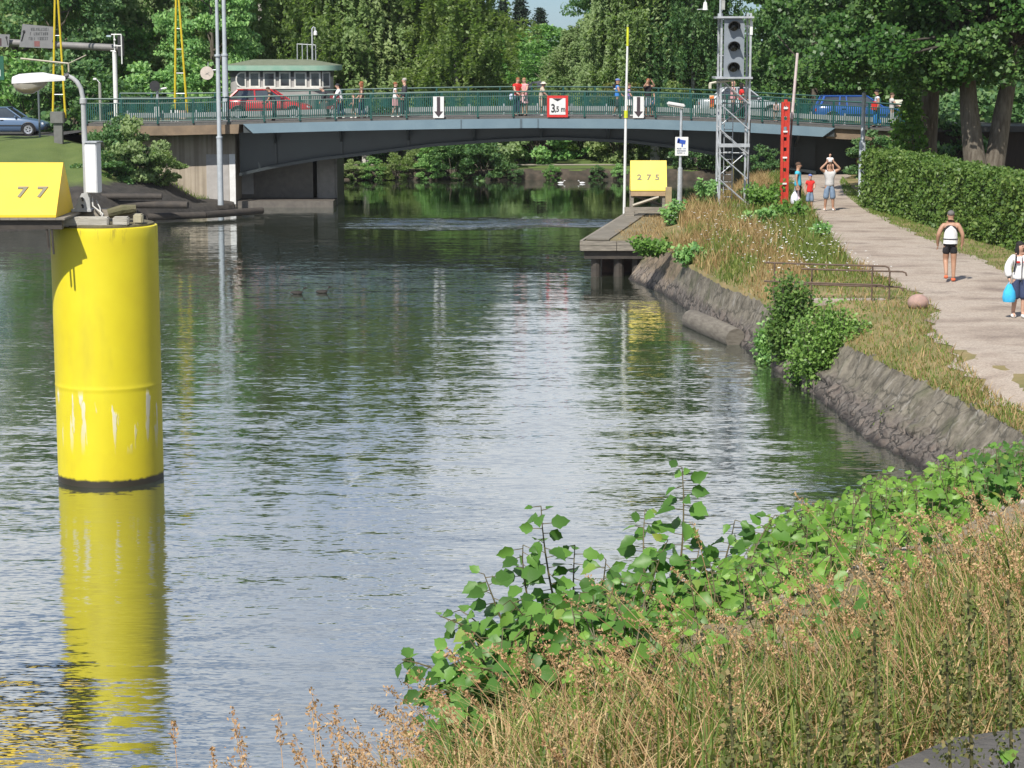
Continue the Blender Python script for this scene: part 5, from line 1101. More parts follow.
person('person in pale grey reading a map at the right end of the bridge', PY(892, 102.1), 1.62, RGT, fwd, 0, top=grysh, sleeve=.6, bottom=grysh, shoes=shoeD, hair=hBrown, group=G)
mp = thing('paper_map', 'unfolded pale paper map held by the person in grey on the bridge', 'map', PY(896.5)); x, y, z = PY(897.2)
for s in (-1, 1): MB().box((x+s*.12, 102.1, z+1.14), (.25, .012, .36), rot=Matrix.Rotation(s*.2, 3, 'Z')@Matrix.Rotation(-.5, 3, 'X')).build('leaf', cl('paper', (.55, .55, .45)), mp)
# ---------------------------------------------------------------- on the path
def ground_at(px, py):
    p = atz(px, py, 1.53); return (p.x, p.y, 1.53)
g0 = ground_at(797.5, 210)
person('person in a turquoise shirt standing behind the red post', g0, 1.75, RGT-.3, {}, 0, top=tur, sleeve=.5, bottom=blk, length='calf', shoes=shoeD, hair=hBrown, skin=mSkinTan, fem=True, fine=True)
for dx, c, lab, dz in ((-.03, (.72, .74, .82), 'upper white carrier bag beside the turquoise shirted person', .0), (.10, (.66, .52, .56), 'lower pinkish carrier bag beside the turquoise shirted person', -.18)):
    b = thing('carrier_bag', lab, 'bag', (g0[0]-.1+dx, g0[1]-.25, .75)); x, y, z = g0[0]-.12+dx, g0[1]-.28, g0[2]+.45+dz
    MB().lathe([(.05, -.2), (.13, -.19), (.16, -.08), (.13, .08), (.06, .2), (.02, .24)], (x, y, z), 12).build('bag', cl('bag%d' % int(dx*100+5), c), b, 'auto'); MB().tube([(x-.03, y, z+.2), (x, y, z+.42-dz), (x+.03, y, z+.2)], .010, 5).build('handles', cl('bag%d' % int(dx*100+5), c), b)
person('child in a red shirt, denim shorts and blue cap standing on the path', ground_at(809.5, 210.5), 1.33, .15, dict(elL=(.22, -.06, 1.16), wrL=(.15, -.16, 1.05), haL=(.10, -.19, 1.04)), 0, top=red, sleeve=.6, bottom=jean, length='knee', shoes=shoeD, hair=cl('cap_blue', (.15, .2, .45)), hairstyle='cap', fine=True, headturn=.4)
g1 = ground_at(829, 210.5)
up = dict(elL=(.36, -.10, 1.49), wrL=(.17, -.10, 1.68), haL=(.12, -.08, 1.76), elR=(-.36, -.10, 1.49), wrR=(-.17, -.10, 1.68), haR=(-.12, -.08, 1.76), anL=(.14, .0, .085), toL=(.17, -.17, .035), anR=(-.14, .06, .085), toR=(-.16, -.11, .035), knL=(.12, -.03, .5), knR=(-.12, -.01, .5))
person('person in pale grey shirt and denim shorts carrying a baby on the shoulders', g1, 1.78, .05, up, 0, top=grysh, sleeve=.25, bottom=jean, length='knee', shoes=shoeW, hair=hBrown, skin=mSkinTan, fine=True)
by = (g1[0], g1[1]+.04, g1[2]+1.42)
person('baby sitting on the shoulders of the person in denim shorts', (by[0], by[1]+.02, by[2]-.22), .86, .05, dict(knL=(.20, -.22, .96), anL=(.22, -.26, .62), toL=(.22, -.36, .55), knR=(-.20, -.22, .96), anR=(-.22, -.26, .62), toR=(-.22, -.36, .55), h1=(0, -.03, 1.70), elL=(.24, -.16, 1.25), wrL=(.2, -.28, 1.18), haL=(.18, -.34, 1.2), elR=(-.24, -.16, 1.25), wrR=(-.2, -.28, 1.18), haR=(-.18, -.34, 1.2)), .1, top=wht, sleeve=.6, bottom=wht, length='shorts', shoes=None, hair=None, hairstyle='none')
# runner seen from behind
gr = ground_at(949, 281)
run = dict(knR=(-.10, -.03, .50), anR=(-.10, .03, .09), toR=(-.11, -.14, .035), knL=(.09, -.10, .50), anL=(.09, .20, .22), toL=(.09, .18, .07), elL=(.30, .06, 1.14), wrL=(.30, -.06, .92), haL=(.29, -.09, .85), elR=(-.30, .04, 1.14), wrR=(-.29, -.03, .91), haR=(-.28, -.05, .84))
rn, J = person('person running away in a black and white vest and black shorts', gr, 1.82, PI-.12, run, .04, top=blk, sleeve=0, bottom=blk, length='tight', shoes=shoeO, hair=hGrizzle, skin=mSkinTan, fine=True, topname='vest', sub=2, defer=True)
# white back panel of the vest
k = 1.82/1.75; V = []; Fc = []; m = 13
R = Matrix.Rotation(.04, 3, 'X')
for i, (z, w, yy) in enumerate(((.93, .152, .128), (1.0, .150, .125), (1.10, .152, .121), (1.2, .158, .126), (1.28, .150, .13), (1.34, .12, .13), (1.38, .06, .128))):
    for q in range(m):
        a = PI*(q/(m-1))-PI/2 if i < 0 else lerp(-1.0, 1.0, q/(m-1))*(1.25, 1.2, 1.1, .95, .72, .4, .2)[i]
        V.append(tuple((Vector((w*math.sin(a)*1.22, yy*math.cos(a)*1.30+.006, z)))*k))
for i in range(6):
    for q in range(m-1): Fc.append((i*m+q, i*m+q+1, (i+1)*m+q+1, (i+1)*m+q))
o = obj_np('back_panel', V, Fc, cl('white', (.78, .78, .78)), None, True); o.parent = rn
V = []; Fc = []
for z in (1.035, 1.06):
    for q in range(m): a = lerp(-1.4, 1.4, q/(m-1)); V.append(tuple(Vector((.156*math.sin(a)*1.23, .130*math.cos(a)*1.31+.008, z))*k))
for q in range(m-1): Fc.append((q, q+1, m+q+1, m+q))
o = obj_np('vest_stripe', V, Fc, drk, None, True); o.parent = rn
rn.location = gr
# woman with the blue bag
gw = ground_at(1017, 317)
gw = (gw[0]+.02, gw[1], gw[2])
wk = dict(knL=(.09, -.08, .50), anL=(.09, -.06, .085), toL=(.10, -.22, .035), knR=(-.09, -.02, .50), anR=(-.10, .06, .09), toR=(-.12, -.10, .03), elR=(-.28, .02, 1.13), wrR=(-.26, -.06, .90), haR=(-.255, -.08, .83), elL=(.25, .04, 1.13), wrL=(.24, -.08, .92), haL=(.23, -.12, .85))
wn, J = person('person with long black hair in a white zipped jacket walking along the path', gw, 1.70, .12, wk, 0, top=wht, sleeve=1.5, bottom=navy, length='knee', shoes=shoeW, hair=hBlack, hairstyle='long', fem=True, fine=True, topname='jacket', headturn=.35, sub=2, defer=True)
kk = 1.70/1.75
for c in 'RL': a, b = J['kn'+c], J['an'+c]; MB().tube([a.lerp(b, -.1), a.lerp(b, .34)], [.070*kk, .055*kk], 10).build('legging', cl('white', (.78, .78, .78)), wn, 'auto')
MB().tube([(0, -.165*kk, .82*kk), (0, -.150*kk, 1.1*kk), (0, -.163*kk, 1.3*kk), (0, -.13*kk, 1.42*kk)], .010, 5).build('zip', drk, wn)
for s in (-1, 1): MB().ball((s*.085*kk, -.138*kk, 1.28*kk), (.055*kk, .03*kk, .026*kk), 8, 5).build('red_patch', red, wn)
MB().tube([(-.13*kk, -.10*kk, 1.46*kk), (-.15*kk, -.15*kk, 1.28*kk), (-.17*kk, -.10*kk, 1.05*kk)], .016, 6).build('strap', blk, wn)
MB().tube([J['elR'].lerp(J['wrR'], .8), J['elR'].lerp(J['wrR'], .98)], .042*kk, 8).tube([J['elL'].lerp(J['wrL'], .8), J['elL'].lerp(J['wrL'], .98)], .042*kk, 8).build('cuff', blk, wn)
wn.location = gw
hp = Matrix.Rotation(.12, 3, 'Z')@J['haR']+Vector(gw); b = thing('carrier_bag', 'blue plastic carrier bag in the hand of the person in the white jacket', 'bag', (hp.x, hp.y, hp.z-.5))
MB().lathe([(.04, -.46), (.13, -.45), (.155, -.36), (.13, -.22), (.06, -.08), (.02, -.03)], hp, 14).build('bag', cl('bag_bright_blue', (.03, .38, .68), (.06, .46, .75)), b, 'auto'); MB().tube([hp+Vector((-.02, 0, -.06)), hp+Vector((0, 0, .01)), hp+Vector((.02, 0, -.06))], .012, 5).build('handles', cl('bag_bright_blue', (.03, .38, .68)), b)
# ================================================================ trees
from mathutils import noise as mnoise
def prof_interp(z, pts): return np.interp(z, [p[0] for p in pts], [p[1] for p in pts])
def trunk_mesh(H, r0, lean=0, limbs=0, zl0=.3, zl1=.8, spread=3.0, seed=0):
    r = random.Random(seed); mb = MB(); P = []; R = []
    for i in range(9):
        f = i/8; P.append(Vector((lean*f+.18*math.sin(f*5+seed), .15*math.sin(f*4+seed*2), H*f))); R.append(r0*(1-.82*f)*(1.35 if i == 0 else 1))
    mb.tube(P, R, 10); tips = []
    for k in range(limbs):
        f = lerp(zl0, zl1, (k+r.random())/limbs); i = int(f*8); b = P[i].lerp(P[min(8, i+1)], f*8-i); a = k*2.4+r.random(); L = spread*r.uniform(.6, 1)*(1.1-.5*f)
        e = b+Vector((math.cos(a)*L, math.sin(a)*L, L*r.uniform(.35, .9))); m = b.lerp(e, .5)+Vector((0, 0, -.12*L))
        rr = r0*(1-.8*f)*.45; mb.tube([b, m, e], [rr, rr*.7, rr*.25], 6); tips.append(e)
    return mb, tips
def birch(seed, H=18, R=4.2, n_br=95, leaf=.20, low=2.0, mat=None, mats='bb'):
    rs = np.random.RandomState(seed); global rng; old = rng; rng = np.random.default_rng(seed)
    pts = []; br = MB()
    n_br = 74
    for k in range(n_br):
        z = lerp(low+1.2, H*.97, (k/n_br)**.9)+rs.normal()*.35; f = z/H; rad = R*np.interp(f, [0, .2, .45, .75, 1], [.75, 1, .95, .62, .08])*rs.uniform(.5, 1.12)
        a = k*2.39996+rs.uniform(-.5, .5); up = rs.uniform(.15, .5)*rad
        e = Vector((math.cos(a)*rad, math.sin(a)*rad, z+up*.5))
        if k % 3 == 0: br.tube([(0, 0, z-up*.4), (math.cos(a)*rad*.5, math.sin(a)*rad*.5, z+up*.35), tuple(e)], [.05, .03, .01], 4)
        cw = rs.uniform(.35, .65)*(.5+.5*rad/R); cl = rs.uniform(1.2, 2.8); ns = int(15*cw/.5)
        for q in range(ns):
            t_ = 1-abs(rs.normal())*.28; dx, dy = rs.normal(size=2)*cw; rr_ = math.hypot(dx, dy)/cw
            bx, by, bz = math.cos(a)*rad*t_+dx, math.sin(a)*rad*t_+dy, z+up*.6-.30*rr_*rr_*cw+rs.normal()*.08
            L = cl*rs.uniform(.55, 1.1); L = min(L, max(.5, bz-low*rs.uniform(.5, 1.2))); m = int(14+L*16)
            s = rs.uniform(0, 1, m)**1.15; sw = rs.normal(size=2)*.12
            pts.append(np.c_[bx+sw[0]*s*L+rs.normal(size=m)*.09, by+sw[1]*s*L+rs.normal(size=m)*.09, bz-s*L])
    for k in range(60):                      # finer hanging twigs between the main cascades
        z = lerp(low+1.0, H*.93, ((k+.5)/60)**.9); f = z/H; rad = R*np.interp(f, [0, .2, .45, .75, 1], [.75, 1, .95, .62, .08])*rs.uniform(.7, 1.02); a = k*2.39996+1.1+rs.uniform(-.4, .4)
        for q in range(max(3, int(8*rad/R+2))):
            t_ = rs.uniform(.45, 1.0); bx, by, bz = math.cos(a)*rad*t_+rs.normal()*.4, math.sin(a)*rad*t_+rs.normal()*.4, z+.3*rad*t_; L = min(rs.uniform(.8, 2.6), max(.5, bz-low)); m = int(10+L*11); s = rs.uniform(0, 1, m); sw = rs.normal(size=2)*.18
            pts.append(np.c_[bx+sw[0]*s*L+rs.normal(size=m)*.10, by+sw[1]*s*L+rs.normal(size=m)*.10, bz-s*L])
    P = np.concatenate(pts); V, Fc = leaf_quads(P, leaf*.74, 1.9, .35, up=.6)
    rng = old
    return V, Fc, br
def broadleaf(seed, H=16, R=4.5, n_cl=120, per=170, leaf=.26, low=2.5, clr=1.1):
    global rng; old = rng; rng = np.random.default_rng(seed); rs = np.random.RandomState(seed); pts = []
    for k in range(n_cl):
        u = rs.uniform(); z = low+(H-low)*u; rad = R*np.interp(u, [0, .15, .45, .8, 1], [.55, .9, 1, .7, .15]); a = k*2.39996+rs.uniform(-.5, .5); t_ = rs.uniform(.35, 1)**.5
        c = np.array([math.cos(a)*rad*t_, math.sin(a)*rad*t_, z+rs.normal()*.3]); cr = clr*rs.uniform(.65, 1.25)
        d = rs.normal(size=(per, 3)); d /= np.linalg.norm(d, axis=1)[:, None]; d[:, 2] = np.where(d[:, 2] < -.2, d[:, 2]*.5, d[:, 2]); rr = rs.uniform(.55, 1.05, per)[:, None]
        pts.append(c+d*rr*cr*np.array([1, 1, .62]))
    P = np.concatenate(pts); V, Fc = leaf_quads(P, leaf*.8, 1.35, .25, up=.5); rng = old
    return V, Fc
def conifer(seed, H=16, R=2.8):
    global rng; old = rng; rng = np.random.default_rng(seed); rs = np.random.RandomState(seed); pts = []
    for k in range(130):
        f = k/130; z = 1.5+(H-1.5)*f; L = R*(1-f)**.8*rs.uniform(.7, 1.15)+.15; a = k*2.4+rs.uniform(-.4, .4); m = int(40*L+15); s = rs.uniform(.1, 1, m)
        pts.append(np.c_[math.cos(a)*L*s+rs.normal(size=m)*.18, math.sin(a)*L*s+rs.normal(size=m)*.18, z-.22*L*s+rs.normal(size=m)*.12])
    P = np.concatenate(pts); V, Fc = leaf_quads(P, .20, 1.8, .25, up=.3); rng = old
    return V, Fc
lfBirch = leaf_mat('birch_leaves', [(0, (0.216, 0.297, 0.126)), (0.5, (0.279, 0.369, 0.162)), (1, (0.36, 0.45, 0.207))], .48, .5, vary=.2)
lfBirchL = leaf_mat('light_birch_leaves', [(0, (0.239, 0.31, 0.124)), (0.5, (0.302, 0.382, 0.159)), (1, (0.382, 0.461, 0.199))], .48, .5, vary=.3)
lfGreen = leaf_mat('broad_leaves', [(0, (0.128, 0.263, 0.092)), (0.5, (0.236, 0.42, 0.141)), (1, (0.421, 0.631, 0.227))], .38, .45, vary=.35)
lfDark = leaf_mat('dark_leaves', [(0, (0.073, 0.148, 0.07)), (0.5, (0.132, 0.251, 0.097)), (1, (0.248, 0.367, 0.15))], .38, .45, vary=.35)
lfMaple = leaf_mat('maple_leaves', [(0, (0.045, 0.1, 0.029)), (0.5, (0.094, 0.185, 0.05)), (1, (0.187, 0.292, 0.085))], .38, .4, vary=.45)
lfSpruce = leaf_mat('spruce_needles', [(0, (.012, .028, .016)), (1, (.028, .055, .028))], .1, .6)
lfYellow = leaf_mat('yellowish_leaves', [(0, (.09, .11, .02)), (1, (.19, .2, .05))], .3, .5)
lfSpring = leaf_mat('fresh_leaves', [(0, (0.067, 0.159, 0.025)), (0.5, (0.12, 0.245, 0.04)), (1, (0.194, 0.331, 0.07))], .35, .45)
PROTO = {}
def proto(kind, seed, mat):
    key = (kind, seed, mat.name)
    if key in PROTO: return PROTO[key]
    t = thing('tree', 'x', 'tree')
    if kind == 'birch':
        t.name = 'birch_tree'; V, Fc, br = birch(seed); mb, tips = trunk_mesh(17, .22, .4, 0, seed=seed); mb.build('trunk', mBirchBark, t, 'auto')
        obj_np('crown', V, Fc, mat, t); br.build('branches', mBark, t)
    elif kind == 'broad':
        t.name = 'broadleaf_tree'; mb, tips = trunk_mesh(13, .32, .2, 9, seed=seed); mb.build('trunk', mBark, t, 'auto'); V, Fc = broadleaf(seed); obj_np('crown', V, Fc, mat, t)
    elif kind == 'conifer':
        t.name = 'spruce_tree'; mb, tips = trunk_mesh(15.5, .25, 0, 0, seed=seed); mb.build('trunk', mBark, t); V, Fc = conifer(seed); obj_np('crown', V, Fc, mat, t)
    elif kind == 'bush':
        t.name = 'bush'; V, Fc = broadleaf(seed, 2.6, 1.9, 34, 150, .17, .25, .55); obj_np('foliage', V, Fc, mat, t)
        mb = MB(); r = random.Random(seed)
        for k in range(7): a = k*.9; mb.tube([(0, 0, 0), (math.cos(a)*.4, math.sin(a)*.4, .9), (math.cos(a)*1.1, math.sin(a)*1.1, 1.8)], [.04, .03, .01], 5)
        mb.build('stems', mBark, t)
    PROTO[key] = t; t['used'] = 0; return t
def plant(kind, seed, mat, px, Y, label, s=1.0, sz=None, rz=0, z=None, group=None, x=None):
    p = proto(kind, seed, mat)
    o = p if not p['used'] else copy_tree(p)
    if o is not p: o.parent = None
    p['used'] = 1
    xx = PX(px, Y) if x is None else x
    o.location = (xx, Y, z if z is not None else .55); o.scale = (s, s, sz or s); o.rotation_euler = (0, 0, rz)
    tag(o, label, 'bush' if kind == 'bush' else 'tree', group)
    return o
GT = 'trees beyond the bridge'
# left shore
plant('broad', 11, lfYellow if False else lfBirchL, 14, 128, 'light green tree behind the small route sign at the left edge', .95, 1.0, .4, 2.6, GT)
plant('broad', 12, lfDark, 62, 124, 'dark green tree behind the large grey route sign', .72, .85, 1.3, 2.6, GT)
plant('broad', 11, lfGreen, 100, 130, 'mid green tree behind the white gantry post', .8, .9, 2.2, 2.6, GT)
plant('birch', 21, lfBirch, 138, 131, 'drooping birch between the gantry post and the right yellow mast', .85, .95, .3, 1.8, GT)
plant('birch', 22, lfBirch, 172, 136, 'drooping birch behind the yellow lattice mast by the grey poles', .9, 1.0, 1.8, 1.8, GT)
plant('broad', 13, lfGreen, 212, 125, 'bright green tree behind the round white disc', .62, .8, .6, 2.4, GT)
plant('birch', 21, lfBirch, 262, 131, 'weeping birch rising left behind the control cabin', .95, 1.05, 2.9, 1.4, GT)
plant('birch', 22, lfBirch, 318, 129, 'weeping birch rising behind the antenna of the control cabin', .92, 1.0, 4.4, 1.0, GT)
plant('birch', 23, lfBirchL, 368, 129, 'light weeping birch behind the walking people right of the cabin', .85, .95, .9, .6, GT)
plant('birch', 22, lfBirch, 402, 136, 'shaded weeping birch behind the grey haired person in the suit', .95, 1.05, 2.5, .6, GT)
plant('birch', 23, lfBirchL, 458, 128.5, 'large light weeping birch left of the gap of sky', .95, .80, 3.7, .5, GT)
# gap
plant('broad', 13, lfGreen, 548, 152, 'low mid green tree under the gap of sky', .74, .46, 2.1, 1.2, GT)
plant('broad', 11, lfGreen, 515, 160, 'low green tree under the left half of the sky gap', .7, .44, 4.1, 1.2, GT)
plant('conifer', 31, lfSpruce, 520, 215, 'far dark spruce at the left of the sky gap', 1.0, .67, 0, 1.5, GT)
plant('conifer', 31, lfSpruce, 540, 212, 'far dark spruce at the right of the sky gap', .9, .58, 1.5, 1.5, GT)
plant('conifer', 31, lfSpruce, 503, 208, 'far dark spruce half hidden by the light weeping birch', .8, .66, 3, 1.5, GT)
plant('birch', 21, lfBirch, 576, 143, 'slender grey green birch left of the white mast', .7, .46, 1.1, .8, GT)
plant('birch', 22, lfBirch, 616, 132, 'grey green birch behind the white mast', .66, .74, .2, .6, GT)
plant('broad', 12, lfDark, 618, 150, 'tall dark tree behind the white mast, right of the sky gap', .75, 1.0, 2.6, 1, GT)
plant('birch', 23, lfBirch, 655, 130, 'large weeping birch between the white mast and the signal tower', 1.0, 1.05, 5.2, .5, GT)
plant('birch', 21, lfDark, 692, 127, 'dark weeping tree just left of the signal tower', .74, .95, 2.0, .5, GT)
plant('broad', 13, lfGreen, 725, 140, 'green tree behind the signal tower', .6, .50, 1.0, .6, GT)
# right, behind the bridge
plant('broad', 14, lfMaple, 812, 118.5, 'dark maple behind the bridge right of the signal tower', .82, 1.0, .5, 1.4, GT)
plant('broad', 15, lfMaple, 868, 119, 'dark maple behind the blue car on the bridge', .9, 1.0, 2.4, 1.4, GT)
plant('broad', 13, lfDark, 800, 136, 'dense dark tree filling in behind the maple right of the tower', .75, .95, .8, 1.4, GT)
plant('broad', 12, lfDark, 850, 134, 'dense dark tree behind the blue car and its maple', .8, 1.0, 2.8, 1.4, GT)
plant('broad', 14, lfDark, 950, 121, 'very dark tree behind the bridge at the right edge', 1.0, 1.0, 3.9, 1.4, GT)
GB = 'bushes along the far shore'
for k, (px, Y, mat, s, lab, z) in enumerate((
    (612, 126, lfYellow, .62, 'yellow green bush behind the railing at the white mast', 3.2), (640, 126, lfYellow, .7, 'yellow green bush behind the black top with raised hands', 3.0), (676, 125, lfBirchL, .8, 'pale green bush behind the railing above the camera sign', 2.9),
    (440, 125.0, lfGreen, .62, 'green bush on the far shore under the bridge left of centre', .4), (462, 125.5, lfGreen, 1.15, 'big green bush on the far shore in the bridge shade', .3), (488, 125.5, lfBirch, 1.05, 'olive bush on the far shore beside the open lawn', .3), (418, 126, lfBirchL, .5, 'small light bush on the far shore near the left pier', .4),
    (520, 133, lfGreen, 1.3, 'green bush behind the far lawn, left part', .6), (550, 134, lfBirchL, 1.2, 'light bush behind the far lawn, middle', .6), (585, 134, lfGreen, 1.2, 'green bush behind the far lawn near the white mast', .6), (618, 131, lfBirchL, 1.1, 'light hanging bush on the far lawn right of the white mast', .6), (655, 132, lfBirch, 1.2, 'grey green bush on the far lawn behind the yellow 2 7 5 board', .6), (375, 134, lfGreen, 1.3, 'green bush beyond the lawn by the left pier', .6), (340, 134, lfDark, 1.3, 'dark bush directly behind the left bridge pier', .6),
    (700, 124, lfDark, .9, 'dark bush on the shore behind the signal tower', .4), (735, 124.5, lfDark, .95, 'dark bush in the bridge shade right of the signal tower', .4), (765, 100, lfDark, .55, 'dark bush under the bridge left of the red post', 1.2))):
    plant('bush', 41+k % 3, mat, px, Y, lab, s, s*1.05, k*1.3, z, GB)
for k, (px, Y, s, mat, lab) in enumerate(((70, 117, 1.4, lfDark, 'dark bush behind the grey control box at the left mast'), (25, 119, 1.4, lfGreen, 'green bush behind the pale blue car'), (110, 115, 1.1, lfDark, 'dark bush behind the slim camera post'), (148, 117, 1.2, lfGreen, 'green bush behind the signal post'), (205, 117, 1.3, lfGreen, 'green bush behind the two tall grey poles'))):
    plant('bush', 41+k % 3, mat, px, Y, lab, s, s, k*2.1, 2.7, 'bushes behind the left road')
plant('bush', 42, lfBirch, 133, 98.6, 'olive green bush growing on the bank before the left abutment', .78, .92, .7, 1.45)
plant('bush', 41, lfBirch, 160, 99.6, 'low olive bush at the foot of the left wing wall', .55, .5, 3.1, 1.2)
plant('bush', 42, lfDark, 104, 97.5, 'low dark bush on the stone revetment below the olive one', .75, .5, 4.0, 1.3)
plant('bush', 43, lfDark, 118, 98.8, 'darker bush on the left bank behind the lamp cabinet', .7, .95, 2.0, 1.5)
plant('bush', 41, lfGreen, 537, 129.2, 'green bush hiding the foot of the dark hut', .95, 1.1, .4, .5, GB)
for k, (px, s, mat, lab) in enumerate(((352, .36, lfBirchL, 'low shore plant beside the left bridge pier'), (372, .42, lfGreen, 'low green shore plant under the left part of the arch'), (396, .5, lfBirchL, 'pale shore plant under the left part of the arch'), (428, .45, lfGreen, 'green shore plant left of the big dark bush'), (514, .3, lfDark, 'small dark shore plant at the open lawn edge'), (553, .28, lfGreen, 'small green shore plant behind the left gull'), (598, .26, lfDark, 'small dark shore plant behind the right gull'), (620, .3, lfGreen, 'small green shore plant at the white mast'), (482, .8, lfDark, 'dark shore bush hanging over the water under the arch'), (452, .7, lfDark, 'dark shore bush beside the hanging one'))):
    plant('bush', 41+k % 3, mat, px, 122.95, lab, s, s, k*1.9, .0, 'plants on the far shore edge')
# distant wood closes the view
n = 70000; P = np.c_[rng.uniform(-75, 75, n), rng.uniform(162, 176, n), rng.uniform(0, 1, n)]
hgt = np.array([12+1.6*math.sin(x*.35)+1.2*math.sin(x*.9+2)-(8 if -3 < x < 7.5 else 9 if 15.5 < x < 19.5 else 0) for x in P[:, 0]]); P[:, 2] = P[:, 2]*hgt+2
V, Fc = leaf_quads(P, .6, 1.4, .2); o = obj_np('far_woods', V, Fc, lfDark); tag(o, 'dark mass of distant trees closing the view', 'woods', None, 'stuff')
# row of dark leaved bushes behind the near trees, right
for k, (x, Y, s, lab) in enumerate(((21.5, 101, 1.5, 'dark bush behind the right trunk pair'), (18.6, 95, 1.1, 'dark bush behind the near single trunk'), (25, 99, 1.8, 'dark bush beside the dark shed'), (16.4, 100.0, .7, 'low bush at the right bridge abutment'))):
    plant('bush', 41+k % 3, lfDark, 0, Y, lab, s, s, k*1.7, 1.4, 'dark bushes behind the near trees', x=x)
# ---------------------------------------------------------------- the big trees beside the path
def big_tree(x, y, stems, clumps, label, seed, leaf=.165, per=300):
    t = thing('plane_tree', label, 'tree', (x, y, 1.5)); rs = np.random.RandomState(seed)
    mb = MB()
    for (P, R) in stems: mb.tube([(x+a, y+b, 1.5+c) for a, b, c in P], R, 14)
    tr = mb.build('trunk', mBark, t, 'auto'); lm = MB(); pts = []
    for (cx, cy, cz, cr) in clumps:
        m = int(per*cr*cr); d = rs.normal(size=(m, 3)); d /= np.linalg.norm(d, axis=1)[:, None]; rr = rs.uniform(.5, 1.05, m)[:, None]
        pts.append(np.array([x+cx, y+cy, cz])+d*rr*cr*np.array([1, 1, .6]))
        if rs.rand() < .4:
            s = stems[rs.randint(len(stems))][0][-1]; s = Vector((x+s[0], y+s[1], 1.5+s[2])); e = Vector((x+cx, y+cy, cz)); lm.tube([s, s.lerp(e, .5)+Vector((0, 0, .3)), e], [.12, .08, .02], 6)
    V, Fc = leaf_quads(np.concatenate(pts), leaf, 1.15, .2, up=.55); obj_np('crown', V, Fc, lfMaple, t); lm.build('limbs', M('dark_bark', (.04, .034, .027), (.07, .06, .048), rough=.9), t)
    return t
def clumps(x0, x1, y0, y1, zlow, zhigh, n, seed, cr=.85, lowf=None):
    rs = np.random.RandomState(seed); out = []
    for k in range(n):
        x = rs.uniform(x0, x1); y = rs.uniform(y0, y1); f = rs.uniform()**1.2; zl = zlow if lowf is None else lowf(x); out.append((x, y, zl+(zhigh-zl)*f, cr*rs.uniform(.6, 1.3)))
    return out
Ya = 86; xa2 = PX(930, Ya)
big_tree(xa2, Ya, [([(0, 0, -.3), (0, 0, .4), (-.05, 0, 2.2), (.05, .1, 4.2), (.2, .2, 6.5)], [.52, .42, .36, .33, .22])],
    clumps(-4.4, 3.6, -2.0, 4, 6.6, 15, 150, 3, 1.0, lambda x: 6.7), 'big tree with a single grey trunk behind the hedge', 3)
Yb2 = 82; xb2 = PX(985, Yb2)
big_tree(xb2, Yb2, [([(0, 0, -.4), (-.05, 0, .6), (-.35, 0, 2.0), (-.55, .1, 3.6), (-.75, .2, 6)], [.70, .52, .40, .34, .24]), ([(.25, 0, -.4), (.25, 0, .6), (.48, 0, 2.0), (.70, .1, 3.6), (1.1, .2, 6)], [.6, .46, .37, .33, .22])],
    clumps(-4.2, 6.0, -2.6, 3.5, 6.4, 15, 160, 5, 1.0), 'big tree with a forked double trunk at the right edge behind the hedge', 5)
# basal shoots at the single trunk
Ysh = 84.6; xs0 = PX(909, Ysh); t = thing('young_shoots', 'bright green young shoots at the foot of the single grey trunk', 'shrub', (xs0, Ysh, 1.5))
P = []; 
for k in range(60):
    f = rng.uniform(); w_ = np.interp(f, [0, .35, .75, 1], [.25, .62, .42, .1]); c = np.array([xs0+rng.normal()*w_*.6, Ysh+rng.normal()*w_*.5, 2.6+f*2.6]); P.append(c+rng.normal(size=(28, 3))*.12)
V, Fc = leaf_quads(np.concatenate(P), .15, 1.4, .2, up=.5); obj_np('foliage', V, Fc, lfSpring, t)
mb = MB(); [mb.tube([(xs0+.2, Ysh+.2, 1.5), (xs0+dx*.5, Ysh, 3), (xs0+dx, Ysh, 4.8)], [.03, .02, .008], 5) for dx in (-.4, -.1, .25)]; mb.build('stems', mBark, t)
# ---------------------------------------------------------------- hedge
hp_ = [(13.08, 82.6), (13.6, 78.5), (13.95, 74), (14.25, 70), (14.75, 66), (15.1, 62), (15.5, 57), (16.1, 50), (16.6, 42)]
hd = thing('clipped_hedge', 'long clipped green hedge along the right side of the gravel path', 'hedge', (13.4, 82, 1.5))
P = []; core_l = []; T_ = 1.5
for i in range(len(hp_)-1):
    a, b = Vector((*hp_[i], 0)), Vector((*hp_[i+1], 0)); L = (b-a).length; n2 = Vector((-(b-a).y, (b-a).x, 0)).normalized()
    if n2.x < 0: n2 = -n2
    dens = 620 if b.y > 55 else 260
    for face in range(2):
        m = int(L*(2.05 if face == 0 else T_)*dens*.55); u = rng.uniform(0, 1, m); v = rng.uniform(0, 1, m)
        q = np.array(a)[None]+np.outer(u, np.array(b-a))
        bul = np.array([.17*mnoise.noise(Vector((float(q[j, 1])*.9, float(v[j])*2.5, face*9.)))+.07*mnoise.noise(Vector((float(q[j, 1])*3.1, float(v[j])*7, face*5.))) for j in range(m)])+rng.normal(size=m)*.05+(rng.uniform(0, 1, m) > .97)*rng.uniform(0, .16, m)
        if face == 0: pts = q+np.outer(-bul, np.array(n2)); pts[:, 2] = 1.5+v*2.05*(1)+0
        else: pts = q+np.outer(v*T_, np.array(n2)); pts[:, 2] = 3.56+bul*.8
        P.append(pts)
    if i == 0:
        m = 1600; v = rng.uniform(0, 1, m); z = rng.uniform(0, 1, m); pts = np.array(a)[None]+np.outer(v*T_, np.array(n2)); pts[:, 1] += rng.normal(size=m)*.07; pts[:, 2] = 1.5+z*2.08; P.append(pts)
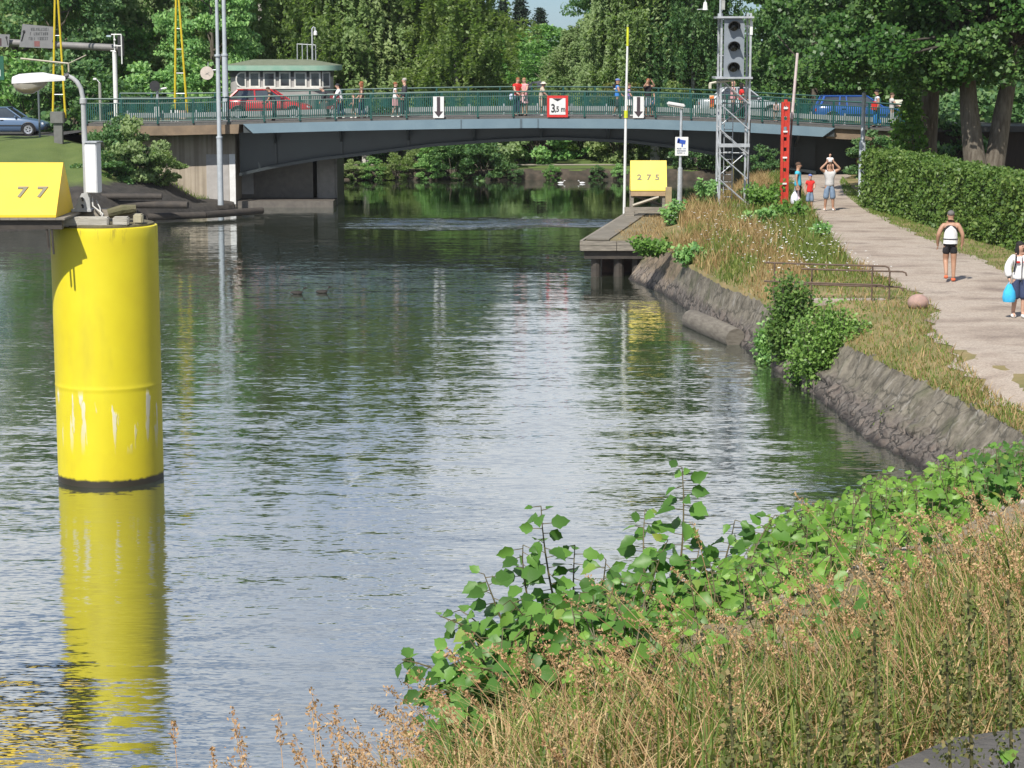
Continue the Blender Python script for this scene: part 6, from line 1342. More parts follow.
P = np.concatenate(P); V, Fc = leaf_quads(P, .085, 1.5, .15, up=.35); obj_np('foliage', V, Fc, leaf_mat('hedge_leaves', [(0, (0.061, 0.121, 0.024)), (0.5, (0.116, 0.194, 0.041)), (1, (0.192, 0.269, 0.067))], .3, .45, vary=.2), hd)
rows = []
for i, (x, y) in enumerate(hp_):
    rows.append([(x+.10, y-(.12 if i == 0 else 0), 1.4), (x+.12, y-(.12 if i == 0 else 0), 3.46), (x+T_-.12, y, 3.46), (x+T_, y, 1.4)])
grid_sheet('twigs', rows, M('hedge_core', (.012, .022, .007)), False, None, hd)
# ================================================================ verge grass on the right bank (stuff)
def blades(P, h, w, lean, name, mat, label, seg=2):
    n = len(P); a = rng.uniform(0, 2*PI, n); wd = np.c_[np.cos(a), np.sin(a), np.zeros(n)]*w[:, None]
    b = rng.uniform(0, 2*PI, n); ln = np.c_[np.cos(b), np.sin(b), np.zeros(n)]*(lean*h)[:, None]; up = np.c_[np.zeros(n), np.zeros(n), h]
    V = np.stack([P-wd, P+wd, P+up*.55+ln*.35+wd*.75, P+up*.55+ln*.35-wd*.75, P+up*.93+ln], 1); V = V.reshape(-1, 3); i = np.arange(n)*5
    F1 = np.stack([i, i+1, i+2, i+3], 1); F2 = np.stack([i+3, i+2, i+4, i+4], 1)
    Fl = [tuple(f) for f in F1]+[(int(q[0]), int(q[1]), int(q[2])) for f, q in zip(F2, F2)]
    o = obj_np(name, V, Fl, mat); tag(o, label, 'grass', None, 'stuff'); return o
drym = leaf_mat('dry_blades', [(0, (0.208, 0.132, 0.054)), (0.5, (0.367, 0.246, 0.114)), (1, (0.514, 0.384, 0.192))], .25, .7)
grnm = leaf_mat('green_blades', [(0, (0.078, 0.127, 0.024)), (0.5, (0.148, 0.21, 0.041)), (1, (0.25, 0.284, 0.073))], .3, .6)
lime = leaf_mat('lime_blades', [(0, (0.095, 0.162, 0.027)), (1, (0.203, 0.284, 0.054))], .3, .6)
def scatter(n, y0, y1, fx0, fx1):
    Y = rng.uniform(y0, y1, n); u = rng.uniform(0, 1, n); out = np.empty((n, 3))
    for i in range(n):
        a, b = fx0(Y[i]), fx1(Y[i]); x = a+(b-a)*u[i]; out[i] = (x, Y[i], zr(x, Y[i])-.01)
    return out
def nz(P, s, o=0): return np.array([mnoise.noise(Vector((float(p[0])*s, float(p[1])*s*.6, o))) for p in P])
vL = lambda Y: edgeX(Y)-.02
vR = lambda Y: pathL(Y)+.05
P = scatter(26000, 55, 100, vL, vR)
P = P[~((P[:, 1] > 71) & (P[:, 1] < 84) & (P[:, 0] < edgeX(80)+.3))]
q = nz(P, .55, 3); u = np.array([(p[0]-edgeX(p[1]))/max(.5, pathL(p[1])-edgeX(p[1])) for p in P]); tall = np.clip((P[:, 1]-54)/10, .25, 1)
dry = (q+.10-.55*(u > .62)-.25*(u < .07)) > rng.normal(size=len(P))*.2-.05
A = P[dry]; h = rng.uniform(.25, .75, len(A))*tall[dry]; blades(A, h, rng.uniform(.006, .014, len(A)), rng.uniform(.1, .7, len(A)), 'dry_grass', drym, 'tall dry grass on the verge between quay wall and path')
A = P[~dry]; h = rng.uniform(.15, .55, len(A))*tall[~dry]; blades(A, h, rng.uniform(.008, .018, len(A)), rng.uniform(.1, .7, len(A)), 'green_grass', grnm, 'green grass on the verge along the path edge')
P = []
while len(P) < 3200:
    y = rng.uniform(71.7, 83.4); f = (y-71.6)/11.9; x0 = 2.42+2.05*f+.85+.25*math.sin(y*2.1); x = rng.uniform(x0, 5.2+1.8*f)
    if rng.uniform() < .25+.75*min(1, (x-x0)/.9): P.append((x, y, 1.20))
P = np.array(P); blades(P, rng.uniform(.03, .2, len(P)), rng.uniform(.006, .012, len(P)), rng.uniform(.3, 1.1, len(P)), 'jetty_grass', drym, 'short dry grass growing over the jetty deck')
# short turf near the steps and along both path edges
P1 = scatter(6400, 36, 57, lambda Y: edgeX(Y)-.06, lambda Y: pathL(Y)+.12)
P2 = scatter(9000, 45, 100, lambda Y: pathR(Y)-.18, lambda Y: interp(Y, [(42, 16.5), (50, 16), (57, 15.5), (62, 15.0), (66, 14.7), (70, 14.2), (74, 13.9), (78.5, 13.7), (82.6, 13.4), (100, 15)]))
P = P1[::3]; blades(P, rng.uniform(.05, .25, len(P)), rng.uniform(.006, .012, len(P)), rng.uniform(.2, .9, len(P)), 'short_dry_grass', drym, 'short dry grass on the rim of the quay wall')
P = np.concatenate([P1, P2]); blades(P, rng.uniform(.02, .13, len(P)), rng.uniform(.006, .014, len(P)), rng.uniform(.2, .9, len(P)), 'short_grass', lime, 'short yellow green grass beside the gravel path')
# wild flowers: white umbels
def flowers(P, name, mat, label, r=.035):
    V = []; 
    n = len(P); k = 6; a = np.linspace(0, 2*PI, k, endpoint=False); rr = rng.uniform(.6, 1.3, n)*r
    V = np.stack([P+np.c_[np.cos(q+rr*90)*rr, np.sin(q+rr*90)*rr, rng.normal(size=n)*.008] for q in a], 1).reshape(-1, 3); Fc = np.arange(n*k).reshape(n, k)
    o = obj_np(name, V, Fc, mat); tag(o, label, 'wild flowers', None, 'stuff')
P = scatter(620, 56, 74, lambda Y: edgeX(Y)+.5, lambda Y: pathL(Y)+.05); keep = nz(P, .8, 8)+.02*(P[:, 0]) > .05; P = P[keep]; P[:, 2] += rng.uniform(.25, .6, len(P)); flowers(P, 'white_flowers', M('petal_white', (.75, .75, .7)), 'white wild flowers scattered over the verge')
# weed clumps on the verge
GW = 'weed clumps on the verge'
def tuft(x, y, H, R, n, leaf, mat, label, name='weed_clump', z=None, group=GW):
    z = zr(x, y) if z is None else z
    t = thing(name, label, 'plant', (x, y, z), group); P = []; mb = MB()
    for k in range(n):
        a = rng.uniform(0, 2*PI); L = rng.uniform(.5, 1)*H; e = Vector((x+math.cos(a)*R*rng.uniform(.2, 1), y+math.sin(a)*R*rng.uniform(.2, 1), z+L)); b = Vector((x+math.cos(a)*R*.25, y+math.sin(a)*R*.25, z)); mb.tube([b, b.lerp(e, .5)+Vector((0, 0, .05)), e], [.010, .008, .004], 4)
        for q in np.linspace(.2, 1, int(7+L*9)): c = b.lerp(e, q); P.append(np.array(c)[None]+rng.normal(size=(4, 3))*.07)
    P = np.concatenate(P); V, Fc = leaf_quads(P, leaf, 1.7, .15, up=.5); obj_np('leaves', V, Fc, mat, t); mb.build('stems', mBark, t); return t
for px, py, H, R, n, mat, lab in ((652, 243, .45, .7, 30, lfSpring, 'bright green weeds on the wall top beside the jetty'), (672, 220, .9, .45, 14, lfGreen, 'tall green weeds at the foot of the quay lamp post'), (706, 207, 1.1, .5, 16, lfGreen, 'tall weeds left of the signal tower base'), (765, 212, 1.0, .8, 34, lfSpring, 'bright green weeds left of the red post foot'), (790, 222, .7, .7, 26, lfSpring, 'bright green weeds in front of the red post foot'), (757, 228, .6, .7, 22, lfGreen, 'mid green weeds in the flowery verge'), (820, 240, .5, .4, 14, lfGreen, 'small green weeds at the path edge'), (690, 252, .5, .5, 18, lfGreen, 'green weeds on the rim of the quay wall'), (755, 205, .8, .6, 14, lfGreen, 'weeds at the right corner of the tower base')):
    p = atz(px, py, 1.5); tuft(p.x, p.y, H, R, n, .085, mat, lab)
# bushes on the quay wall
def wall_bush(px, py, Y, w, h, mat, label, leaf, n):
    p = aty(px, py, Y); t = thing('wall_bush', label, 'bush', (p.x, Y, p.z-h), None); P = []; mb = MB()
    for k in range(n):
        a = rng.uniform(0, 2*PI); f = rng.uniform(.45, 1); r = rng.uniform(.1, 1); e = Vector((p.x+math.cos(a)*w*r, Y+math.sin(a)*w*r*.7, p.z-h+h*f*(1-.25*r*r))); b = Vector((p.x+math.cos(a)*.15, Y+math.sin(a)*.15, p.z-h)); mb.tube([b, b.lerp(e, .5)+Vector((0, 0, .12)), e], [.016, .010, .004], 4)
        for q in np.linspace(.25, 1, 16): c = b.lerp(e, q); P.append(np.array(c)[None]+rng.normal(size=(5, 3))*.105)
    V, Fc = leaf_quads(np.concatenate(P), leaf, 1.5, .2, up=.42); obj_np('foliage', V, Fc, mat, t); mb.build('stems', mBark, t)
wall_bush(793, 268, 50.9, .62, 2.3, leaf_mat('alder_leaves', [(0, (0.072, 0.143, 0.034)), (0.5, (0.117, 0.215, 0.049)), (1, (0.195, 0.305, 0.078))], .38, .4), 'tall mid green bush on the quay wall in front of the rusty handrail', .07, 90)
wall_bush(776, 318, 52.2, .48, 1.4, lfGreen, 'green bush low on the quay wall, left of the tall one', .075, 50)
wall_bush(832, 300, 48.0, .95, 2.15, leaf_mat('feathery_leaves', [(0, (0.108, 0.209, 0.043)), (0.5, (0.182, 0.324, 0.07)), (1, (0.27, 0.419, 0.108))], .4, .4), 'broad light green bush spilling down the quay wall to the water', .06, 210)
wall_bush(812, 330, 48.9, .6, 1.6, lfSpring, 'bright green shoots between the two quay wall bushes', .06, 90)
wall_bush(896, 414, 42.2, .24, .45, leaf_mat('lime_leaves', [(0, (.09, .14, .025)), (1, (.17, .23, .05))], .3), 'small yellow green plant growing in the quay wall', .05, 18)
P = []
for k in range(5200):
    q = BANK[rng.integers(len(BANK))]
    if not 88 < q[0] < 222: continue
    f = rng.uniform(.72 if q[0] < 205 else .9, .99); w_ = q[1]+(q[2]-q[1])*f; zf = float(np.interp(f, [.6, .8, 1], [.82, .93, 1])); P.append((w_.x+rng.normal()*.12, w_.y, q[3]*zf-.03))
P = np.array(P); blades(P, rng.uniform(.06, .28, len(P)), rng.uniform(.008, .018, len(P)), rng.uniform(.2, .9, len(P)), 'bank_grass', lime, 'strip of green grass at the foot of the left wing wall')
# a little grass on the left abutment foot
for px, py, lab in ((112, 196, 'small weeds on the left revetment'), ):
    p = atz(px, py, 1.4)
# ================================================================ foreground bank
LIP = [(-30, -6), (-8, 1.2), (-2.2, 3.2), (-.3, 4.65), (.0, 5.15), (.53, 6.2), (1.05, 7.0), (1.86, 8.0), (3, 9.3), (6, 11.5), (20, 19), (60, 34)]
LV = [Vector(p) for p in LIP]
def lipd(x, y):
    p = Vector((x, y)); best = 1e9; sg = 1
    for a, b in zip(LV, LV[1:]):
        d = b-a; f = max(0, min(1, (p-a).dot(d)/d.dot(d))); q = a+d*f; L = (p-q).length
        if L < best: best = L; sg = 1 if (d.x*(p.y-a.y)-d.y*(p.x-a.x)) > 0 else -1
    return sg*best
def hz(x, y):
    d = lipd(x, y); n = .05*mnoise.noise(Vector((x*1.2, y*1.2, 0)))+.02*mnoise.noise(Vector((x*5, y*5, 2)))
    if d < 0: return 5.9+n-.0*d
    return max(-2.0, 5.9+n-.72*d-.25*min(d, .6)*0)
gx_ = np.concatenate([np.arange(-9, -2, .5), np.arange(-2, 4, .14), np.arange(4, 24, .6)]); gy_ = np.concatenate([np.arange(-6, 2.5, .6), np.arange(2.5, 11, .14), np.arange(11, 30, .5)])
rows = [[(x, y, hz(x, y)) for x in gx_] for y in gy_]
hill = grid_sheet('foreground_bank', rows, M('dry_earth', (.30, .24, .165), (.17, .14, .075), scale=2.2, rough=.95, bump=.8, bscale=22), True)
def leaf_mesh(B, D, N, L, serr=True):
    """foreground leaves: B base points, D directions, N normals, L lengths -> verts, faces (one island each)"""
    n = len(B); N = N/np.linalg.norm(N, axis=1)[:, None]; D = D-N*(np.sum(D*N, axis=1)*.8)[:, None]; D = D/np.linalg.norm(D, axis=1)[:, None]; Sd = np.cross(D, N); Sd /= np.linalg.norm(Sd, axis=1)[:, None]; N = np.cross(Sd, D)
    s = np.array([0, .10, .24, .40, .56, .72, .87, 1.0]); w = np.array([0, .17, .30, .34, .30, .21, .10, 0]); k = len(s); jit = (1+.12*np.where(np.arange(k) % 2, 1, -1)) if serr else 1
    curl = rng.uniform(.05, .32, n); fold = rng.uniform(.1, .55, n); V = np.empty((n, k*3, 3))
    for i in range(k):
        mid = B+D*(s[i]*L)[:, None]-N*(curl*s[i]**2*L)[:, None]; ww = (w[i]*L)*(jit[i] if serr else 1)
        V[:, i] = mid; V[:, k+i] = mid+Sd*ww[:, None]+N*(fold*ww)[:, None]-D*(.04*L)[:, None]*(i > 0); V[:, 2*k+i] = mid-Sd*ww[:, None]+N*(fold*ww)[:, None]-D*(.04*L)[:, None]*(i > 0)
    f = []
    for i in range(k-1): f += [(i, i+1, k+i+1, k+i), (2*k+i, 2*k+i+1, i+1, i)]
    f = np.array(f); Fc = (f[None]+(np.arange(n)*k*3)[:, None, None]).reshape(-1, 4)
    return V.reshape(-1, 3), Fc
def vein_leaf(name, stops):
    m = leaf_mat(name, stops, .38, .42, .35); return m
lfHazel = vein_leaf('hazel_leaves', [(0, (0.055, 0.133, 0.026)), (0.45, (0.097, 0.223, 0.041)), (0.9, (0.166, 0.33, 0.061)), (1, (0.313, 0.375, 0.073))])
lfHazel2 = vein_leaf('hazel_leaves_bright', [(0, (0.091, 0.199, 0.03)), (0.5, (0.155, 0.306, 0.048)), (0.93, (0.235, 0.413, 0.069)), (1, (0.202, 0.294, 0.06))])
mStem = M('green_brown_stem', (.13, .10, .05), (.09, .085, .035), scale=20)
def stem_leaves(stems, Lf, t0=.2, gap=.05):
    """stems: list of (b, c, e) quadratic curves"""
    B = []; D = []; N = []; L = []; mb = MB()
    for (b, c, e, r) in stems:
        pts = [b*(1-u)**2+c*2*u*(1-u)+e*u*u for u in np.linspace(0, 1, 9)]; mb.tube(pts, [r*(1-.75*u) for u in np.linspace(0, 1, 9)], 5); ln = sum((pts[i+1]-pts[i]).length for i in range(8)); m = max(3, int(ln*(1-t0)/gap)); a0 = rng.uniform(0, 2*PI)
        for i in range(m):
            u = lerp(t0, 1, (i+1)/m); p = b*(1-u)**2+c*2*u*(1-u)+e*u*u; tg = ((c-b)*(1-u)+(e-c)*u).normalized(); a = a0+i*2.6+rng.normal()*.4
            out = Vector((math.cos(a), math.sin(a), 0)); out = (out-tg*out.dot(tg)*.5).normalized(); d = (out+tg*rng.uniform(.1, .6)+Vector((0, 0, -rng.uniform(-.05, .95)))).normalized(); pet = out*.018; ll = Lf*rng.uniform(.7, 1.2)*(1 if u < .85 else .75 if u < .97 else .5)
            mb.tube([p, p+pet+d*.012], [r*.3, r*.22], 3, False); nn = Vector((-.25, -.62, .72))+Vector(rng.normal(size=3)*.38); B.append(p+pet+d*.01); D.append(d); N.append(nn); L.append(ll)
    V, Fc = leaf_mesh(np.array(B), np.array(D), np.array(N), np.array(L)); return V, Fc, mb
def sapling(base, tips, label, Lf, mat, name='hazel_sapling', group=None, gap=.05, t0=.15, r=.006, cat='sapling'):
    base = Vector(base); t = thing(name, label, cat, base, group); st = []
    for e in tips: e = Vector(e); c = base.lerp(e, .5)+Vector((rng.normal()*.05, rng.normal()*.05, .22*(e-base).to_2d().length+.04)); st.append((base+Vector((rng.normal()*.02, rng.normal()*.02, 0)), c, e, r))
    V, Fc, mb = stem_leaves(st, Lf, t0, gap); obj_np('leaves', V, Fc, mat, t); mb.build('stem', mStem, t); return t
GS = 'saplings on the foreground bank'
def tp(px, py, Y): return aty(px, py, Y)
SAP = [((655, 640, 6.9), [(682, 467, 6.9), (645, 510, 7.0), (668, 540, 6.8)], 'tallest broad leaved sapling rising against the water', .085),
 ((580, 660, 6.5), [(541, 506, 6.5), (575, 545, 6.6), (606, 560, 6.4), (523, 545, 6.5)], 'second tall broad leaved sapling, left of the tallest', .085),
 ((545, 668, 6.2), [(484, 574, 6.2), (510, 600, 6.1), (460, 610, 6.3), (530, 610, 6.2)], 'broad leaved sapling leaning left over the water', .085),
 ((520, 700, 6.0), [(402, 660, 6.0), (440, 616, 6.1), (450, 650, 5.9), (470, 640, 6.0), (425, 690, 5.9), (480, 668, 5.8)], 'lowest broad leaved sapling reaching far left over the water', .085),
 ((480, 760, 5.4), [(428, 720, 5.4), (425, 735, 5.3), (455, 715, 5.4), (470, 700, 5.5)], 'small broad leaved sapling at the lower end of the bank', .075),
 ((690, 620, 7.0), [(735, 520, 7.0), (700, 545, 7.2), (715, 570, 6.9), (690, 560, 6.8)], 'broad leaved sapling right of the tallest one', .08),
 ((620, 650, 6.6), [(600, 590, 6.5), (625, 575, 6.7), (640, 600, 6.5), (590, 620, 6.4)], 'short broad leaved sapling between the two tall ones', .085),
 ((735, 610, 7.3), [(755, 560, 7.3), (775, 515, 7.5), (740, 575, 7.2)], 'broad leaved sapling at the foot of the seed heads', .08)]
for b, tips, lab, Lf in SAP:
    bp = tp(*b); bp = Vector((bp.x, bp.y, min(bp.z, hz(bp.x, bp.y)+.25))); 
    if bp.z > hz(bp.x, bp.y): bp.z = hz(bp.x, bp.y)-.02
    sapling(bp, [tp(*q) for q in tips], lab, Lf*.84, lfHazel, group=GS, gap=.017)
def leafy(px0, px1, top, Y, n, label, mat, Lf, hgt):
    """a dense bush whose shoots reach the line `top` (list of pixels) at depth Y"""
    st = []; b0 = None
    for k in range(n):
        px = lerp(px0, px1, (k+.5)/n)+rng.normal()*6; yy = Y+rng.uniform(-.5, .9); ty = interp(px, top)+abs(rng.normal())*26*rng.uniform(.1, 2.2); e = tp(px, ty, yy); b = Vector((e.x+rng.normal()*.12, e.y+rng.normal()*.12-.1, e.z-hgt*rng.uniform(.6, 1))); st.append((b, b.lerp(e, .5)+Vector((rng.normal()*.06, rng.normal()*.06, .06)), e, .005))
    c = st[n//2][0]; z = hz(c.x, c.y); t = thing('leafy_bush', label, 'bush', (c.x, c.y, z), 'leafy bushes on the foreground bank')
    st += [(Vector((c.x, c.y, z)), Vector((s[0].x, s[0].y, lerp(z, s[0].z, .4))), s[0], .006) for s in st[::3]]
    V, Fc, mb = stem_leaves(st, Lf, .1, .045); obj_np('leaves', V, Fc, mat, t); mb.build('stems', mStem, t)
tl = [(735, 560), (770, 515), (800, 505), (850, 492), (880, 470), (900, 485), (930, 462), (960, 452), (990, 445), (1040, 440)]
leafy(735, 820, tl, 8.2, 80, 'leafy green bush on the bank below the water edge, near the saplings', lfHazel2, .07, .75)
leafy(800, 890, tl, 8.8, 110, 'leafy green bush in the middle of the bank slope', lfHazel2, .07, .8)
leafy(870, 960, tl, 9.6, 120, 'leafy green bush below the end of the stone quay wall', lfHazel2, .07, .85)
leafy(945, 1045, tl, 10.4, 110, 'darker leafy bush at the right edge under the path', lfHazel, .072, .9)
leafy(790, 975, [(790, 530), (880, 520), (975, 500)], 7.3, 90, 'bright leafy bush on the lip of the bank at the right', lfHazel2, .058, .6)
leafy(640, 800, [(640, 585), (700, 560), (800, 545)], 6.7, 120, 'leafy bush above the straw in the middle of the bank', lfHazel2, .062, .6)
leafy(700, 880, [(700, 610), (790, 590), (880, 575)], 6.2, 80, 'lower leafy bush reaching into the straw', lfHazel, .055, .4)
leafy(450, 640, [(450, 668), (500, 625), (560, 590), (640, 570)], 6.4, 150, 'low leafy bush filling the bank under the saplings', lfHazel, .072, .6)
leafy(560, 720, [(560, 640), (640, 620), (720, 600)], 6.0, 90, 'broad low bush between the saplings and the straw', lfHazel2, .066, .5)
# foreground grass
def fg_points(n, x0, x1, y0, y1, dmin=-9, dmax=.5):
    out = []
    while len(out) < n:
        x, y = rng.uniform(x0, x1), rng.uniform(y0, y1); d = lipd(x, y)
        if y < 4.75 and x > .62+(y-4.2)*.9-.15 and y < 4.35+(x-.7)*.7+.12: continue
        if dmin < d < dmax and -.25*y-.2 < x < .25*y+1.3: out.append((x, y, hz(x, y)-.01))
    return np.array(out)
GL = [(350, 800), (430, 765), (480, 725), (560, 690), (650, 668), (720, 652), (820, 632), (900, 605), (960, 565), (1024, 535)]
def cap_h(P, h, extra=0):
    px = 512+F*P[:, 0]/P[:, 1]; lim = np.interp(px, [q[0] for q in GL], [q[1] for q in GL])-extra+rng.normal(size=len(P))*20
    zl = CAMZ-P[:, 1]*(lim-42)/2200; return np.minimum(h, zl-P[:, 2])
def ribbons(P, h, w, bend, name, mat, label, az=None):
    n = len(P); a = rng.uniform(0, 2*PI, n) if az is None else az; d = np.c_[np.cos(a), np.sin(a), np.zeros(n)]; sd = np.c_[-np.sin(a), np.cos(a), np.zeros(n)]; rows_ = []
    S_ = [0, .3, .6, .85, 1]
    for s in S_: 
        c = P+d*(bend*h*s*s)[:, None]; c[:, 2] += h*(s-.35*bend*s*s); ww = (w*(1-s**2*.95))[:, None]; rows_ += [c-sd*ww, c+sd*ww]
    V = np.stack(rows_, 1).reshape(-1, 3); k = len(S_)*2; f = np.array([(2*i, 2*i+1, 2*i+3, 2*i+2) for i in range(len(S_)-1)]); Fc = (f[None]+(np.arange(n)*k)[:, None, None]).reshape(-1, 4)
    o = obj_np(name, V, Fc, mat); tag(o, label, 'grass', None, 'stuff')
fgdry = leaf_mat('foreground_straw', [(0, (0.24, 0.145, 0.06)), (0.45, (0.46, 0.31, 0.15)), (0.8, (0.6, 0.45, 0.24)), (1, (0.3, 0.3, 0.1))], .25, .6)
fggrn = leaf_mat('foreground_green', [(0, (0.066, 0.13, 0.023)), (0.5, (0.146, 0.208, 0.039)), (1, (0.252, 0.286, 0.072))], .35, .5)
P = fg_points(11500, -.35, 3.6, 3.4, 9.0); h = cap_h(P, rng.uniform(.12, .5, len(P))); P = P[h > .03]; h = h[h > .03]; ribbons(P, h, rng.uniform(.0012, .0028, len(P)), rng.uniform(.4, 1.5, len(P)), 'straw_blades', fgdry, 'dry straw coloured grass blades on the foreground bank')
P = fg_points(4200, -.1, 3.6, 5.5, 9.4, -1.6, .5); blades(P, rng.uniform(.02, .085, len(P)), rng.uniform(.001, .0022, len(P)), rng.uniform(.3, 1.2, len(P)), 'short_straw', fgdry, 'short straw and litter along the lip of the bank')
P = fg_points(9600, -.3, 3.2, 3.2, 7.5); keep = np.array([p[0] > .4 or rng.uniform() < .45 for p in P]); P = P[keep]; h = cap_h(P, rng.uniform(.12, .5, len(P))); P = P[h > .03]; h = h[h > .03]; ribbons(P, h, rng.uniform(.0018, .0038, len(P)), rng.uniform(.1, .8, len(P)), 'green_blades', fggrn, 'green grass blades among the straw on the foreground bank')
def seed_stems(BT, name, label, mat, rs_=.0013, head=.085, nseed=52):
    V = []; Fc = []; mb = MB(); C = []
    for b, e in BT:
        c = b.lerp(e, .55)+Vector((0, 0, .16*(e-b).length)); pts = [b*(1-u)**2+c*2*u*(1-u)+e*u*u for u in np.linspace(0, 1, 7)]; mb.tube(pts, [rs_, rs_, rs_*.9, rs_*.8, rs_*.7, rs_*.6, rs_*.4], 3, False)
        tg = (e-c).normalized(); hl_ = head*rng.uniform(.6, 1.3); wd = rng.uniform(.006, .016)
        for q in range(int(nseed*rng.uniform(.6, 1.3))): u = rng.uniform(); C.append(np.array(e-tg*hl_*u+tg*.01)+rng.normal(size=3)*wd*.62*(math.sin(PI*min(1, u*.9+.08)))**.6)
    v, f = leaf_quads(np.array(C), .0042, 2.1, .3, up=.2); n0 = len(mb.v); mb.v += [tuple(q) for q in v]; mb.f += [tuple(int(i)+n0 for i in q) for q in f]
    o = obj_np(name, mb.v, mb.f, mat); tag(o, label, 'grass', None, 'stuff')
seedm = leaf_mat('seed_heads', [(0, (0.3, 0.17, 0.085)), (0.5, (0.5, 0.31, 0.165)), (1, (0.62, 0.44, 0.25))], .3, .7)
P = fg_points(780, -.35, 3.3, 3.6, 8.3); hh_ = cap_h(P, rng.uniform(.25, .55, len(P)), 14); BT = []
for p, h in zip(P, hh_):
    if h < .08: continue
    b = Vector(p); a = rng.uniform(0, 2*PI); e = b+Vector((math.cos(a)*h*.4-.42*h, math.sin(a)*h*.3, h)); BT.append((b, e))
seed_stems(BT, 'seeding_grass', 'dry seeding grass heads covering the foreground bank', seedm)
BT = []
for px, py, Y, bx, by in ((797, 497, 5.6, 915, 700), (868, 520, 5.8, 850, 640), (973, 490, 6, 985, 620), (905, 523, 5.2, 945, 640), (950, 530, 5.0, 985, 720), (692, 522, 6.2, 720, 640), (835, 535, 5.8, 900, 640), (622, 598, 5.4, 700, 700), (590, 578, 5.6, 690, 690), (568, 600, 5.4, 670, 690), (640, 585, 5.6, 720, 690), (740, 575, 5.4, 780, 680), (770, 590, 5.3, 800, 700), (930, 560, 5.2, 960, 690), (1000, 560, 5.2, 1010, 700), (560, 630, 5.2, 640, 740), (520, 660, 5.0, 600, 760), (660, 620, 5.2, 700, 740), (880, 580, 5.0, 930, 720), (820, 610, 5.0, 860, 730)):
    e = tp(px, py, Y); b = tp(bx, by, Y); b.z = min(b.z, hz(b.x, b.y)+.3); BT.append((b, e)); 
for px, py in ((173, 726), (186, 768), (232, 712), (237, 728), (242, 745), (213, 752), (312, 692), (312, 710), (278, 715), (336, 710), (340, 738), (335, 760), (330, 728), (357, 724), (400, 702), (394, 722), (382, 745), (400, 735), (412, 722), (365, 748), (345, 765), (376, 768), (430, 745), (395, 768)):
    Y = 3.9+rng.uniform(-.2, .35); e = tp(px, py, Y); b = Vector((e.x+rng.uniform(.02, .12), e.y-.1, 5.72)); BT.append((b, e))
seed_stems(BT, 'seed_heads', 'single long grass stems with seed heads standing above the bank', seedm, .0013, .075, 46)
# tall dark weeds
GD = 'tall dark weeds in the foreground grass'
def weed(px, py0, Y, lab, h):
    e = tp(px, py0, Y); zb = hz(e.x, Y) if lipd(e.x, Y) < 0 else e.z-h; b = Vector((e.x+.02, Y, zb)); t = thing('tall_weed', lab, 'weed', b, GD); mb = MB().tube([b, b.lerp(e, .5)+Vector((.01, 0, 0)), e], [.005, .004, .002], 5); mb.build('stem', M('weed_stem', (.10, .085, .035), (.07, .075, .03)), t)
    L = (e-b).length; C = [np.array(b.lerp(e, u))+rng.normal(size=3)*np.array([.019, .019, .01])*(1.3-u*.8) for u in rng.uniform(max(.1, 1-.42/L), 1, int(420*min(1, L/.5)))]
    v, f = leaf_quads(np.array(C), .007, 1.5, .2); obj_np('foliage', v, f, leaf_mat('weed_seeds', [(0, (0.09, 0.1, 0.035)), (0.6, (0.15, 0.17, 0.055)), (1, (0.26, 0.19, 0.09))], .2, .7), t)
    k = 8; u = rng.uniform(.15, .6, k); B = np.array([b.lerp(e, q) for q in u]); a = rng.uniform(0, 2*PI, k); D = np.c_[np.cos(a), np.sin(a), rng.uniform(-.5, .4, k)]; v, f = leaf_mesh(B, D, np.tile([0, 0, 1.0], (k, 1)), rng.uniform(.04, .075, k)); obj_np('leaves', v, f, lfHazel, t)
for px, py, Y, h, lab in ((729, 668, 3.5, .5, 'tall dark seeding weed at the left of the weeds'), (874, 616, 3.4, .6, 'tallest dark seeding weed above the stone slab'), (968, 590, 3.7, .6, 'dark seeding weed above the right end of the stone slab'), (807, 712, 3.3, .4, 'short dark seeding weed between the two tall ones'), (946, 636, 3.8, .4, 'slender dark weed left of the rightmost one'), (1008, 590, 3.9, .5, 'rightmost dark weed at the frame edge'), (842, 690, 3.5, .35, 'small dark weed just left of the tallest one'), (770, 735, 3.3, .3, 'smallest dark weed low in the grass')):
    weed(px, py, Y, lab, h)
# stone slab in the corner
a, b = (.72, 4.36), (1.15, 4.72)
sl_ = MB().prism([(.74, 4.36), (.92, 4.56), (1.3, 4.72), (2.6, 4.9), (2.6, 3.0), (.35, 3.0)], 5.6, 6.13, 'z')
so_ = sl_.build('stone_slab', M('slab_stone', (.105, .098, .09), (.07, .066, .06), scale=5, rough=.9, bump=.6, bscale=25)); tag(so_, 'flat grey stone slab in the lower right corner', 'stone')
bm = bmesh.new(); bm.from_mesh(so_.data); bmesh.ops.bevel(bm, geom=bm.edges[:], offset=.035, segments=3, affect='EDGES'); bm.to_mesh(so_.data); bm.free()
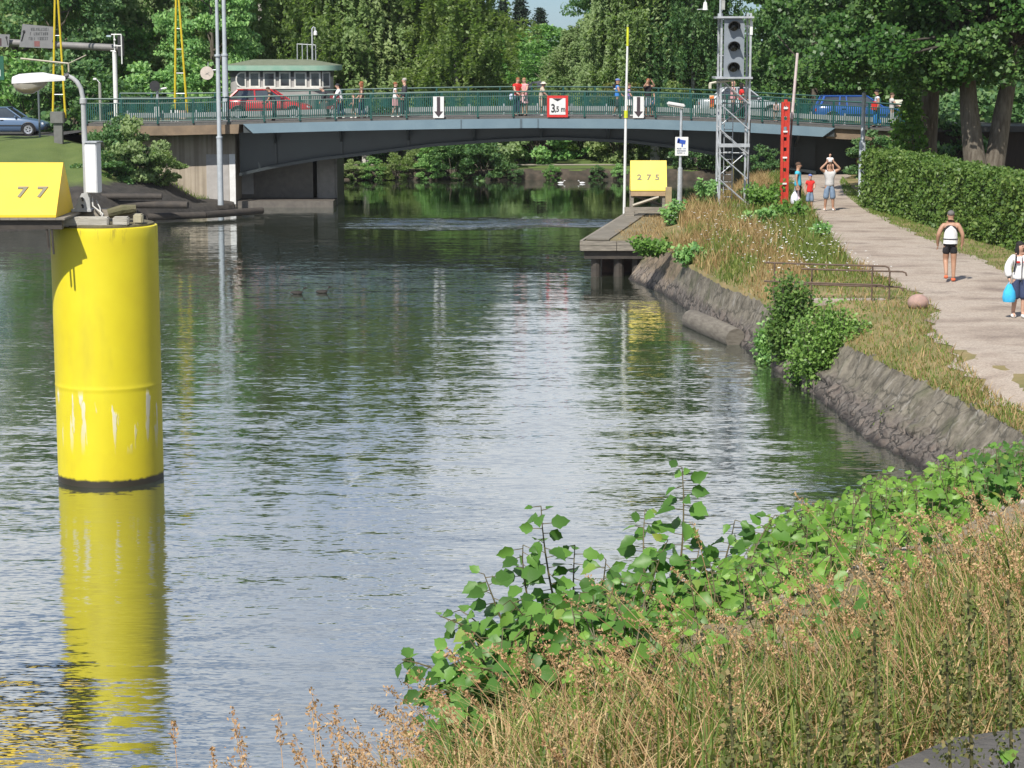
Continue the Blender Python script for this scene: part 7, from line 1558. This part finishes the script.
# pebbles
P = fg_points(1500, .6, 3, 5, 9.4); r = rng.uniform(.006, .02, len(P)); V = []; Fc = []
oc = np.array([(1, 0, 0), (0, 1, 0), (-1, 0, 0), (0, -1, 0), (0, 0, .7), (0, 0, -.7)]); of = np.array([(0, 1, 4), (1, 2, 4), (2, 3, 4), (3, 0, 4), (1, 0, 5), (2, 1, 5), (3, 2, 5), (0, 3, 5)])
V = (P[:, None]+oc[None]*r[:, None, None]*rng.uniform(.7, 1.3, (len(P), 6, 1))).reshape(-1, 3); Fc = (of[None]+(np.arange(len(P))*6)[:, None, None]).reshape(-1, 3)
o = obj_np('pebbles', V, Fc, leaf_mat('pebble_grey', [(0, (.2, .17, .14)), (1, (.48, .43, .38))], .0, .9)); tag(o, 'scattered pale pebbles on the dry earth of the bank', 'pebbles', None, 'stuff')
for o in bpy.data.objects:
    if 'used' in o: del o['used']
# ================================================================ sky, sun, camera
TOSUN = Vector((-.32, -.67, .88)).normalized()
elev = math.asin(TOSUN.z); az = math.atan2(TOSUN.x, TOSUN.y)
w = bpy.data.worlds.new('World'); S.world = w; w.use_nodes = True; t = w.node_tree; bgn = t.nodes['Background']
sk = t.nodes.new('ShaderNodeTexSky'); sk.sky_type = 'NISHITA'; sk.sun_disc = False; sk.sun_elevation = elev; sk.sun_rotation = az
sk.air_density = 1.0; sk.dust_density = .15; sk.ozone_density = 1.2
tc = t.nodes.new('ShaderNodeTexCoord'); sp = t.nodes.new('ShaderNodeSeparateXYZ'); t.links.new(tc.outputs['Generated'], sp.inputs[0])
zc = math_(t, 'ADD', math_(t, 'MAXIMUM', sp.outputs[2], 0.0), .12)
cb = t.nodes.new('ShaderNodeCombineXYZ'); t.links.new(math_(t, 'DIVIDE', sp.outputs[0], zc), cb.inputs[0]); t.links.new(math_(t, 'DIVIDE', sp.outputs[1], zc), cb.inputs[1])
n = noise(t, 1.05, 8, .58, cb.outputs[0])
n = math_(t, 'ADD', n, math_(t, 'MULTIPLY', math_(t, 'SUBTRACT', .42, math_(t, 'MINIMUM', sp.outputs[2], .8)), .30))
cl_ = ramp(t, n, [(.41, (0, 0, 0)), (.60, (1, 1, 1))])
fd = t.nodes.new('ShaderNodeMapRange'); fd.interpolation_type = 'SMOOTHSTEP'; fd.inputs[1].default_value = .05; fd.inputs[2].default_value = .16; t.links.new(sp.outputs[2], fd.inputs[0])
cl_ = math_(t, 'MULTIPLY', cl_, fd.outputs[0])
tint = ramp(t, sp.outputs[2], [(.0, (.36, .54, .86)), (.30, (.78, .88, 1.0))])
skc = mix(t, 1.0, sk.outputs[0], tint, 'MULTIPLY')
col = mix(t, math_(t, 'MULTIPLY', cl_, .88), skc, (10.0, 9.8, 9.6))
t.links.new(col, bgn.inputs[0]); bgn.inputs[1].default_value = .095
su = bpy.data.lights.new('sun', 'SUN'); su.energy = 5.0; su.angle = math.radians(.53); su.color = (1, .95, .87)
so = bpy.data.objects.new('sun', su); COL.objects.link(so); so.rotation_euler = (-TOSUN).to_track_quat('-Z', 'Y').to_euler()
cd = bpy.data.cameras.new('camera'); co = bpy.data.objects.new('camera', cd); COL.objects.link(co)
co.location = (0, 0, CAMZ); co.rotation_euler = (PI/2-PITCH, 0, 0); cd.sensor_width = 36; cd.lens = 36*F/1024; cd.clip_end = 5000; cd.clip_start = .05
S.camera = co
vs = S.view_settings; vs.view_transform = 'Standard'; vs.look = 'None'; vs.gamma = 1; vs.exposure = .30; vs.use_curve_mapping = False
S.cycles.max_bounces = 8; S.cycles.diffuse_bounces = 3; S.cycles.glossy_bounces = 3; S.cycles.transmission_bounces = 4; S.cycles.transparent_max_bounces = 6
S.cycles.caustics_reflective = False; S.cycles.caustics_refractive = False; S.cycles.use_denoising = True
S.cycles.sample_clamp_indirect = 8

# thin summer haze: the trees beyond the bridge lie behind a little air
hz_ = Box('haze', (0, 790, 11.2), (2000, 1720, 30.0), None); hz_['kind'] = 'stuff'
m = bpy.data.materials.new('haze_air'); m.use_nodes = True; t = m.node_tree; t.nodes.remove(t.nodes['Principled BSDF']); pv = t.nodes.new('ShaderNodeVolumePrincipled')
pv.inputs['Color'].default_value = (.92, .95, 1, 1); pv.inputs['Density'].default_value = .00009; t.links.new(pv.outputs[0], t.nodes['Material Output'].inputs['Volume']); hz_.data.materials.append(m)
